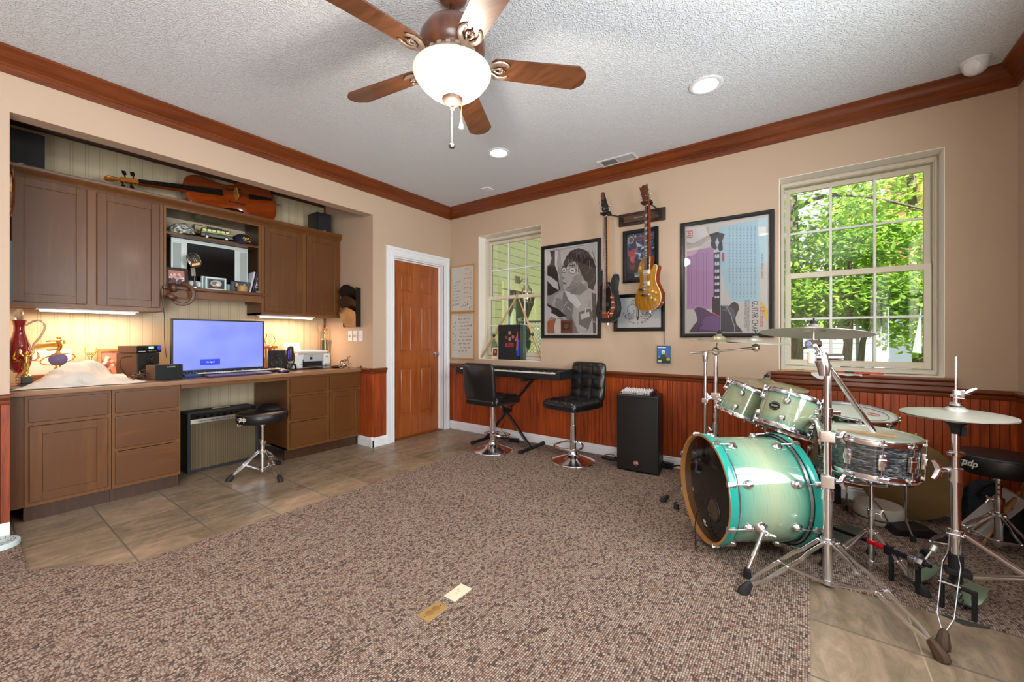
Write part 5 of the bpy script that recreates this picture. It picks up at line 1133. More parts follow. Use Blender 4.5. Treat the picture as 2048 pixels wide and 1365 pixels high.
# framed blue and red concert picture (a plain stand-in), half hidden by the gold guitar
x0, x1, z0, z1 = 2.269, 2.597, 1.656, 2.146
def px_(l): return [(x0+.04+(x1-x0-.08)*u, z0+.04+(z1-z0-.08)*v) for u, v in l]
r = random.Random(2); L = [('1b2a52', rect(x0+.03, z0+.03, x1-.03, z1-.03)), ('151a30', px_([(0, 0), (1, 0), (1, .3), (.6, .5), (0, .75)]))]
for i in range(70):
    u, v = r.random(), r.random()**.8; a = r.uniform(0, 3.1); c = r.choice(['3c6cb0', '7fb2d8', '24407c', 'c8dcec', '4a86c4', '1a2f5e']); l_ = r.uniform(.05, .16)
    if v > .25+.3*(1-u): L.append((c, px_([(min(1, max(0, u+l_*cos(a+q))), min(1, max(0, v+.6*l_*sin(a+q)))) for q in (0, 1.4, 3.0)])))
L += [('b8404c', px_([(.02, .62), (.4, .70), (.38, .62), (.30, .60), (.34, .50), (.26, .44), (.30, .36), (.18, .34), (.10, .50), (.02, .52)])), ('d8626a', px_([(.08, .48), (.3, .52), (.24, .40), (.14, .38)])), ('8c2430', px_([(.06, .32), (.3, .30), (.26, .18), (.12, .22)])),
      ('16203c', px_([(.62, .56), (.86, .60), (.90, .40), (.78, .30), (.60, .38)])), ('c89878', px_(circ(.74, .68, .055, .05, 10))), ('241c1c', px_(circ(.74, .725, .06, .03, 10))), ('e6ecf2', px_([(.70, .62), (.80, .62), (.76, .46)])), ('e8d8b8', px_([(.60, .46), (.78, .42), (.82, .36), (.62, .38)])),
      ('b9b4a8', px_(circ(.14, .88, .12, .085, 16))), ('5c5850', px_(circ(.14, .88, .085, .06, 14))), ('cfd8d8', px_([(.28, .10), (.50, .14), (.56, .06), (.42, .02), (.28, .03)])), ('4aa0b0', px_([(.30, .12), (.46, .15), (.46, .09), (.32, .07)]))]
t = bigframe2('framed_print', 'black framed blue and red music print behind the gold guitar', x0, x1, z0, z1, .036, L)
text(t, 'CLEVELAND', .03, T(2.47, -.0075, 2.073), mat('d84a48', .5), 'print_lettering'); text(t, 'ROCK MUSEUM', .024, T(2.47, -.0075, 2.045), mat('d84a48', .5), 'print_lettering')
# framed white band crest
x0, x1, z0, z1 = 2.180, 2.654, 1.205, 1.553; cx_ = (x0+x1)/2-.01; L = [('dde3e6', rect(x0+.035, z0+.03, x1-.035, z1-.03))]
for s in (-1, 1):
    for pts in ([(.01, .05), (.05, .075), (.09, .05), (.095, .0), (.06, -.03), (.03, 0), (.05, .03)], [(.02, -.04), (.07, -.05), (.105, -.02), (.12, -.045), (.08, -.065), (.03, -.06)], [(.0, .085), (.02, .11), (.05, .105), (.07, .09)]):
        L += [('3a3432', q) for q in stroke([(cx_+s*q[0], 1.385+q[1]) for q in spline([(a, c) for a, c in pts], 4)], .0042)]
    for k in range(5): L += [('5c5450', q) for q in stroke([(cx_+s*(.035+.012*k), 1.335), (cx_+s*(.045+.012*k), 1.375+.01*(k % 2))], .003)]
L += [('2c2624', [(cx_-.012, 1.33), (cx_, 1.30), (cx_+.012, 1.33), (cx_+.008, 1.49), (cx_-.008, 1.49)]), ('cfd4d6', rect(cx_-.003, 1.34, cx_+.003, 1.48))]
t = bigframe2('framed_crest', 'black framed white sheet with ornate dark crest below the guitars', x0, x1, z0, z1, .034, L)
wd = 'THE TABLE ROCKERS'
for i, ch in enumerate(wd):
    u = i-(len(wd)-1)/2; a = u*.118; 
    if ch != ' ': text(t, ch, .034 if i in (0, 4, 10) else .027, T(cx_+.235*sin(a)*.72, -.0075, 1.50-.235*cos(a)*.95) @ RY(-math.degrees(a)*.62), mat('2a2624', .5), 'crest_lettering')
tag(B().cyl((2.650, -.020, 1.55), (2.652, -.018, 1.085), .0022, n=6).obj('hanging_cord', BLACK), 'thin dark cord hanging from the crest frame to the small card', 'cord')
b = wl('small_picture_card', 'small colourful shrink wrapped picture card hanging on a cord below the crest', 'picture card', 0, 0); x0, x1, z0, z1 = 2.584, 2.701, .918, 1.074
B(T(0, 0, 0)).box(x0, -.018, z0, x1, -.004, z1, .003).obj('case', mat('26506a', .2), b)
art(b, [('17363e', rect(x0+.004, z0+.004, x1-.004, z1-.004)), ('2c6cae', rect(x0+.004, z0+.05, x1-.004, z1-.004)), ('dcd8d0', rect(x0+.008, z1-.02, x0+.08, z1-.012)), ('e8e8ea', circ(2.640, 1.018, .016, .02, 12)), ('d8b09a', circ(2.640, 1.012, .010, .012, 10)), ('2a4a2c', [(2.61, .94), (2.67, .94), (2.66, .995), (2.62, .995)]), ('b8b83a', circ(2.682, .955, .016, .012, 10)), ('b03a3c', circ(2.67, .985, .012, n=8)), ('3aa4b8', circ(2.604, .975, .010, n=8)), ('c8c4b8', rect(x0+.008, z0+.008, x0+.04, z0+.03))], y=-.0185)
# guitar chart poster
x0, x1, z0, z1 = 2.785, 3.470, 1.147, 2.137; C5 = lambda p: cp_(p, 1340, 400, 4.265)
L = [('cfcac6', rect(x0+.03, z0+.03, x1-.03, z1-.03)), ('b6b0ae', C5([(142, 260), (330, 230), (340, 330), (250, 400), (142, 420)])), ('dcdadb', C5([(142, 245), (300, 222), (330, 300), (200, 370), (142, 360)])),
 ('b387b8', C5([(142, 440), (372, 400), (372, 930), (142, 936)])), ('a9cddf', C5([(415, 235), (745, 165), (825, 180), (825, 500), (760, 600), (770, 860), (700, 880), (520, 860), (455, 700), (432, 560), (415, 450)])), ('b9dbe8', C5([(745, 162), (832, 150), (832, 520), (770, 560)])),
 ('d2cdc7', C5([(760, 590), (832, 540), (832, 870), (775, 850)])), ('d2cdc7', C5([(432, 570), (460, 700), (470, 760), (440, 900), (430, 900)]))]
for i in range(9): L.append(('8a5c96', C5([(160+i*21, 470-i*3), (163+i*21, 470-i*3), (163+i*21, 905), (160+i*21, 905)])))
r = random.Random(9)
for i in range(9):
    for j in range(24):
        x = 500+i*31; y = 225+j*26
        if x > 740 or y > 840 or (x < 530 and y > 700): continue
        L.append(('55707c', C5([(x, y), (x+12, y-7), (x+13, y-3), (x+1, y+4)]))); L.append(('7b97a2', C5([(x+4, y+10), (x+10, y+6), (x+12, y+12), (x+5, y+15)])))
for i in range(8): L.append(('e6c24e', C5([(765+i*8, 880+i*25), (780+i*8, 868+i*25), (832, 960+i*22), (832, 985+i*20)]) if i < 5 else C5([(790, 900), (800, 896), (832, 940), (832, 955)])))
L += [('f0eeec', C5([(752, 232), (818, 228), (818, 305), (752, 312)])), ('7c2c38', C5([(444, 455), (462, 450), (464, 515), (452, 530), (444, 515)])), ('c23a44', C5([(446, 455), (462, 450), (463, 512), (453, 525), (446, 512)]))]
for q in ([(142, 268), (188, 264)], [(188, 264), (188, 320)], [(188, 320), (142, 316)], [(150, 280), (180, 290)], [(150, 300), (180, 304)]): L += [('c83038', s_) for s_ in stroke(C5(q), .006)]
L += [('4b3464', C5([(160, 1132), (200, 1075), (235, 1030), (222, 975), (205, 935), (235, 915), (290, 925), (350, 965), (372, 960), (428, 1000), (430, 1132)])), ('6e4c86', C5([(250, 1100), (300, 1000), (360, 985), (420, 1010), (425, 1125)])), ('39274c', C5([(160, 1132), (200, 1075), (235, 1030), (222, 975), (206, 940), (214, 950), (240, 1030), (215, 1080), (190, 1132)])),
 ('34353f', C5([(430, 900), (480, 900), (500, 910), (525, 880), (550, 868), (582, 890), (590, 930), (572, 970), (556, 1010), (566, 1060), (600, 1100), (622, 1132), (430, 1132)])), ('565a66', C5([(440, 940), (500, 960), (540, 1010), (560, 1010), (545, 930), (500, 905)])), ('20212a', C5([(360, 830), (426, 820), (428, 1000), (360, 955)])),
 ('242330', C5([(372, 455), (426, 440), (426, 1000), (372, 965)])), ('2c2a36', C5([(335, 295), (400, 275), (468, 290), (445, 350), (452, 425), (428, 440), (372, 420), (345, 390), (352, 345)])), ('b9c3d6', C5([(402, 322), (420, 365), (402, 408), (385, 365)])), ('c9c9d6', C5([(402, 402), (424, 445), (388, 448)])), ('e2606e', C5([(358, 955), (426, 995), (426, 1003), (358, 965)]))]
for k, y in enumerate((480, 545, 608, 665, 717, 775, 830)):
    h_ = 16-k; L.append(('c3cbe0', C5([(382, y-h_), (420, y-h_-2), (420, y+h_-2), (382, y+h_)]))); L += [('242330', s_) for s_ in stroke(C5([(390, y+h_), (400, y-h_)]), .004)]
L += [('10101a', s_) for s_ in stroke(spline(C5([(222, 1128), (240, 1120), (238, 1095), (262, 1075), (282, 1060)]), 4), .008)]+[('9ab0cc', s_) for s_ in stroke(C5([(429, 450), (430, 1110)]), .004)]+[('8fa6c4', s_) for s_ in stroke(C5([(440, 905), (480, 905), (500, 950), (520, 980), (535, 1040), (552, 1080), (550, 1130)]), .006)]
for y in (330, 365, 400): L += [('b9bcc4', s_) for s_ in stroke(C5([(326, y), (345, y+6)]), .008)+stroke(C5([(450, y+10), (470, y)]), .008)]
L = [(c, [(min(max(a, x0+.030), x1-.030), min(max(d, z0+.030), z1-.030)) for a, d in p]) for c, p in L]
t = bigframe2('framed_guitar_chart', 'large black framed guitar chart poster with purple guitar beside the window', x0, x1, z0, z1, .034, L)
def rot_text(s, u, v, size, c, sx=1): q = cp_([(u, v)], 1340, 400, 4.265)[0]; text(t, s, size, T(q[0], -.0078, q[1]) @ RY(90), mat(c, .5), 'poster_lettering', sx=sx)
rot_text('GUITAR CHART', 722, 1010, .062, '1c1c22', .62); rot_text('WITH FRETBOARD NOTES AND', 666, 985, .022, '3a3a42', .8); rot_text('MAJOR CHORD NOTATION', 645, 975, .022, '3a3a42', .8); rot_text('CHORDS  NOTES  SCALES', 785, 560, .022, '5a6068', .8); rot_text('Ultimate', 785, 1000, .05, 'd85a5c', .9)
# hanger board with two guitars ---------------------------------------------
t = wl('guitar_hanger_board', 'dark wooden hanger board with two black guitar yokes', 'guitar hanger', 0, 0); x0, x1, z0, z1 = 2.228, 2.658, 2.192, 2.308; HW = wood('hanger_wood', '1c0e08', '43281a', 'x', .35)
b = B(); b.box(x0, -.02, z0, x1, 0, z1, .006); b.obj('board', HW, t); B().box(x0+.045, -.028, z0+.022, x1-.05, -.018, z1-.022, .012).obj('raised_panel', wood('hanger_panel', '3a2418', '5e4030', 'x', .35), t)
text(t, 'STRING SWING', .012, T(2.42, -.0285, 2.25), mat('c8bca8', .5), 'board_lettering')
HA, HB_ = Vector((2.165, -.145, 2.290)), Vector((2.545, -.155, 2.315))
for px_b, pz, hp in ((x0+.055, 2.235, HA), (x1-.055, 2.245, HB_)):
    B().box(px_b-.022, -.026, pz-.04, px_b+.022, -.018, pz+.04, .004).obj('yoke_bracket', BLACKM, t)
    b = B(); b.sweep(spline([(px_b, -.026, pz), (px_b+(-.02 if hp is HA else .0), -.07, pz+.035), (hp.x+.02, hp.y+.03, hp.z+.0), tuple(hp)], 4), .006, 8)
    b.sweep(spline([(hp.x-.036, hp.y-.04, hp.z+.006), (hp.x-.032, hp.y-.012, hp.z), (hp.x, hp.y+.012, hp.z-.004), (hp.x+.036, hp.y+.004, hp.z), (hp.x+.038, hp.y-.03, hp.z+.006)], 4), .009, 8); b.ball((hp.x-.036, hp.y-.04, hp.z+.006), .013, n=8); b.ball((hp.x+.038, hp.y-.03, hp.z+.006), .013, n=8)
    b.obj('yoke', BLACKM, t)
def tuner(b, M, post, knob, s): b.M = M; b.cyl((post, -.010, 0), (post, .004, 0), .004, n=8)
def outline(half_l, half_r): return half_l+list(reversed(half_r))
# gold top single-cut guitar: local x right, z up, -y front; origin at the nut
M = T(2.545, -.17, 2.295) @ RZ(-33); g = thing('electric_guitar', 'amber single cutaway electric guitar hanging from the right yoke', 'guitar', M=M)
AMB = N('amber_flame_top'); AMB.p(.16, Coat_Weight=.8); nn = AMB.noise(AMB.coord((30, 1, 5)), 2, 3); AMB.col(AMB.ramp(nn, [(.25, '8a5a10'), (.7, 'd09a34')])); MAH = wood('mahogany', '4a1808', '8a3818', 'z', .22, .7, .7); CRM = mat('d8caa0', .35)
bz = -.455; body = [(-.03, bz+.012), (-.075, bz-.005), (-.115, bz-.045), (-.125, bz-.09), (-.112, bz-.135), (-.098, bz-.18), (-.105, bz-.225), (-.135, bz-.275), (-.162, bz-.33), (-.158, bz-.39), (-.115, bz-.435), (-.045, bz-.455), (.045, bz-.455), (.115, bz-.435), (.158, bz-.39), (.162, bz-.33), (.135, bz-.275), (.105, bz-.225), (.098, bz-.18), (.108, bz-.135), (.118, bz-.10), (.108, bz-.078), (.080, bz-.075), (.052, bz-.10), (.034, bz-.125), (.028, bz-.06), (.028, bz+.012)]
bo_ = spline([(a, c) for a, c in body], 3, True)
b = B(); b.prism(bo_, .008, .050); b.obj('mahogany_body', MAH, g, 50); b = B(); cx_, cz_ = 0, bz-.26; inner = [(x*.90, cz_+(z-cz_)*.93) for x, z in bo_]; n = len(bo_)
b._add([(x, .008, z) for x, z in bo_]+[(x, .001, z) for x, z in bo_]+[(x*.7, -.006, cz_+(z-cz_)*.75) for x, z in bo_], [(i, (i+1) % n, (i+1) % n+n, i+n) for i in range(n)]+[(i+n, (i+1) % n+n, (i+1) % n+2*n, i+2*n) for i in range(n)]+[tuple(range(2*n, 3*n))]); b.obj('amber_top', AMB.m, g, 60)
b = B(); b.sweep([(x, .006, z) for x, z in bo_], .0035, 6, closed=True); b.obj('binding', CRM, g)
b = B(); b.prism([(-.022, 0), (.022, 0), (.029, bz-.06), (-.029, bz-.06)], -.004, .020, bev=.004); b.obj('neck', MAH, g); b = B(); b.prism([(-.0215, 0), (.0215, 0), (.0285, bz-.10), (-.0285, bz-.10)], -.010, -.004); fb = b.obj('fretboard', mat('2a1712', .4), g, 0)
b = B()
for k in range(1, 23): zz = -.628*(1-2**(-k/12)); b.box(-.0215-.007*k/22, -.0115, zz-.0008, .0215+.007*k/22, -.010, zz+.0008)
b.obj('frets', STEEL, fb, 0); b = B()
for k in (3, 5, 7, 9, 12, 15, 17, 19, 21): za, zb = (-.628*(1-2**(-q/12)) for q in (k-1, k)); zc = (za+zb)/2; hh = (za-zb)*.32; b.prism([(-.015, zc+hh), (.015, zc+hh), (.011, zc-hh), (-.011, zc-hh)], -.0112, -.0098)
b.obj('inlays', mat('d6d2c4', .25), fb, 0); b = B(); b.box(-.0225, -.013, -.003, .0225, -.004, .003); b.obj('nut', CRM, g)
Mh = RX(14); b = B(Mh); b.prism([(-.022, 0), (.022, 0), (.036, .03), (.040, .12), (.046, .175), (.022, .165), (0, .180), (-.022, .165), (-.046, .175), (-.040, .12), (-.036, .03)], -.006, .009, bev=.0015); hs = b.obj('headstock', wood('headstock_wood', '3a1c10', '7a3c1c', 'z', .3, .7, .5), g)
for s in (-1, 1):
    for k in range(3): b = B(Mh); z = .04+.042*k; b.cyl((s*.026, -.018, z), (s*.026, -.006, z), .0045, n=8); b.cyl((s*.036, .004, z), (s*.052, .004, z), .003, n=6); b.ball((s*.060, .004, z), .009, (1, .6, 1), 6); b.obj('tuning_peg', CHROME, hs)
for zz in (bz-.125, bz-.225): b = B(); b.box(-.042, -.014, zz-.022, .042, -.003, zz+.022, .003); pk = b.obj('pickup_ring', CRM, g); B().box(-.034, -.018, zz-.014, .034, -.012, zz+.014, .003).obj('pickup', CHROME, pk)
b = B(); b.box(-.042, -.020, bz-.279, .042, -.010, bz-.264, .002, RY(4)); b.obj('bridge', CHROME, g); b = B(); b.box(-.05, -.022, bz-.330, .05, -.010, bz-.312, .004); b.obj('tailpiece', CHROME, g)
for x, z in ((.075, bz-.30), (.120, bz-.315), (.062, bz-.355), (.108, bz-.375)): b = B(T(x, -.006, z) @ RX(90)); b.lathe([(.014, 0), (.011, .014), (.001, .016)], 18); b.obj('control_knob', mat('d8b468', .2, .3), g)
b = B(T(-.085, -.004, bz-.075) @ RX(90)); b.lathe([(.013, 0), (.013, .002), (.004, .003)], 14); b.cyl((0, 0, 0), (.012, .004, .02), .003, n=6); b.obj('toggle_switch', CRM, g); B(T(.148, .03, bz-.385) @ RY(-24)).box(-.003, -.012, -.016, .004, .012, .016, .002).obj('jack_plate', CRM, g)
b = B()
for k in range(6): q = -.0165+.0066*k; b.sweep([(q*.9, -.0155, .0), (q*1.25, -.0215, bz-.272), (q*1.3, -.0225, bz-.318)], .0006, 4)
objs(b, 'string', STEEL, g); b = B(); b.cyl((0, .03, bz-.455), (0, .03, bz-.475), .006, n=8); b.obj('strap_button', CHROME, g)
# black bass ----------------------------------------------------------------
M = T(2.165, -.165, 2.270) @ RZ(-30); g = thing('bass_guitar', 'black four string bass guitar hanging from the left yoke', 'guitar', M=M); BK = mat('1d2626', .28, var=.1)
bz = -.56; body = [(-.03, bz-.03), (-.052, bz-.01), (-.058, bz+.045), (-.078, bz+.072), (-.105, bz+.055), (-.128, bz-.01), (-.135, bz-.08), (-.128, bz-.15), (-.140, bz-.22), (-.160, bz-.29), (-.155, bz-.36), (-.11, bz-.405), (-.04, bz-.425), (.04, bz-.425), (.115, bz-.40), (.160, bz-.35), (.168, bz-.28), (.145, bz-.21), (.125, bz-.15), (.130, bz-.09), (.142, bz-.03), (.135, bz+.005), (.105, bz+.008), (.078, bz-.03), (.055, bz-.085), (.036, bz-.10), (.03, bz-.06)]
bo_ = spline([(a, c) for a, c in body], 3, True); b = B(); b.prism(bo_, 0, .042, bev=.008); b.obj('body', BK, g, 60)
pg = spline([(-.03, bz-.045), (-.085, bz-.08), (-.095, bz-.16), (-.10, bz-.25), (-.075, bz-.31), (-.03, bz-.325), (.03, bz-.325), (.075, bz-.29), (.08, bz-.20), (.07, bz-.12), (.035, bz-.085)], 3, True)
b = B(); b.prism(pg, -.003, 0); b.obj('pickguard', mat('0a0a0c', .1), g, 50); b = B(); b.sweep([(x, -.002, z) for x, z in pg], .0012, 4, closed=True); b.obj('pickguard_edge', mat('a8a8a4', .4), g)
b = B(); b.prism([(-.02, 0), (.02, 0), (.030, bz-.05), (-.030, bz-.05)], -.004, .018, bev=.004); b.obj('neck', wood('maple_neck', 'a0683a', 'c8945c', 'z', .3), g); b = B(); b.prism([(-.02, 0), (.02, 0), (.031, bz-.11), (-.031, bz-.11)], -.010, -.004); fb = b.obj('fretboard', wood('rosewood', '2a140c', '5a3424', 'z', .4), g, 0)
b = B()
for k in range(1, 22): zz = -.86*(1-2**(-k/12)); b.box(-.020-.010*k/21, -.0115, zz-.0009, .020+.010*k/21, -.010, zz+.0009)
b.obj('frets', STEEL, fb, 0); b = B()
for k in (3, 5, 7, 9, 12, 15, 17, 19): zz = -.86*(1-2**(-(k-.5)/12)); b.ball((0, -.010, zz), .0035, (1, .2, 1), 5)
b.obj('inlays', mat('d6d2c4', .25), fb)
B().box(-.021, -.0125, -.003, .021, -.004, .003).obj('nut', CRM, g); b = B(RX(12)); b.prism(spline([(-.022, 0), (-.036, .04), (-.040, .09), (-.028, .13), (-.022, .17), (-.016, .205), (.002, .222), (.022, .212), (.026, .175), (.034, .13), (.042, .08), (.036, .03), (.022, 0)], 3)[:-1], -.004, .010, bev=.002); hs = b.obj('headstock', mat('1a1c1c', .3), g, 50)
b = B(RX(12)); b.prism(spline([(-.020, .165), (-.014, .205), (.002, .220), (.021, .210), (.024, .17), (.012, .15), (0, .15)], 3, True), -.006, -.004); b.obj('headstock_tip', wood('tip_wood', '5a3418', '8c5c30', 'z', .3), hs, 0)
for s, z in ((-1, .045), (-1, .09), (-1, .135), (1, .065)):
    b = B(RX(12)); b.cyl((s*.016, -.022, z), (s*.016, -.004, z), .007, n=10); b.cyl((s*.035, .004, z), (s*.056, .004, z+.008), .0035, n=6); b.ball((s*.066, .004, z+.012), .014, (1, .35, .8), 6); b.obj('tuning_peg', CHROME, hs)
b = B(); b.box(-.045, -.014, bz-.275, .045, -.003, bz-.235, .004); b.obj('pickup', mat('2a2a2a', .4), g); b = B(); b.box(-.048, -.012, bz-.385, .048, 0, bz-.325, .003); b.box(-.046, -.02, bz-.352, .046, -.010, bz-.335, .003); b.obj('bridge', mat('b06a48', .25, .8), g)
b = B(); b.prism(spline([(.075, bz-.16), (.105, bz-.18), (.125, bz-.25), (.118, bz-.32), (.09, bz-.375), (.06, bz-.365), (.085, bz-.30), (.092, bz-.23)], 3, True), -.004, 0); cpn = b.obj('control_plate', mat('b87858', .2, .8), g, 50)
for x, z in ((.096, bz-.20), (.106, bz-.245), (.104, bz-.295), (.083, bz-.345)): b = B(T(x, -.004, z) @ RX(90)); b.lathe([(.012, 0), (.011, .014), (.001, .015)], 16); b.obj('control_knob', CHROME, cpn)
b = B()
for k in range(4): q = -.014+.0093*k; b.sweep([(q*.9, -.016, 0), (q*1.6, -.024, bz-.345)], .0011, 4)
objs(b, 'string', STEEL, g); b = B(); b.cyl((0, .02, bz-.425), (0, .02, bz-.445), .006, n=8); b.cyl((-.083, .02, bz+.065), (-.083, .02, bz+.09), .005, n=8); objs(b, 'strap_button', CHROME, g)
# sill of window 1: crossed drumsticks, boxed figures, photo -----------------
STK = wood('drumstick_wood', 'b08858', 'd8b484', 'z', .4)
apx = Vector((wy(1034, 592, .02).x, .02, wy(1034, 592, .02).z))
for k, (pe, lb) in enumerate((((963, 718), 'drumstick leaning left in the small window, tip to tip with its pair'), ((1083, 716), 'drumstick leaning right in the small window, tip to tip with its pair'))):
    e = wy(pe[0], pe[1], .03); e.z = max(e.z, .905) if k == 0 else .905
    if k: e.x = min(e.x, W1[1]-.012)
    d = (e-apx); L_ = d.length; t = thing('drumstick', lb, 'drumstick', M=aim(apx+Vector((0, .014*k, 0)), d)); b = B(); b.lathe([(.001, 0), (.006, .002), (.0075, .008), (.005, .018), (.0065, .03), (.013, L_*.35), (.0145, L_*.5), (.0145, L_-.01), (.010, L_-.001), (.001, L_)], 14); b.obj('stick', STK, t)
    b = B(); b.lathe([(.0148, L_*.60), (.0150, L_*.602), (.0150, L_*.64), (.0148, L_*.642)], 14); b.obj('printed_band', mat('2a2622', .5), t)
tag(B().ring((apx.x, .012, apx.z+.012), (.2, 1, 0), .016, .003, 20, 6).obj('tie_ring', mat('5c5448', .5)), 'small cord loop tying the two crossed drumsticks at their tips', 'cord')
xb0, xb1 = wy(997, 700, .01).x, wy(1044, 700, .01).x
t = wl('boxed_figures', 'tall black box with red lettered band figures standing in the small window', 'boxed figures', (xb0+xb1)/2, .8935, .035, 4); w_ = (xb1-xb0)/2; hb = .40
b = B(); b.box(-w_, -.02, 0, w_*.76, .045, hb, .002); b.obj('box', mat('121416', .3), t); B().box(w_*.765, -.018, .0, w_, .044, hb-.004, .002).obj('clear_side', mat('30483e', .15), t)
art(t, [('1a1d20', rect(-w_+.006, .006, w_*.62, hb-.006))]+[(c, circ(x, z, .018, .026, 12)) for c, x, z in (('8a3a34', -.055, .26), ('9c7468', -.01, .31), ('9c5a50', .036, .265), ('8c7c74', -.008, .235))]+[('1c1a1c', circ(x, z+.02, .022, .02, 10)) for x, z in ((-.055, .27), (-.01, .325), (.036, .275))]+[('a05a3c', [(w_*.45, .10), (w_*.62, .12), (w_*.62, .33), (w_*.52, .28), (w_*.35, .22), (w_*.52, .21)])], y=-.0205)
text(t, 'KISS', .062, T(-.012, -.0215, .165), mat('b8283a', .4), 'box_lettering', bold=.002, sx=1.0); B().box(w_*.50, -.0215, .05, w_*.72, -.02, .24, .001).obj('blue_panel', mat('2040e0', .35), t)
t = wl('small_photo', 'small sepia photograph in a pale frame beside the boxed figures', 'picture frame', wy(988, 700, .03).x, .8935, .05, 6); b = B(RX(-8)); b.box(-.045, -.01, 0, .045, 0, .135, .003); b.obj('frame', mat('e0cdb0', .4), t)
art(t, [('8a5a34', rect(-.03, .035, .03, .12)), ('5a3018', circ(0, .08, .026, .036, 14)), ('c89c6c', circ(.002, .085, .012, .017, 10))], y=-.0105, M=RX(-8))
# outlet and adapters -------------------------------------------------------
t = wl('wall_outlet', 'pale outlet plate on the wainscot behind the keyboard stand', 'wall outlet', .846, .40, -.009); B().box(-.036, -.005, -.058, .036, 0, .058, .003).obj('plate', mat('d8ccb8', .4), t); B().box(-.016, -.03, -.035, .016, -.005, -.008, .004).obj('plug', BLACK, t)
b = B(); b.sweep(spline([(.846, -.04, .38), (.88, -.06, .33), (.93, -.07, .30), (.90, -.05, .2), (.86, -.05, .09), (1.05, -.09, .02), (1.2, -.12, .015)], 5), .003, 6); tag(b.obj('outlet_cable', BLACK), 'thin black cord dropping from the outlet behind the keyboard stand', 'cord')
for i, (px, py, a, lb) in enumerate(((1018, 873, 30, 'black power adapter lying by the baseboard, the left one'), (1033, 880, 10, 'black power adapter lying by the baseboard, the right one'))):
    p = wz(px, py, .02); t = thing('power_adapter', lb, 'power adapter', (p.x, min(p.y, -.06-.05*i), .008), a, 'power adapters on the floor'); B().box(-.05, -.028, 0, .05, .028, .035, .005).obj('adapter', BLACK, t)
# digital piano on its X stand ----------------------------------------------
yk = -.42; a, c = wy(912, 735, yk), wy(1119, 752, yk); a.z = c.z = .745
t = thing('digital_piano', 'long black digital piano on a folding X stand below the small window', 'piano keyboard', ((a.x+c.x)/2, yk, a.z)); w_ = (c.x-a.x)/2; PB = mat('1b1c1e', .35)
b = B(); b.box(-w_, 0, 0, w_, .27, .035, .004); b.box(-w_, .155, .03, w_, .27, .092, .006); b.box(-w_, 0, .03, -w_+.045, .17, .082, .004); b.box(w_-.045, 0, .03, w_, .17, .082, .004); b.box(-w_+.04, 0, .03, w_-.04, .012, .056, .003); b.obj('case', PB, t)
b2 = B(T(0, 0, 0)); keys(t, 52, w_-.048, .012, .155, .066, mat('dcd6cc', .3))
b = B(); b.box(-w_+.10, .20, .0925, -w_+.16, .215, .097, .002); b.obj('button_strip', mat('505256', .4), t); kb_x0, kb_x1 = a.x, c.x
t = thing('keyboard_stand', 'black folding X keyboard stand with rubber capped feet', 'stand', (0, 0, 0)); XL, XRt = .78, 1.40; SB = mat('101012', .4)
for x, lbl in ((XL, 0), (XRt, 1)):
    b = B(); b.cyl((x, -.44, .022), (x, -.05, .022), .016, n=12); fb_ = b.obj('foot_bar', SB, t)
    for y in (-.45, -.04): b = B(); b.cyl((x, y-.02, .022), (x, y+.02, .022), .021, n=12); b.obj('foot_cap', RUBBER, fb_)
    b = B(); b.box(x-.014 if lbl else x-.014, -.40, .712, x+.014, -.13, .743, .003); rb = b.obj('support_bar', SB, t); b = B(); b.cyl((x, -.43, .728), (x, -.39, .728), .017, n=12); b.obj('end_cap', RUBBER, rb)
for xa, xb, y in ((XL, XRt, -.235), (XRt, XL, -.275)): b = B(); d = Vector((xb-xa, 0, .69)).normalized(); b.sweep([(xa, y, .03), (xb, y, .715)], .018, 8, flat=(1.1, .75)); b.obj('cross_arm', SB, t)
b = B(); b.cyl((1.09, -.31, .372), (1.09, -.20, .372), .028, n=16); wing(b, (1.09, -.31, .372), (0, -1, 0), 1.3); b.obj('pivot', SB, t)
# leather bar stools --------------------------------------------------------
LEA = N('black_leather'); LEA.p(.30, Coat_Weight=.25, Coat_Roughness=.3); nn = LEA.noise(LEA.coord(), 120, 3); LEA.col('101214'); LEA.bump(nn, .12, .001); LEA = LEA.m
def tuft(nu, nv, W_, D_, th, pitch=.14, sx=.9):
    """padded panel centred at origin, thickness th below z=0, stitched in squares on top"""
    b = B(); K, J = nu*8, nv*8; co = []; idx = {}
    def h(u, v):
        a = abs(sin(pi*nu*u)); c = abs(sin(pi*nv*v)); return .014*(min(a, 1)**.45*min(c, 1)**.45)
    def edge(u, v):
        x, y = 2*u-1, 2*v-1; e = max(abs(x), abs(y)); rr = (abs(x)**9+abs(y)**9)**(1/9); k = e/rr if rr > 0 else 1; return x*k, y*k, e
    for j in range(J+1):
        for i in range(K+1):
            u, v = i/K, j/J; x, y, e = edge(u, v); co.append((x*W_/2, y*D_/2, h(u, v)-.016*max(0, e-.86)/.14))
    n = K+1; fs = [(j*n+i, j*n+i+1, (j+1)*n+i+1, (j+1)*n+i) for j in range(J) for i in range(K)]; border = [i for i in range(n)]+[j*n+K for j in range(1, J+1)]+[J*n+i for i in range(K-1, -1, -1)]+[j*n for j in range(J-1, 0, -1)]
    m = len(co); lv = [(1.02, -.03), (1.0, -th+.01), (.93, -th)]
    for k, (sc_, z) in enumerate(lv): co += [(co[i][0]*sc_, co[i][1]*sc_, z) for i in border]
    L_ = len(border); prev = border
    for k in range(3):
        cur = [m+k*L_+q for q in range(L_)]; fs += [(prev[q], prev[(q+1) % L_], cur[(q+1) % L_], cur[q]) for q in range(L_)]; prev = cur
    fs.append(tuple(prev)); return co, fs
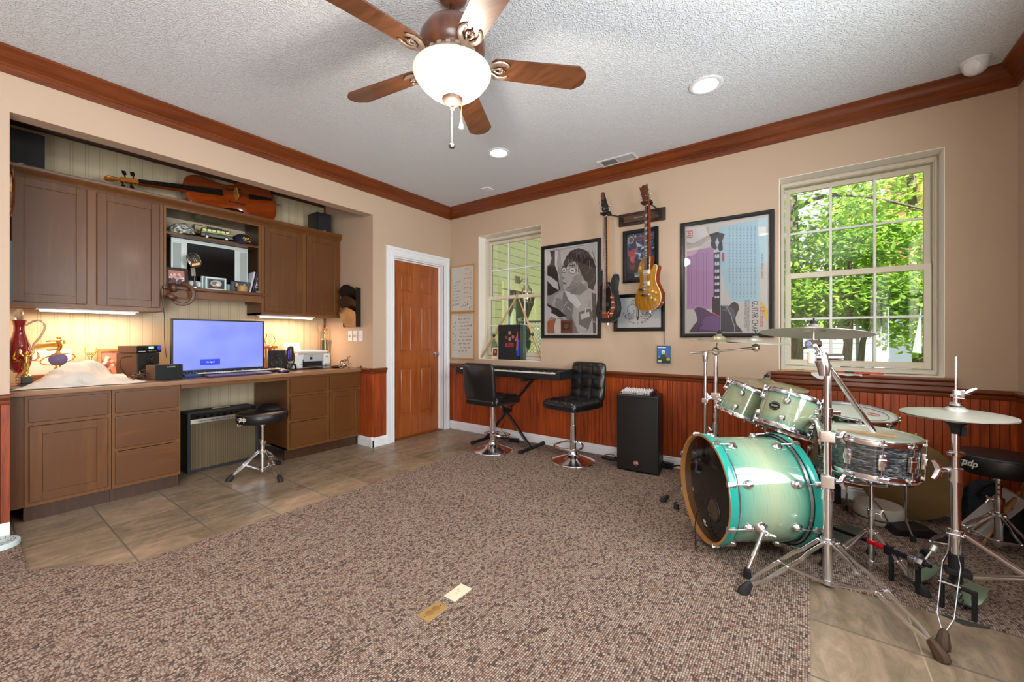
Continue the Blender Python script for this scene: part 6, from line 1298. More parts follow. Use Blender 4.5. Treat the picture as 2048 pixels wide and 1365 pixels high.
def stool(label, x, y, face, back_top=.90, seat_z=.57):
    t = thing('bar_stool', label, 'bar stool', (x, y, 0), face, 'black leather bar stools')      # faces local -y
    co, fs = tuft(4, 4, .40, .40, .075); b = B(T(0, -.02, seat_z) @ RX(1)); b._add(co, fs); b.obj('seat', LEA, t, 50)
    co, fs = tuft(3, 3, .395, .37, .05); b = B(T(0, .178, seat_z+.155) @ RX(84)); b._add(co, fs); b.obj('backrest', LEA, t, 50)
    b = B(); b.box(-.18, .10, seat_z-.075, .18, .215, seat_z-.01, .02, seg=3); b.obj('back_joint', LEA, t, 50)
    b = B(); b.lathe([(.195, .007), (.200, .010), (.197, .016), (.16, .030), (.10, .050), (.055, .068), (.042, .085), (.036, .10), (.033, .105)], 48, cap0=True); b.obj('chrome_base', CHROME, t)
    b = B(); b.cyl((0, 0, .10), (0, 0, .34), .030, n=24); b.cyl((0, 0, .33), (0, 0, seat_z-.075), .025, n=24); collar(b, (0, 0, .105), .036, .02); collar(b, (0, 0, .19), .034, .03); b.box(-.08, -.08, seat_z-.085, .08, .08, seat_z-.072, .003); b.obj('pedestal', CHROME, t)
    b = B(); b.sweep(spline([(.0, .035, .19), (.08, .03, .175), (.13, -.03, .16), (.12, -.12, .155), (.06, -.165, .155), (-.06, -.165, .155), (-.12, -.12, .155), (-.13, -.03, .16), (-.08, .03, .175)], 4, True), .0085, 8, closed=True); b.obj('footrest', CHROME, t)
    b = B(); b.sweep([(.02, 0, seat_z-.09), (.09, -.03, seat_z-.10), (.16, -.05, seat_z-.125)], .004, 6); b.obj('lift_lever', CHROME, t); return t
stool('black leather bar stool turned to the piano, its smooth back to the room', 1.105, -.515, 178, seat_z=.56)
stool('black tufted leather bar stool beside the loudspeaker, showing its quilted front', 1.93, -.365, -14, seat_z=.575)
# loudspeaker with mixer ----------------------------------------------------
t = thing('pa_loudspeaker', 'tall black floor loudspeaker with round red badge against the wainscot', 'loudspeaker', (2.508, -.325, .007), 2)
b = B(); b.prism([(-.175, 0), (.175, 0), (.175, .0), (.16, .26), (-.16, .26)][:2]+[(.175, .001)], 0, .001)
b = B(); pts = [(-.178, 0), (.178, 0), (.178, .03), (.150, .27), (-.150, .27), (-.178, .03)]; n = 6; co = [(x, y, 0.0) for x, y in pts]+[(x, y, .650) for x, y in pts]; vs, fs = b._add(co, [tuple(range(n))[::-1], tuple(range(n, 2*n))]+[(i, (i+1) % n, (i+1) % n+n, i+n) for i in range(n)])
bmesh.ops.bevel(b.bm, geom=list({e for f in fs for e in f.edges}), offset=.014, segments=3, profile=.5, affect='EDGES'); b.wn = True; b.obj('cabinet', mat('151012', .45, var=.15), t)
b = B(); gr = [(-.168+.336*i/12, -.004-.020*sin(pi*i/12)) for i in range(13)]; co = [(x, y, .02) for x, y in gr]+[(x, y, .63) for x, y in gr]; b._add(co, [(i, i+1, i+14, i+13) for i in range(12)]); gm = N('perforated_grille'); gm.p(.6, .3).col('1a1614'); vo = gm.n('ShaderNodeTexVoronoi'); vo.inputs['Scale'].default_value = 300; gm.l(gm.coord(), vo.inputs['Vector']); gm.bump(vo.outputs['Distance'], .4, .001); b.obj('grille', gm.m, t, 60)
b = B(T(.0, -.0255, .085) @ RX(90)); b.lathe([(.018, 0), (.018, .003), (.014, .004), (.001, .004)], 28); bd = b.obj('round_badge', mat('a82018', .3), t); text(bd, 'M', .022, T(0, -.030, .085), mat('e8dccc', .4), 'badge_letter', bold=.001); b = B(T(0, -.0255, .085) @ RX(90)); b.ring((0, 0, .003), (0, 0, 1), .0175, .0018, 28, 6); b.obj('badge_ring', mat('d8ccc0', .3, .5), bd)
t = thing('mixing_console', 'small silver mixing console lying on top of the tall loudspeaker', 'mixer', (2.49, -.235, .6575), 2)
b = B(RX(5)); b.box(-.135, -.07, 0.006, .115, .10, .028, .004); b.obj('console_case', mat('b4b4b8', .35, .4), t); B(RX(5)).box(.116, -.07, .006, .135, .10, .030, .003).obj('end_cheek', BLACK, t)
b = B(RX(5))
for i in range(11):
    for j in range(4): b.cyl((-.12+.022*i, -.05+.038*j, .028), (-.12+.022*i, -.05+.038*j, .041), .0055, .004, n=8)
objs(b, 'mixer_knob', mat('e0e0e2', .4), t); b = B(RX(5))
for x in (-.125, -.02, .0, .07, .09): b.cyl((x, -.066, .018), (x, -.073, .018), .006, n=10)
objs(b, 'socket', BLACK, t)
b = B(); r = random.Random(3)
for k in range(3): b.sweep([(2.16+.075*cos(a)+.02*k, -.10+.035*sin(a)-.01*k, .012+.006*k+(.03 if k == 0 and 0 < a < 2.6 else 0)*sin(a*1.2)) for a in [i*.35 for i in range(19)]], .0035, 6)
b.sweep(spline([(2.23, -.12, .02), (2.30, -.16, .012), (2.36, -.06, .02)], 5), .0035, 6); tag(b.obj('cable_coil', BLACK), 'loosely coiled black cable on the carpet left of the loudspeaker', 'cable')
b = B(); b.sweep(spline([(2.62, -.03, .06), (2.72, -.06, .03), (2.80, -.10, .06), (2.95, -.12, .03), (3.1, -.2, .014)], 5), .007, 6); b.box(2.66, -.10, .02, 2.74, -.05, .06, .006); tag(b.obj('power_lead', BLACK), 'black lead with thick plug at the foot of the loudspeaker', 'cable')
# things on the sill of window 2 --------------------------------------------
def slim(nm, label, cat, p0, p1, r_, m, z=.897, y=.0, group=None, tip=None):
    a, c = wy(*p0, y), wy(*p1, y); a.z = c.z = z; t = thing(nm, label, cat, M=aim(a, c-a), group=group); L_ = (c-a).length; b = B(); b.lathe([(.001, 0), (r_*.6, .002), (r_, L_*.3), (r_, L_-.004), (r_*.6, L_)], 12); b.obj('shaft', m, t)
    if tip: b = B(); b.lathe([(r_*1.25, L_*tip[0]), (r_*1.3, L_*tip[0]+.002), (r_*1.3, L_*tip[1]), (r_*1.2, L_*tip[1]+.002)], 12); b.obj('grip', tip[2], t)
slim('drumstick', 'pale drumstick with dark band lying on the tall window sill, outer one', 'drumstick', (1562, 738), (1640, 741), .007, STK, y=.022, group='sticks on the tall window sill', tip=(.4, .6, mat('3a4a44', .6))); slim('drumstick', 'pale drumstick lying on the tall window sill, nearer the room', 'drumstick', (1556, 742), (1632, 747), .007, STK, y=-.008, group='sticks on the tall window sill')
slim('brush_stick', 'black handled brush lying on the tall window sill', 'drum brush', (1660, 737), (1728, 737), .007, BLACK, y=.035); slim('orange_stick', 'bright orange stick lying along the tall window sill', 'stick', (1655, 742), (1767, 745), .006, mat('e0452c', .4), y=.018); slim('tool_handle', 'orange and black handled tool lying on the sill edge', 'tool', (1690, 744), (1740, 748), .008, mat('d04a34', .4), y=-.012, tip=(.0, .35, BLACK))
b = B(T(0, 0, 0)); co = []; K, J = 14, 8; a, c = wy(1622, 742, 0), wy(1722, 742, 0)
for j in range(J+1):
    for i in range(K+1):
        u, v = i/K, j/J; x = a.x+(c.x-a.x)*u; s_ = v*.14; droop = .05*math.exp(-((u-.22)/.16)**2)+.012; y = .05-s_; z = .892 if y > -.058 else .892-(-.058-y)*1.2*droop/.05
        co.append((x, max(y, -.075), z+.003*sin(20*u+9*v)))
b._add(co, [(j*(K+1)+i, j*(K+1)+i+1, (j+1)*(K+1)+i+1, (j+1)*(K+1)+i) for j in range(J) for i in range(K)]); o = b.obj('sill_cloth', mat('d6d6d2', .7), smooth=80); tag(o, 'crumpled white cloth hanging over the tall window sill', 'cloth')
# ---------------------------------------------------------------- the drum kit
def shell_mat(h, name='sea_green_shell', tom=False):
    s = N(name); s.p(.10, Coat_Weight=1, Coat_Roughness=.03)
    sx = s.n('ShaderNodeSeparateXYZ'); s.l(s.coord(), sx.inputs[0]); u = s.math('DIVIDE', sx.outputs[2], h)
    c = s.ramp(s.math('ABSOLUTE', u), [(0, '2c9c90'), (.12, '3aa596'), (.30, '93bba0'), (.5, 'b7c5a4'), (.72, '93bba0'), (.88, '3aa596'), (1, '2c9c90')])
    if tom: c = s.ramp(s.math('ABSOLUTE', u), [(0, '3f9a8c'), (.08, '68a890'), (.20, 'a2b192'), (.5, 'adb492'), (.78, 'a4b190'), (.92, '70ac96'), (1, '4c9f8e')])
    n = s.noise(s.coord((1.2, 1.2, 26)), 2.2, 6, .62, .8); n2 = s.noise(s.coord((2, 2, 60)), 3, 3)
    c = s.mix(s.math('MULTIPLY', s.math('SUBTRACT', 1, n), .34), c, lin('5a7a5c')); c = s.mix(s.math('MULTIPLY', s.math('GREATER_THAN', n2, .62), .18), c, lin('4a5a44')); s.col(c); return s.m
HEAD = mat('d8dcd0', .4, var=.03); HOOPC = CHROME
def lug(b, ang, r, z, s=1.):
    M0 = b.M; b.M = M0 @ RZ(ang) @ T(r, 0, z); b.lathe([(.001, 0), (.0165*s, .001), (.017*s, .005), (.0125*s, .012), (.010*s, .02), (.001, .022)], 14, Matrix.Rotation(pi/2, 4, 'Y') @ Matrix.Diagonal((1.25, 1, 1, 1))); b.M = M0
def drum(nm, label, M, r, h, sm, nl, cat='drum', long_lug=False, off=0, head=None, hw_=.028, parts=None):
    """local z looks out of the struck head; its plane is z = 0"""
    t = thing(nm, label, cat, M=M); 
    b = B(); b.lathe([(r, -h), (r, 0)], 56); b.lathe([(r-.006, -h), (r-.006, 0)], 56); sh = b.obj('shell', sm, t, 60)
    if sm.name.startswith('sea_green'): pass
    b = B(); b.lathe([(r+.002, .002), (r-.012, .004), (.001, .004)], 56); b.obj('drum_head', head or HEAD, t, 60)
    b = B(); b.lathe([(r+.002, -h-.002), (r-.012, -h-.004), (.001, -h-.004)], 56); b.obj('bottom_head', mat('c4ccc4', .2, var=.02), t, 60)
    for z, s, n_ in ((0, 1, 'batter_hoop'), (-h, -1, 'bottom_hoop')):
        b = B(); b.lathe([(r+.002, z-s*hw_*.5), (r+.007, z-s*hw_*.55), (r+.008, z-s*hw_*.1), (r+.0065, z+s*.006), (r+.012, z+s*.010), (r+.010, z+s*.0125), (r+.002, z+s*.0115), (r+.001, z+s*.002), (r+.002, z-s*hw_*.5)], 56)
        for k in range(nl): a = off+360*k/nl; M0 = b.M; b.box(-.008, -.013, z-s*hw_*.5, .014, .013, z-s*hw_*.02, .003, M0 @ RZ(a) @ T(r+.006, 0, 0))
        b.obj(n_, HOOPC, t, 50)
    for k in range(nl):
        a = off+360*k/nl; b = B(); c, s_ = cos(R_(a)), sin(R_(a)); q = r+.016
        if long_lug:
            b.cyl((c*q, s_*q, -h-.004), (c*q, s_*q, .012), .003, n=8); b.cyl((c*q, s_*q, .008), (c*q, s_*q, .018), .005, n=8)
            b.box(0, -.014, -h*.72, .020, .014, -h*.28, .006, RZ(a) @ T(r, 0, 0)); b.box(.004, -.017, -h*.60, .024, .017, -h*.40, .006, RZ(a) @ T(r, 0, 0))
        else:
            for z0, z1 in ((-h*.26, .010), (-h*.76, -h-.010)):
                if z1 < 0: b.obj('lug', CHROME, t); b = B()
                lug(b, a, r, z0); b.cyl((c*q, s_*q, z0), (c*q, s_*q, z1), .003, n=8); b.cyl((c*q, s_*q, z1-.004 if z1 > 0 else z1+.004), (c*q, s_*q, z1+.006 if z1 > 0 else z1-.006), .0055, n=8)
        b.obj('lug', CHROME, t)
    return t
# bass drum: axis level, local z from the front head backwards
NA = math.radians(36.15); BN = Vector((cos(NA), sin(NA), 0)); BC = Vector((3.209, -1.325, .330)); BM = aim(BC, BN)
t = thing('bass_drum', 'large sea green bass drum with tan front hoop lying on its side', 'bass drum', M=BM); Lb = .444; rb_ = .268
def bass_mat():
    m = shell_mat(Lb, 'sea_green_bass_shell'); return m
b = B(); b.lathe([(rb_, .02), (rb_, Lb-.02)], 80); b.obj('shell', bass_mat(), t, 60)
HP = mat('2ba092', .12, var=.08); TAN = mat('b9824a', .4, var=.15)
for z0, z1, n_, s in ((0, .040, 'front_hoop', 1), (Lb-.040, Lb, 'rear_hoop', -1)):
    b = B(); b.lathe([(.285, z0), (.2865, z0+.003), (.2865, z1-.003), (.285, z1), (.273, z1)], 80); b.mi = 1; zz = z0 if s > 0 else z1; b.lathe([(.285, zz), (.279, zz-.0005*s), (.2725, zz), (.2725, zz+s*.028)], 80); b.obj(n_, [HP, TAN], t, 50)
b = B(); b.lathe([(.272, .046), (.278, .042), (.278, .048), (.273, .056), (.2715, .05)], 80); b.lathe([(.272, Lb-.05), (.277, Lb-.056), (.280, Lb-.044), (.273, Lb-.04)], 80); b.obj('metal_rings', mat('a8a8aa', .25, .9, var=.1), t, 50)
fh = B(); fh.lathe([(.2735, .022), (.266, .020), (.001, .020)], 72); hd = fh.obj('front_head', mat('0e0b0b', .09, var=.05), t, 60)
# local x of this frame: horizontal; find which side faces the camera
xl = BM.to_3x3() @ Vector((1, 0, 0)); sx_ = 1 if xl.dot(Vector((.588, -.809, 0))) > 0 else -1
yl = (BM.to_3x3() @ Vector((0, 1, 0))).z; sy_ = 1 if yl > 0 else -1
PX, PY = .081*sx_, -.089*sy_
b = B(T(PX, PY, .0195)); b.ring((0, 0, 0), (0, 0, 1), .060, .006, 36, 8); b.obj('port_ring', mat('1c1414', .5), hd); b = B(T(PX, PY, .0192)); b.lathe([(.056, 0), (.001, 0)], 28); b.obj('port_opening', mat('4a3a2a', .8), hd)
b = B(); 
b.sweep([BM.inverted() @ Vector(q) for q in spline([tuple(BM @ Vector((PX, PY-.02*sy_, .012))), tuple(BM @ Vector((PX-.06*sx_, PY-.03*sy_, -.03))), tuple(BM @ Vector((PX-.12*sx_, -.20*sy_, -.02))), tuple(BM @ Vector((PX-.10*sx_, -.27*sy_, -.03))), tuple(BM @ Vector((PX-.03*sx_, -.318*sy_, -.06)))], 5)], .003, 6); b.obj('microphone_lead', BLACK, t)
Mtx = T(-.01*sx_, -.195*sy_, .019) @ Matrix(((-sy_, 0, 0, 0), (0, 0, sy_, 0), (0, 1, 0, 0), (0, 0, 0, 1)))
b = B(Mtx); b.box(-.020, -.0006, -.006, .006, .0004, .008); b.box(-.006, -.0006, -.016, .022, .0004, -.009); b.obj('head_marks', mat('d8d0c8', .5), hd)
for k in range(8):
    a = 22.5+45*k; c, s_ = cos(R_(a)), sin(R_(a))
    for z0, z1, s in ((.105, .0, 1), (Lb-.105, Lb, -1)):
        b = B()
        lug(b, a, rb_, z0, 1.25); q = rb_+.016; b.cyl((c*q, s_*q, z0), (c*(q+.004), s_*(q+.004), z1+s*.012), .0032, n=8)
        b.box(.0, -.014, min(z1-s*.003, z1+s*.034), .014, .014, max(z1-s*.003, z1+s*.034), .005, RZ(a) @ T(.283, 0, 0)); b.box(-.010, -.012, min(z1-s*.006, z1), .010, .012, max(z1-s*.006, z1), .002, RZ(a) @ T(.283, 0, 0)); b.obj('lug_and_claw', CHROME, t)
for side, foot in ((1, (3.440, -1.512)), (-1, (2.968, -.90))):
    a = math.atan2(-.105*sy_, .245*sx_*side); p = Vector((rb_*cos(a), rb_*sin(a), .165)); b = B(); b.M = Matrix.Translation(p) @ Matrix.Rotation(a, 4, 'Z'); b.lathe([(.001, .028), (.018, .026), (.022, .012), (.032, .004), (.034, -.006)], 20, Matrix.Rotation(pi/2, 4, 'Y')); wing(b, (.02, 0, .012), (1, 0, .3), 1.1); b.M = I4
    f = BM.inverted() @ Vector((foot[0], foot[1], .035)); o = p.normalized()*.0; a0 = p+Vector((cos(a), sin(a), 0))*.022; m = a0.lerp(f, .55); b.cyl(a0, m, .0105, n=14); b.cyl(m, f, .0075, n=12); b.cyl(m-(f-a0).normalized()*.016, m+(f-a0).normalized()*.016, .014, n=14); sp = b.obj('spur_leg', CHROME, t)
    b = B(); f2 = BM.inverted() @ Vector((foot[0], foot[1], .009)); b.sweep([f-(f2-f)*.6, f, f2], [.012, .016, .018], 12); b.obj('rubber_foot', RUBBER, sp)
def dmat(h):
    m = shell_mat(h, tom=True); return m
def shellfix(m):      # toms carry local z from 0 down to -h, the ramp takes the absolute value
    return m
TN1, TN2 = Vector((.36, .20, .91)).normalized(), Vector((.249, .268, .931)).normalized()
TC1, TC2 = Vector((3.368, -.560, .792)), Vector((3.609, -.815, .793))
t1 = drum('rack_tom', 'smaller sea green rack tom tilted on the left, above the bass drum', aim(TC1, TN1), .141, .195, dmat(.195), 6, 'drum', off=20)
t2 = drum('rack_tom', 'larger sea green rack tom with oval black badge, above the bass drum', aim(TC2, TN2), .148, .20, dmat(.20), 6, 'drum', off=5)
t1['group'] = t2['group'] = 'tilted rack toms over the bass drum'
def on_shell(C_, n, r, h, frac, px, py):
    """point of the drum wall seen at a picture point"""
    d = Vector(ray(px, py)); o = Vector(CAM)-C_; A = d-n*d.dot(n); Bv = o-n*o.dot(n); a = A.dot(A); b_ = 2*A.dot(Bv); c = Bv.dot(Bv)-r*r; D = b_*b_-4*a*c
    if D < 0: return None
    return Vector(CAM)+d*((-b_-math.sqrt(D))/(2*a))
q = on_shell(TC2, TN2, .148, .2, .5, 1549, 812)
if q:
    rad = (q-TC2); rad -= TN2*rad.dot(TN2); Mi = aim(TC2, TN2).inverted(); F_ = Mi @ aim(q, rad, TN2); b = B(F_)
    b.lathe([(.001, .0025), (.026, .0025), (.028, 0)], 24, Matrix.Diagonal((1.15, .9, 1, 1))); bd = b.obj('badge', mat('2a2622', .3, .4), t2)
    text(bd, 'MAPEX', .0125, F_ @ T(0, 0, .003) @ RX(-90), mat('d8d4cc', .3, .6), 'badge_lettering', bold=.0004)
    b = B(F_)
    for s in (-1, 1): b.sweep([(.022*cos(i*.35)*1.05, s*(.008+.011*sin(i*.35)), .003) for i in range(10)], .0008, 4)
    b.obj('badge_rim_marks', mat('b8b4ac', .3, .6), bd)
drum('floor_tom', 'sea green floor tom with white head behind the snare drum', aim((3.905, -.515, .690), (.09, -.12, .98)), .188, .36, dmat(.36), 8, off=10)
ft = [o for o in S.objects if o.name == 'floor_tom'][0]
b = B(T(0, 0, .0052)); b.ring((0, 0, 0), (0, 0, 1), .155, .0022, 48, 4); b.obj('head_ring', mat('5a6468', .5), ft); b = B(T(.07, -.05, .0062)); b.ring((0, 0, 0), (0, 0, 1), .028, .0016, 24, 4); b.ring((0, 0, 0), (0, 0, 1), .016, .0012, 20, 4); b.obj('head_print', mat('b8605c', .5), ft)
Mi = aim((3.905, -.515, .690), (.09, -.12, .98)).inverted()
for k in range(3):
    a = R_(100+120*k); x, y = 3.92+.215*cos(a), -.50+.215*sin(a); y = min(y, -.06); b = B(); p = [Mi @ Vector((x, y, .50)), Mi @ Vector((x, y, .12)), Mi @ Vector((x+.03*cos(a), y+.02*sin(a), .03))]; b.sweep(p, .0055, 8); b.box(-.012, -.012, -.02, .012, .012, .02, .004, Mi @ T(x, y, .46)); lg = b.obj('leg', CHROME, ft); b = B(); b.cyl(Mi @ Vector((x+.03*cos(a), y+.02*sin(a), .04)), Mi @ Vector((x+.031*cos(a), y+.02*sin(a), .008)), .011, .014, n=12); b.obj('rubber_foot', RUBBER, lg)
def oyster():
    s = N('black_oyster_shell'); s.p(.10, Coat_Weight=1, Coat_Roughness=.03); n = s.noise(s.coord((5, 5, 34)), 2.4, 6, .72, 2.2); s.col(s.ramp(n, [(.30, '0d0e10'), (.47, '2a2e32'), (.56, '5c6468'), (.64, 'a09890'), (.72, '2c3034')])); return s.m
SC = Vector((3.918, -1.11, .675)); sd = drum('snare_drum', 'black oyster patterned snare drum with chrome hoops on its stand', aim(SC, (.045, -.015, .998)), .178, .165, oyster(), 10, 'snare drum', long_lug=True, off=8)
SMi = aim(SC, (.045, -.015, .998)).inverted()
b = B(); b.box(-.016, .0, -.135, .016, .010, -.03, .003, aim(Vector((0, 0, 0)), (0, 0, 1)) @ RZ(-62) @ T(0, 0, 0) @ T(0, .178, 0)); b.sweep([(.178*cos(R_(-72)), .178*sin(R_(-72)), -.115), (.20*cos(R_(-66)), .2*sin(R_(-66)), -.115), (.205*cos(R_(-56)), .205*sin(R_(-56)), -.12)], .004, 6); b.obj('snare_strainer', CHROME, sd)
b = B(T(.192*cos(R_(-62)), .192*sin(R_(-62)), -.11)); b.box(-.008, -.006, -.05, .008, .006, .03, .002, RZ(28)); b.obj('pale_tape', mat('c4d0d4', .5), sd)
# sticks resting on the snare
a = wz(1690, 862, .690); c = wz(1795, 875, .694); t = thing('drumstick', 'wooden drumstick lying across the front edge of the snare drum', 'drumstick', M=aim((a.x, a.y, .6905), (c.x-a.x, c.y-a.y, .006))); L_ = (c-a).length; b = B(); b.lathe([(.001, -.03), (.004, -.028), (.0055, -.022), (.0035, -.012), (.0075, .06), (.0078, L_-.004), (.001, L_)], 12); b.obj('stick', STK, t)
# snare stand
t = thing('snare_stand', 'chrome snare drum stand with basket arms and small tripod', 'drum stand', (3.925, -1.09, 0)); b = B(); b.cyl((0, 0, .03), (0, 0, .30), .0125, n=16); b.cyl((0, 0, .28), (0, 0, .44), .009, n=14); collar(b, (0, 0, .29), .017, .035); wing(b, (.015, 0, .29), (1, 0, 0)); b.obj('tube', CHROME, t)
b = B(); b.ball((0, 0, .44), .018); 
for k in range(3): a = R_(40+120*k); b.sweep([(0, 0, .43), (.10*cos(a), .10*sin(a), .455), (.192*cos(a), .192*sin(a), .485), (.200*cos(a), .200*sin(a), .515)], .007, 8, flat=(.6, 1.2)); b.ball((.200*cos(a), .200*sin(a), .512), .013, n=6)
b.obj('basket', CHROME, t)
for k in range(3): a = R_(85+120*k); u = Vector((cos(a), sin(a), 0)); flat_leg(t, u*.02+Vector((0, 0, .20)), u*.20+Vector((0, 0, .022)), u*.016+Vector((0, 0, .05)), gap=.009, wd=.009)
b = B(); collar(b, (0, 0, .20), .020, .025); collar(b, (0, 0, .05), .018, .02); objs(b, 'collar', CHROME, t)
# cymbals -------------------------------------------------------------------
def cym_mat(name, c1, c2, rough=.28):
    s = N(name); s.p(rough, .6); sx = s.n('ShaderNodeSeparateXYZ'); s.l(s.coord(), sx.inputs[0]); r2 = s.math('SQRT', s.math('ADD', s.math('POWER', sx.outputs[0], 2), s.math('POWER', sx.outputs[1], 2)))
    g = s.math('SINE', s.math('MULTIPLY', r2, 1400)); n = s.noise(s.coord(), 7, 3); s.col(s.mix(n, lin(c1), lin(c2))); s.bump(g, .18, .0004)
    s.l(s.math('MULTIPLY_ADD', n, .14, rough-.05), s.b.inputs['Roughness']); return s.m
CYB = cym_mat('brilliant_bronze', 'b9ac82', 'd6ccaa', .24); CYG = cym_mat('pale_worn_bronze', 'bcbab0', 'd8d6ca', .40)
def cymbal(nm, label, C_, n, r, m, th=.0012, bell=.22, bow=.02, group=None, top=True, flip=False):
    t = thing(nm, label, 'cymbal', M=aim(C_, n), group=group); h = bow*(-1 if flip else 1); bh = (.014+r*.02)*(-1 if flip else 1); rb = r*bell
    pr = [(r, 0)]+[(r*(1-(1-bell)*i/7), h*(1-(1-(i/7))**1.6)) for i in range(1, 8)]+[(rb*.92, h+bh*.35), (rb*.7, h+bh*.8), (rb*.4, h+bh), (.006, h+bh)]
    b = B(); b.lathe(pr, 72); b.lathe([(q, z-th) for q, z in pr], 72); b.lathe([(r, 0), (r, -th)], 72); b.obj('cymbal_plate', m, t, 45)
    if top:
        z = h+bh; b = B(T(0, 0, z)); b.lathe([(.019, .0), (.020, .004), (.019, .012), (.006, .013)], 20); b.obj('felt', mat('8a8478', .9), t)
        b = B(T(0, 0, z+.013)); b.lathe([(.015, 0), (.016, .003), (.016, .014), (.008, .017), (.004, .018), (.004, .028), (.001, .029)], 18); b.obj('wing_nut', RUBBER, t)
    return t
cymbal('crash_cymbal', 'large crash cymbal on the nearest boom stand, hanging before the window', (3.695, -1.254, 1.165), (.032, .109, .993), .229, CYG, bow=.016)
cymbal('crash_cymbal', 'bronze crash cymbal at far left of the kit over the loudspeaker side', (3.166, -.54, 1.128), (.052, -.07, .996), .203, CYB, bow=.014, group='pair of overlapping far cymbals')
cymbal('crash_cymbal', 'bronze crash cymbal on the sideways rod, right half of the far pair', (3.389, -.559, 1.114), (.059, -.015, .998), .203, CYG, bow=.013, group='pair of overlapping far cymbals')
cymbal('ride_cymbal', 'wide cymbal low behind the rack toms with black wing nut', (3.438, -.40, .822), (.13, -.02, .99), .25, CYB, bow=.018)
# near boom stand
t = thing('boom_cymbal_stand', 'nearest tall chrome boom stand with double braced tripod legs', 'cymbal stand', (3.747, -1.355, 0)); PZ = lambda y, dep=1.876: 1.145-(y-676)/(813/dep)
b = B(); b.cyl((0, 0, .03), (0, 0, PZ(965)), .0200, n=22); b.obj('base_tube', CHROME, t); b = B(); b.cyl((0, 0, PZ(966)), (0, 0, PZ(730)), .0155, n=20); b.obj('upper_tube', CHROME, t)
b = B(); b.box(-.026, -.026, PZ(975), .026, .026, PZ(950), .005); collar(b, (0, 0, PZ(990)), .024, .05); wing(b, (.028, .004, PZ(962)), (.85, .5, 0), 1.4); b.obj('tube_clamp', CHROME, t); b = B(); collar(b, (0, 0, PZ(825)), .021, .04); b.box(.015, -.006, PZ(830), .055, .006, PZ(822), .003, RZ(30)); b.obj('tube_clamp', CHROME, t)
b = B(); b.M = T(-.012, -.008, 0); b.sweep([(0, 0, PZ(752)), (-.002, 0, PZ(735)), (-.012, 0, PZ(715)), (-.012, 0, PZ(706))], [.020, .026, .030, .022], 16); b.M = I4; b.cyl((-.05, -.036, PZ(716)), (.05, .036, PZ(716)), .017, n=16); b.box(-.075, -.05, PZ(728), -.050, -.03, PZ(704), .004); b.obj('boom_tilter', CHROME, t)
e0 = Vector((-.046, -.031, PZ(692))); e1 = Vector((.172, .124, PZ(864))); b = B(); b.cyl(e0, e1, .0095, n=14); b.cyl(e0.lerp(e1, .30), e1, .0118, n=14); b.obj('boom_arm', CHROME, t)
hd_ = Vector((3.695-3.747, -1.254+1.355, 0)); b = B(); tp = Vector((hd_.x, hd_.y, PZ(690))); b.M = I4; b.cyl(e0, tp, .009); cc = Vector((hd_.x, hd_.y-.0, PZ(689))); b.cyl(cc+Vector((-.018, -.024, 0)), cc+Vector((.018, .024, 0)), .021, n=20); b.ring(cc+Vector((-.019, -.026, 0)), (-.6, -.8, 0), .016, .004, 20, 6); b.cyl(cc, (hd_.x+.001, hd_.y+.004, 1.185), .006, n=10); b.obj('tilter', CHROME, t)
for fx, fy in ((3.441, -1.657), (4.055, -1.668), (3.80, -.92)): d = Vector((fx-3.747, fy+1.355, 0)); u = d.normalized(); flat_leg(t, u*.030+Vector((0, 0, PZ(1082))), d+Vector((0, 0, .03)), u*.030+Vector((0, 0, PZ(1163))), foot=mat('4a3626', .7, var=.25) if fx > 4 else RUBBER, gap=.017, wd=.014)
b = B(); collar(b, (0, 0, PZ(1082)), .030, .03); collar(b, (0, 0, PZ(1163)), .027, .022); objs(b, 'collar', CHROME, t)
# tom holder clamps
b = B(); b.box(-.03, -.025, PZ(884), .03, .03, PZ(862), .006); wing(b, (.03, 0, PZ(873)), (1, .4, 0), 1.2); b.obj('tom_clamp', CHROME, t)
A = Vector((-.02, .02, PZ(873))); Bp = TC2-TN2*.10-Vector((3.747, -1.355, 0))+Vector((.12, -.09, -.01)); b = B(); b.sweep([A, A.lerp(Bp, .5)+Vector((0, 0, .02)), Bp], [.017, .013, .015], 12); b.ball(tuple(Bp), .030, n=10); b.ball(tuple(Bp+Vector((-.018, .02, 0))), .034, n=10); b.obj('tom_arm', CHROME, t)
# far stand carrying two cymbals
t = thing('double_cymbal_stand', 'slim chrome stand of two clamped poles behind the bass drum', 'cymbal stand', (3.15, -.56, 0)); Q = lambda y: 1.145-(y-676)/(813/2.87)
pp = wy(1410.5, 760, -.60); ox, oy = pp.x-3.15, pp.y+.56
b = B(); b.cyl((0, 0, .03), (0, 0, Q(850)), .0175, n=18); b.cyl((0, 0, Q(850)), (0, 0, Q(712)), .0135, n=16); collar(b, (0, 0, Q(853)), .022, .05); collar(b, (0, 0, Q(832)), .020, .03); wing(b, (-.02, 0, Q(862)), (-1, 0, 0)); b.obj('main_pole', CHROME, t)
b = B(); b.cyl((ox, oy, .34), (ox, oy, Q(716)), .0105, n=14); b.sweep([(ox, oy, Q(724)), (ox, oy, Q(712)), (ox, oy, Q(704))], [.014, .022, .018], 12); b.obj('side_pole', CHROME, t)
b = B(); b.box(-.03, -.025, Q(800), .03, .02, Q(786), .005); b.sweep([(0, 0, Q(793)), (ox, oy, Q(801))], .012, 8); b.box(ox-.02, oy-.018, Q(806), ox+.02, oy+.018, Q(797), .003); wing(b, (-.03, -.02, Q(793)), (-1, -.3, 0), 1.1); b.obj('pole_clamps', CHROME, t)
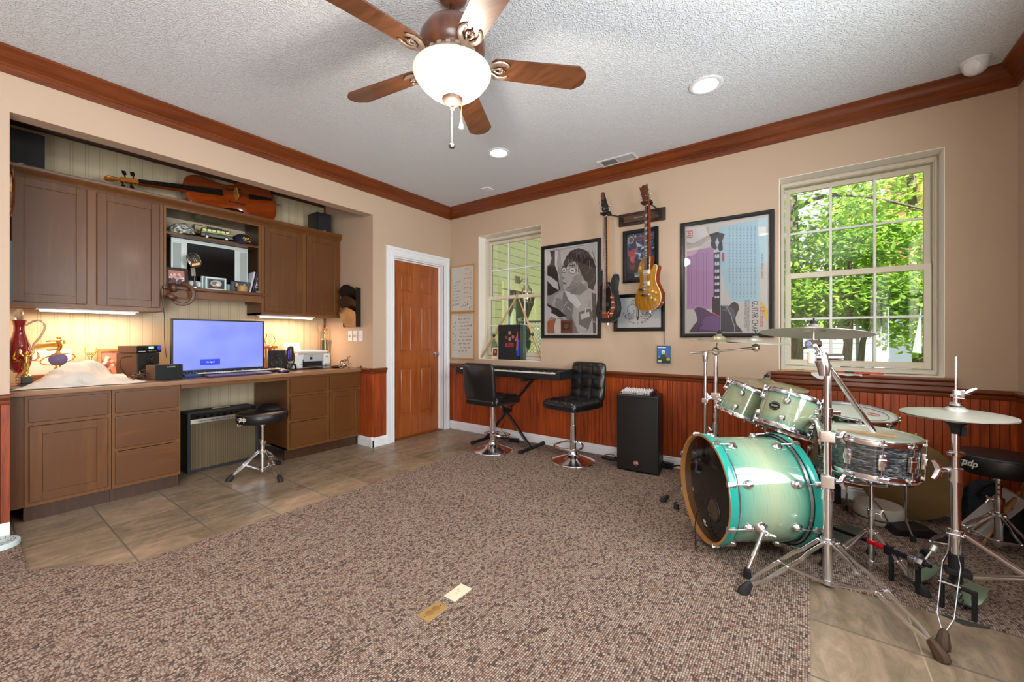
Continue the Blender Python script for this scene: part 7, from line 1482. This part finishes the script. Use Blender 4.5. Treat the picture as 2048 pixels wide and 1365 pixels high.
b = B(); ra = wy(1380, 707, -.60); rb2 = wy(1508, 697, -.57); b.cyl((ra.x-3.15, ra.y+.56, ra.z), (rb2.x-3.15, rb2.y+.56, rb2.z), .0062, n=10); k = (rb2-ra).normalized(); m_ = ra+(rb2-ra)*.80; b.cyl(m_-Vector((3.15, -.56, 0)), rb2-Vector((3.15, -.56, 0)), .010, n=10); b.obj('side_rod', CHROME, t)
b = B(); b.ball((0, 0, Q(703)), .026, (1, 1, 1.1), 10); b.cyl((-.0, -.03, Q(703)), (0, .03, Q(703)), .016); b.cyl((0, 0, Q(700)), (.016, .02, 1.155), .0055, n=8); b.obj('tilter', CHROME, t); b = B(); c2 = rb2-Vector((3.15, -.56, 0)); b.ball(tuple(c2+Vector((.01, 0, .004))), .026, n=10); b.cyl(c2+Vector((.012, 0, 0)), (3.389-3.15, .001, 1.14), .0055, n=8); b.obj('tilter', CHROME, t)
for fx, fy in ((2.862, -.825), (3.40, -.30), (2.98, -.20)): d = Vector((fx-3.15, fy+.56, 0)); u = d.normalized(); flat_leg(t, u*.026+Vector((0, 0, .20)), d+Vector((0, 0, .026)), u*.026+Vector((0, 0, .06)))
q0 = TC1-TN1*.08-Vector((3.15, -.56, 0)); b = B(); b.sweep([(0.01, -.01, Q(793)), Vector((.01, -.01, Q(793))).lerp(q0+Vector((-.13, .01, 0)), .6), q0+Vector((-.135, .0, -.02))], [.016, .013, .022], 10); b.ball(tuple(q0+Vector((-.138, .0, -.02))), .028, n=8); b.obj('tom_arm', CHROME, t)
b = B(); b.cyl((0, 0, Q(873)), (0, 0, Q(868)), .0185, n=16); b.obj('red_mark', mat('b01c24', .5), t)
# low cymbal's own straight stand, hidden under the toms
t = thing('straight_cymbal_stand', 'straight chrome stand under the low cymbal behind the toms', 'cymbal stand', (3.438, -.40, 0)); b = B(); b.cyl((0, 0, .03), (0, 0, .45), .016, n=16); b.cyl((0, 0, .44), (0, 0, .83), .010, n=14); b.cyl((0, 0, .82), (.004, 0, .875), .005, n=8); b.obj('pole', CHROME, t)
for k in range(3): a = R_(35+120*k); u = Vector((cos(a), sin(a), 0)); flat_leg(t, u*.022+Vector((0, 0, .18)), u*.24+Vector((0, 0, .024)), u*.02+Vector((0, 0, .05)))
# hi-hat --------------------------------------------------------------------
HX, HY = 4.188, -1.195; hdp = (HX-CAM[0])*_F[0]+(HY-CAM[1])*_F[1]; HZ = lambda y: 1.145-(y-676)/(813/hdp)
hz = HZ(829)
cymbal('hihat_cymbal', 'upper cymbal of the closed hi-hat pair at right', (HX, HY, hz), (-.01, -.015, 1), .177, CYG, bow=.016, group='hi-hat pair', top=False)
cymbal('hihat_cymbal', 'lower cymbal of the closed hi-hat pair at right', (HX, HY, hz-.007), (-.012, .012, 1), .177, CYG, bow=.016, group='hi-hat pair', top=False, flip=True)
t = thing('hihat_stand', 'chrome hi-hat stand with black footed pedal and flat braced legs', 'hi-hat stand', (HX, HY, 0))
b = B(); b.cyl((0, 0, HZ(868)), (0, 0, HZ(714)), .0042, n=10); b.obj('pull_rod', CHROME, t)
b = B(); b.lathe([(.019, HZ(811)), (.020, HZ(806)), (.008, HZ(805)), (.008, HZ(795)), (.018, HZ(794)), (.018, HZ(790)), (.010, HZ(789)), (.010, HZ(782)), (.006, HZ(780))], 18); b.box(-.008, -.01, HZ(797), .026, .012, HZ(780), .004); b.sweep([(.024, 0, HZ(788)), (.045, .01, HZ(783)), (.066, .02, HZ(778))], [.006, .009, .007], 8, flat=(.5, 1.2)); b.obj('clutch', CHROME, t)
b = B(); b.lathe([(.020, HZ(815)), (.020, HZ(811)), (.006, HZ(811))], 18); b.obj('felt', mat('3a3a38', .9), t)
b = B(); b.lathe([(.014, HZ(868)), (.018, HZ(860)), (.022, HZ(852)), (.034, HZ(847)), (.033, HZ(843)), (.012, HZ(841))], 22); b.box(.012, -.02, HZ(872), .03, -.004, HZ(852), .004); b.obj('seat_cup', BLACKM, t)
b = B(); b.cyl((0, 0, HZ(1165)), (0, 0, HZ(945)), .0165, n=18); b.obj('base_tube', CHROME, t); b = B(); b.cyl((0, 0, HZ(946)), (0, 0, HZ(866)), .0135, n=18); b.obj('upper_tube', CHROME, t)
b = B(); b.box(-.03, -.012, HZ(912), .03, .012, HZ(905), .003, RZ(35)); collar(b, (0, 0, HZ(908)), .021, .022); b.obj('tube_clamp', CHROME, t); b = B(); collar(b, (0, 0, HZ(950)), .024, .06); wing(b, (-.024, 0, HZ(942)), (-.85, -.5, 0), 1.9); b.obj('tube_clamp', CHROME, t)
cl = HZ(1067)
for fx, fy in ((4.075, -1.585), (4.165, -.76), (4.60, -1.12)): d = Vector((fx-HX, fy-HY, 0)); u = d.normalized(); flat_leg(t, u*.026+Vector((0, 0, cl)), d+Vector((0, 0, .028)), u*.026+Vector((0, 0, .125)), foot=mat('4a3626', .7, var=.25) if fx < 4.1 else RUBBER, gap=.017, wd=.014)
b = B(); collar(b, (0, 0, cl), .027, .035); b.obj('leg_collar', CHROME, t)
b = B(); b.cyl((0, 0, .155), (0, 0, .215), .024, n=18); b.cyl((0, 0, .095), (0, 0, .155), .020, n=18); b.box(-.035, -.03, .13, .045, .02, .155, .005); b.obj('boot', RUBBER, t)
FD = Vector((.50, .86, 0)).normalized(); fM = T(-.015, -.10, 0) @ Matrix.Rotation(math.atan2(FD.y, FD.x)-pi/2, 4, 'Z')      # footboard runs along local +y
def pedal_frame(par, M, w_, h_, chain=True, m=BLACKM):
    b = B(M); b.box(-w_-.007, -.010, .004, -w_+.007, .010, h_, .003); b.box(w_-.007, -.010, .004, w_+.007, .010, h_, .003); b.box(-w_-.0065, -.009, h_-.014, w_+.0065, .009, h_-.0005, .003); b.obj('pedal_frame', m, par)
    b = B(M); b.prism([(-w_-.03, -.05), (w_+.03, -.05), (w_+.04, .0), (w_-.01, .06), (-w_+.01, .06), (-w_-.04, .0)], 0, .006, RX(90) @ T(0, 0, 0)); b.obj('toe_plate', mat('5a5f58', .4, .6), par)
    b = B(M @ T(0, .05, .035) @ RX(14)); b.prism([(-.036, 0), (.036, 0), (.050, .06), (.050, .17), (.042, .20), (.036, .26), (-.036, .26), (-.042, .20), (-.050, .17), (-.050, .06)], -.004, .004, RX(-90) @ Matrix.Diagonal((.8, 1, .6, 1))); fbx = b.obj('footboard', mat('8fa38c', .3, .7, var=.15), par)
    if chain:
        b = B(M)
        for k in range(7): b.ring((0, .02+.004*k, h_-.03-.013*k), (0 if k % 2 else 1, 1 if k % 2 else 0, 0), .006, .0022, 10, 5)
        b.obj('chain', mat('4a4a48', .35, .8), par)
pedal_frame(t, fM, .048, .125)
# double pedal: slave unit left of the hi-hat, shaft, and the unit clamped at the bass drum
sl = wz(1815, 1190, 0); t = thing('double_bass_pedal', 'black double bass drum pedal with red banded shaft and chain cam', 'bass drum pedal', (4.03, -1.175, 0)); sM = Matrix.Rotation(math.atan2(.80, .60)-pi/2, 4, 'Z')
pedal_frame(t, sM, .05, .150, chain=False)
b = B(sM); b.cyl((-.075, 0, .150), (.095, 0, .150), .009, n=14); b.box(-.075, -.014, .125, -.045, .014, .165, .005); b.obj('axle', mat('1c1e26', .4, .5), t)
b = B(sM); b.cyl((.028, 0, .150), (.052, 0, .150), .034, n=28); b.cyl((.054, 0, .150), (.072, 0, .150), .022, .020, n=6); b.cyl((.052, 0, .150), (.056, 0, .150), .037, n=28); b.obj('cam', STEEL, t)
b = B(sM)
for xq in (.032, .040, .048):
    for k in range(16): a = -1.2+k*.26; b.ball((xq, .0345*cos(a)*-1, .150+.0345*sin(a)), .0034, n=4)
    for k in range(9): b.ball((xq, -.033+.0*k, .150-.012-.009*k), .0034, n=4)
b.obj('double_chain', mat('5c5046', .35, .8), t)
b = B(sM @ T(0, 0, 0)); b.cyl((.065, .01, .155), (.075, .055, .21), .004, n=8); b.cyl((.075, .048, .20), (.077, .064, .222), .011, n=12); b.obj('beater_weight', mat('d8e0d8', .3, .5), t)
p0 = Vector((-.05, -.0, .150)); p0 = (sM @ p0); p1 = Vector((3.772, -1.005, .145))-Vector((4.03, -1.175, 0)); b = B(); b.cyl(p0, p1, .0085, n=12); b.obj('shaft', mat('10141e', .3, .5), t); b = B(); b.cyl(p0.lerp(p1, .10), p0.lerp(p1, .36), .0105, n=12); b.cyl(p0.lerp(p1, .20), p0.lerp(p1, .25), .013, n=8); b.obj('red_sleeve', mat('d01a20', .25, .4), t)
pM = T(3.70-4.03, -.985+1.175, 0) @ sM; b = B(pM); b.box(-.061, -.012, .004, -.039, .012, .17, .003); b.box(.039, -.012, .004, .061, .012, .17, .003); b.cyl((-.07, 0, .16), (.09, 0, .16), .010, n=12); b.box(-.055, -.07, .004, .055, .03, .012, .003); b.obj('main_frame', BLACKM, t)
b = B(pM @ T(0, .05, .02) @ RX(12)); b.box(-.045, 0, -.004, .045, .27, .004, .004); b.obj('main_footboard', mat('6e7568', .35, .6), t); b = B(pM); b.cyl((0, 0, .16), (0, -.025, .34), .004, n=8); b.sweep([(0, -.005, .335), (0, -.055, .345)], [.022, .024], 14); b.obj('beater', mat('d6d2c8', .7), t)
# leaning worn cymbal, flat pedal, white board, bag, sticks, cases in the corner
n_ = Vector((-.30, -1, .20)).normalized(); t = cymbal('leaning_cymbal', 'big dusty tan cymbal leaning on the wainscot behind the snare', (4.185, -.155, .245), n_, .243, cym_mat('dusty_bronze', '5c4628', '80653c', .5), bow=.012, top=False); b = B(T(0, 0, .034)); b.lathe([(.006, 0), (.001, .0005)], 12); b.obj('centre_hole', mat('0c0a08', .8), t)
t = thing('practice_drum', 'low white round drum with dark rim line on the carpet behind the snare', 'drum', (4.03, -.33, .008)); b = B(); b.lathe([(.115, 0), (.120, .008), (.120, .095), (.116, .10), (.001, .102)], 44, cap0=True); b.obj('shell', mat('bdb6a8', .35), t, 40); b = B(); b.lathe([(.1205, .025), (.122, .027), (.122, .033), (.1205, .035)], 44); b.obj('rim_line', mat('38352f', .5), t)
t = thing('flat_pedal', 'flat black wedge pedal on the carpet before the leaning cymbal', 'pedal', (4.155, -.46, .008), 20); b = B(); b.prism([(-.10, 0), (.10, 0), (.10, .035), (.06, .05), (-.08, .035)], -.06, .06, bev=.004); b.obj('pedal_body', BLACK, t); b = B(); b.sweep([(-.10, 0, .04), (-.13, .01, .12), (-.19, .02, .20)], .004, 6); b.obj('bent_rod', STEEL, t)
t = thing('tom_case', 'small black upright case by the baseboard behind the floor tom', 'case', (3.80, -.14, .008)); b = B(); b.box(-.06, -.04, 0, .06, .04, .27, .01); b.obj('case', BLACKM, t)
t = thing('ribbed_board', 'white ribbed panel leaning on the wall beside the worn cymbal', 'panel', M=T(4.43, -.22, .015) @ RZ(-25) @ RY(32)); b = B(); b.box(-.035, -.02, 0, .075, .01, .33, .003); b.obj('panel', mat('d0cccb', .5), t); b = B(); b.box(.018, -.024, .01, .028, -.0195, .32, .001); b.obj('brown_groove', mat('8a6448', .6), t); B().box(.045, -.026, .005, .075, -.019, .325, .002).obj('side_rib', mat('b8b2ae', .5), t)
t = thing('gig_bag', 'dark navy quilted bag slumped in the corner behind the throne', 'bag', (4.53, -.16, .008)); b = B(); prof = spline([(.001, .30), (.05, .29), (.10, .22), (.12, .12), (.115, .03), (.10, 0)], 4); b.lathe(prof, 24, Matrix.Diagonal((.98, .80, 1, 1))); nb = N('navy_canvas'); nb.p(.85); q = nb.noise(nb.coord(), 16, 4); nb.col(nb.ramp(q, [(.3, '10161e'), (.7, '24303c')])); nb.bump(q, .9, .02); b.obj('bag_body', nb.m, t, 60); b = B(); b.sweep(spline([(-.06, -.07, .22), (-.02, -.10, .30), (.05, -.09, .28)], 5), .008, 8); b.obj('strap', BLACK, t)
BAM = wood('bamboo_rod', '9a6c3e', 'c89a64', 'z', .4)
r = random.Random(6); nd = 0
for k, (px, py, qx, qy, lb) in enumerate(((1967, 1088, 2040, 985, 'long drumstick slanting up from the carpet behind the throne leg'), (1998, 1025, 2047, 1012, 'drumstick lying almost level across the bundle behind the throne'))):
    a = wz(px, py, .02) if k == 0 else wy(px, py, -.33); c = wy(qx, qy, -.30 if k == 0 else -.30); a = Vector((a.x, min(a.y, -.30), max(a.z, .02))); c = Vector((min(c.x, 4.64), c.y, c.z)); t = thing('drumstick', lb, 'drumstick', M=aim(a, c-a)); L_ = max((c-a).length, .2); b = B(); b.lathe([(.001, 0), (.006, .003), (.008, .05), (.009, L_), (.001, L_+.002)], 10); b.obj('stick', BAM, t)
for k in range(4): t = thing('bundled_rod', 'pale rod in the taped bundle standing in the corner behind the throne', 'rod', M=T(4.600+.014*(k % 3), -.26+.016*(k//3)+.004*k, .10) @ RY(10) @ RX(6), group='rods bundled in the corner'); b = B(); b.lathe([(.001, 0), (.007, .002), (.0075, .36), (.001, .362)], 10); b.obj('rod', BAM, t)
B_ = thing('rod_holder', 'black soft sleeve holding the bundled rods in the corner', 'bag', (4.605, -.235, .008)); b = B(); b.lathe([(.001, 0), (.052, .002), (.056, .05), (.050, .20), (.046, .20), (.045, .03), (.001, .02)], 20); b.obj('sleeve', BLACKM, B_)
t = throne('round black drum throne at the right edge behind the hi-hat', 4.500, -.445, None, ((4.60, -.72), (4.27, -.50), (4.58, -.20)), top=.525, r=.172, th=.10, group=None, logo=(-52, .048), pole=.019)
for o in [x for x in S.objects if x.get('category') == 'drum throne']: o['group'] = 'drum thrones'
# ---------------------------------------------------------------- outside the windows
def siding(name, c, cd_, exp, vert='z', rough=.5):
    s = N(name); s.p(rough); sx = s.n('ShaderNodeSeparateXYZ'); s.l(s.coord(), sx.inputs[0]); u = s.math('FRACT', s.math('DIVIDE', sx.outputs[2], exp)); g = s.math('LESS_THAN', u, .07)
    n = s.noise(s.coord((1, 1, 6)), 3, 3); s.col(s.mix(g, s.mix(n, lin(c), tuple(x*.9 for x in lin(c)[:3])+(1,)), lin(cd_))); s.bump(u, .6, .02); return s.m
GRASS = N('lawn'); GRASS.p(.9); q = GRASS.noise(GRASS.coord(), 9, 5); GRASS.col(GRASS.ramp(q, [(.3, '38502a'), (.7, '7a9448')]))
struct(B().box(-12, .30, -.35, 22, 22, -.3).obj('ground', GRASS.m, smooth=0))
SG = siding('green_clapboard', '8d9468', '4c5030', .133)
t = thing('side_wing', 'pale green clapboard house wing seen through the small window', 'building', (0, 0, 0))
b = B(); b.box(-.6, .34, -.3, -.35, 1.62, 4.2); b.box(-.6, 1.62, 1.95, -.35, 2.55, 4.2); b.box(-.6, 2.55, -.3, -.35, 7.5, 4.2); b.box(-.6, 1.62, -.3, -.35, 2.55, .05); b.obj('clapboard_wall', SG, t, 0)
TR_ = mat('868c62', .5); b = B(); b.box(-.36, 1.54, -.1, -.31, 1.66, 2.06); b.box(-.36, 2.52, -.1, -.31, 2.64, 2.06); b.box(-.365, 1.535, 1.945, -.305, 2.645, 2.065); b.obj('doorway_trim', TR_, t); B().box(-.55, 1.66, 0.05, -.50, 2.52, 1.95).obj('doorway_panel', mat('56604a', .5), t, 0)
b = B(); b.box(-.52, 1.98, .05, -.44, 2.06, 1.95); b.obj('doorway_post', mat('8a9674', .5), t)
lp = wx(1054, 590, -.20); t = thing('wall_lantern', 'lit outdoor wall lantern with finial beyond the small window', 'wall lantern', (-.35, lp.y, lp.z)); DK = mat('5c5448', .4, .6)
b = B(); b.box(0, -.10, -.06, .02, .02, .32, .006, T(0, -.04, 0)); b.sweep(spline([(.02, -.02, .22), (.08, -.01, .28), (.15, 0, .24), (.15, 0, .17)], 4), .010, 8); b.obj('bracket', DK, t)
b = B(T(.15, 0, 0)); b.lathe([(.10, .08), (.05, .14), (.018, .18), (.014, .24), (.022, .26), (.008, .30), (.001, .33)], 8); b.lathe([(.085, -.12), (.09, -.13), (.03, -.15), (.001, -.15)], 8); b.obj('lantern_cap', DK, t)
b = B(T(.15, 0, 0)); 
for k in range(6): a = k*pi/3; b.cyl((.088*cos(a), .088*sin(a), .085), (.070*cos(a), .070*sin(a), -.13), .005, n=6)
b.obj('cage_bars', DK, t); b = B(T(.15, 0, -.02)); b.ball((0, 0, 0), .032, (1, 1, 1.5), 8); b.obj('bulb', mat('ffdca0', .4, emit=30, var=0), t)
# chain link gate between the wings
t = thing('chain_link_gate', 'chain link gate panel low beyond the small window', 'gate', (0, 0, 0)); p0, p1 = Vector((-.30, 3.0, 0)), Vector((1.2, 2.1, 0)); d = (p1-p0).normalized(); Lg = (p1-p0).length; GM = mat('8c9a84', .4, .7); gz = -.2; gt = 1.38
p0, p1 = Vector((.22, 1.2, 0)), Vector((.86, 1.2, 0)); b = B()
for x in (p0.x, p1.x): b.cyl((x, p0.y, gz), (x, p0.y, gt+.05), .022, n=10)
b.cyl((p0.x, p0.y, gt), (p1.x, p0.y, gt), .016, n=8); b.cyl((p0.x, p0.y, .2), (p1.x, p0.y, .2), .016, n=8); b.obj('gate_frame', GM, t)
b = B(); st = .055; w_ = p1.x-p0.x; hh = gt-gz
k = -int(hh/st)
while k*st < w_:
    for s in (1, -1):
        x0 = k*st; pts = []
        for z in (0, hh): pts.append((x0+z, z) if s > 0 else (w_-x0-z, z))
        (xa, za), (xb, zb) = pts; 
        def clip(x): return max(0, min(w_, x))
        ta, tb = (clip(xa)-xa)/(xb-xa), (clip(xb)-xa)/(xb-xa)
        if abs(tb-ta) > .01: b.cyl((p0.x+clip(xa), p0.y, gz+za+ta*(zb-za)), (p0.x+clip(xb), p0.y, gz+za+tb*(zb-za)), .0022, n=4, caps=False)
    k += 1
m = b.obj('mesh', GM, t); m['kind'] = 'stuff'
# neighbour's white house
WS = siding('white_siding', 'b6bac2', '6a6e7c', .125); t = thing('neighbour_house', 'white sided neighbouring house behind the trees', 'building', (0, 0, 0)); hx = wy(1766, 300, 9.0).x
b = B(); b.box(1.2, 9.0, -.3, hx, 13, 6.4); b.obj('siding_wall', WS, t, 0); B().box(hx-.16, 8.95, -.3, hx+.02, 9.02, 6.4).obj('corner_board', mat('e9ebf0', .5), t); B().box(hx-.42, 8.90, .3, hx-.30, 8.99, 6.4).obj('downspout', mat('c6cad2', .4), t)
b = B(); b.box(hx+.02, 9.4, 2.2, hx+6, 13, 6.4); b.obj('brick_gable', mat('a8705c', .8, var=.3), t, 0); 
# trees: each its own trunk, branches and leaves
BARK = N('bark'); BARK.p(.9); q = BARK.noise(BARK.coord((8, 8, 1.5)), 4, 5); BARK.col(BARK.ramp(q, [(.3, '4a4034'), (.7, '8c8270')])); BARK.bump(q, .8, .02); BARK = BARK.m
def leafmat(c1, c2):
    s = N('leaves_'+c1); s.p(.5); oi = s.n('ShaderNodeNewGeometry'); c = s.ramp(oi.outputs['Random Per Island'], [(0, c1), (1, c2)]); s.col(c)
    tr = s.n('ShaderNodeBsdfTranslucent'); s.l(c, tr.inputs[0]); mx = s.n('ShaderNodeMixShader'); mx.inputs[0].default_value = .45; s.l(s.b.outputs[0], mx.inputs[1]); s.l(tr.outputs[0], mx.inputs[2]); s.l(mx.outputs[0], s.t.nodes['Material Output'].inputs[0]); return s.m
LV = [leafmat('6a962a', 'c4e060'), leafmat('568a2a', 'a8d050'), leafmat('88b83a', 'e2f088')]
def leaves(par, clumps, size, mi, seed):
    r = random.Random(seed); vs, fs = [], []
    for (cx, cy, cz, rx, ry, rz, n) in clumps:
        for _ in range(int(n*1.35)):
            while True:
                a, b_, c = r.uniform(-1, 1), r.uniform(-1, 1), r.uniform(-1, 1)
                if .25 < a*a+b_*b_+c*c < 1: break
            p = Vector((cx+a*rx, cy+b_*ry, cz+c*rz)); d = Vector((r.uniform(-1, 1), r.uniform(-1, 1), r.uniform(-.8, .35))).normalized(); u = d.cross(Vector((r.uniform(-.5, .5), r.uniform(-.5, .5), 1))).normalized(); s = size*r.uniform(.6, 1.25); i = len(vs); q = d.cross(u)*.12*s
            vs += [tuple(p), tuple(p+d*s*.35+u*s*.27+q), tuple(p+d*s*.75+u*s*.2+q*.5), tuple(p+d*s*1.1), tuple(p+d*s*.75-u*s*.2+q*.5), tuple(p+d*s*.35-u*s*.27+q)]; fs += [(i, i+1, i+2, i+3), (i, i+3, i+4, i+5)]
    me = bpy.data.meshes.new('foliage'); me.from_pydata(vs, [], fs); me.materials.append(LV[mi]); o = bpy.data.objects.new('foliage', me); S.collection.objects.link(o); o.parent = par; o['kind'] = 'stuff'; return o
def tree(label, trunks, clumps, size, mi, seed, wd=.05):
    t = thing('tree', label, 'tree', (0, 0, 0), group='trees outside the tall window')
    for i, (pts, r0, r1) in enumerate(trunks): p = spline(pts, 4); b = B(); b.sweep(p, [r0+(r1-r0)*k/(len(p)-1) for k in range(len(p))], 10); b.obj('trunk' if i == 0 else 'branch', BARK, t, 60)
    leaves(t, clumps, size, mi, seed); return t
def tp(px, py, y): v = wy(px, py, y); return (v.x, v.y, v.z)
y = 4.2
tree('dark trunked tree at the left side of the tall window', [([tp(1588, 900, y), tp(1590, 700, y), tp(1586, 560, y), tp(1583, 380, y)], .13, .08), ([tp(1588, 600, y), tp(1640, 560, y-.1), tp(1690, 530, y-.2)], .035, .012), ([tp(1595, 700, y), tp(1625, 690, y), tp(1650, 668, y)], .025, .01), ([tp(1585, 420, y), tp(1650, 392, y-.4), tp(1740, 395, y-.5), tp(1850, 420, y-.6)], .04, .012)],
     [(*tp(1600, 420, y-.4), .9, .7, .75, 850), (*tp(1650, 500, y-.3), .8, .6, .4, 600), (*tp(1575, 560, y-.5), .6, .5, .5, 450), (*tp(1640, 590, y-.6), .8, .5, .35, 800), (*tp(1560, 640, y-.5), .3, .3, .3, 160)], .105, 0, 1)
y = 3.4
tree('multi stemmed small tree in the middle of the tall window', [([tp(1692, 900, y), tp(1690, 760, y), tp(1696, 690, y), tp(1700, 600, y)], .07, .04), ([tp(1712, 900, y), tp(1722, 720, y), tp(1730, 660, y), tp(1745, 560, y)], .045, .02), ([tp(1696, 700, y), tp(1680, 640, y), tp(1660, 580, y)], .03, .012), ([tp(1700, 620, y), tp(1700, 520, y), tp(1720, 460, y)], .035, .012), ([tp(1728, 680, y), tp(1745, 650, y), tp(1760, 620, y)], .02, .01)],
     [(*tp(1700, 600, y-.2), .85, .5, .30, 1150), (*tp(1630, 640, y-.2), .35, .4, .22, 260), (*tp(1790, 600, y-.2), .55, .5, .45, 900), (*tp(1740, 480, y-.2), .5, .4, .3, 420)], .10, 1, 2)
y = 5.5
tree('bright yellow green tree filling the right of the tall window', [([tp(1840, 900, y), tp(1838, 700, y), tp(1830, 500, y), tp(1820, 300, y)], .10, .05), ([tp(1835, 560, y), tp(1780, 500, y-.3), tp(1720, 470, y-.4)], .035, .01), ([tp(1830, 480, y), tp(1860, 420, y), tp(1880, 360, y)], .03, .01)],
     [(*tp(1810, 490, y-.6), 1.1, .6, .42, 1300), (*tp(1830, 400, y), 1.0, .8, .8, 900), (*tp(1770, 370, y+.4), .8, .6, .5, 420), (*tp(1850, 620, y-.6), .8, .6, .7, 1300), (*tp(1720, 430, y), .6, .5, .35, 380)], .115, 2, 3)
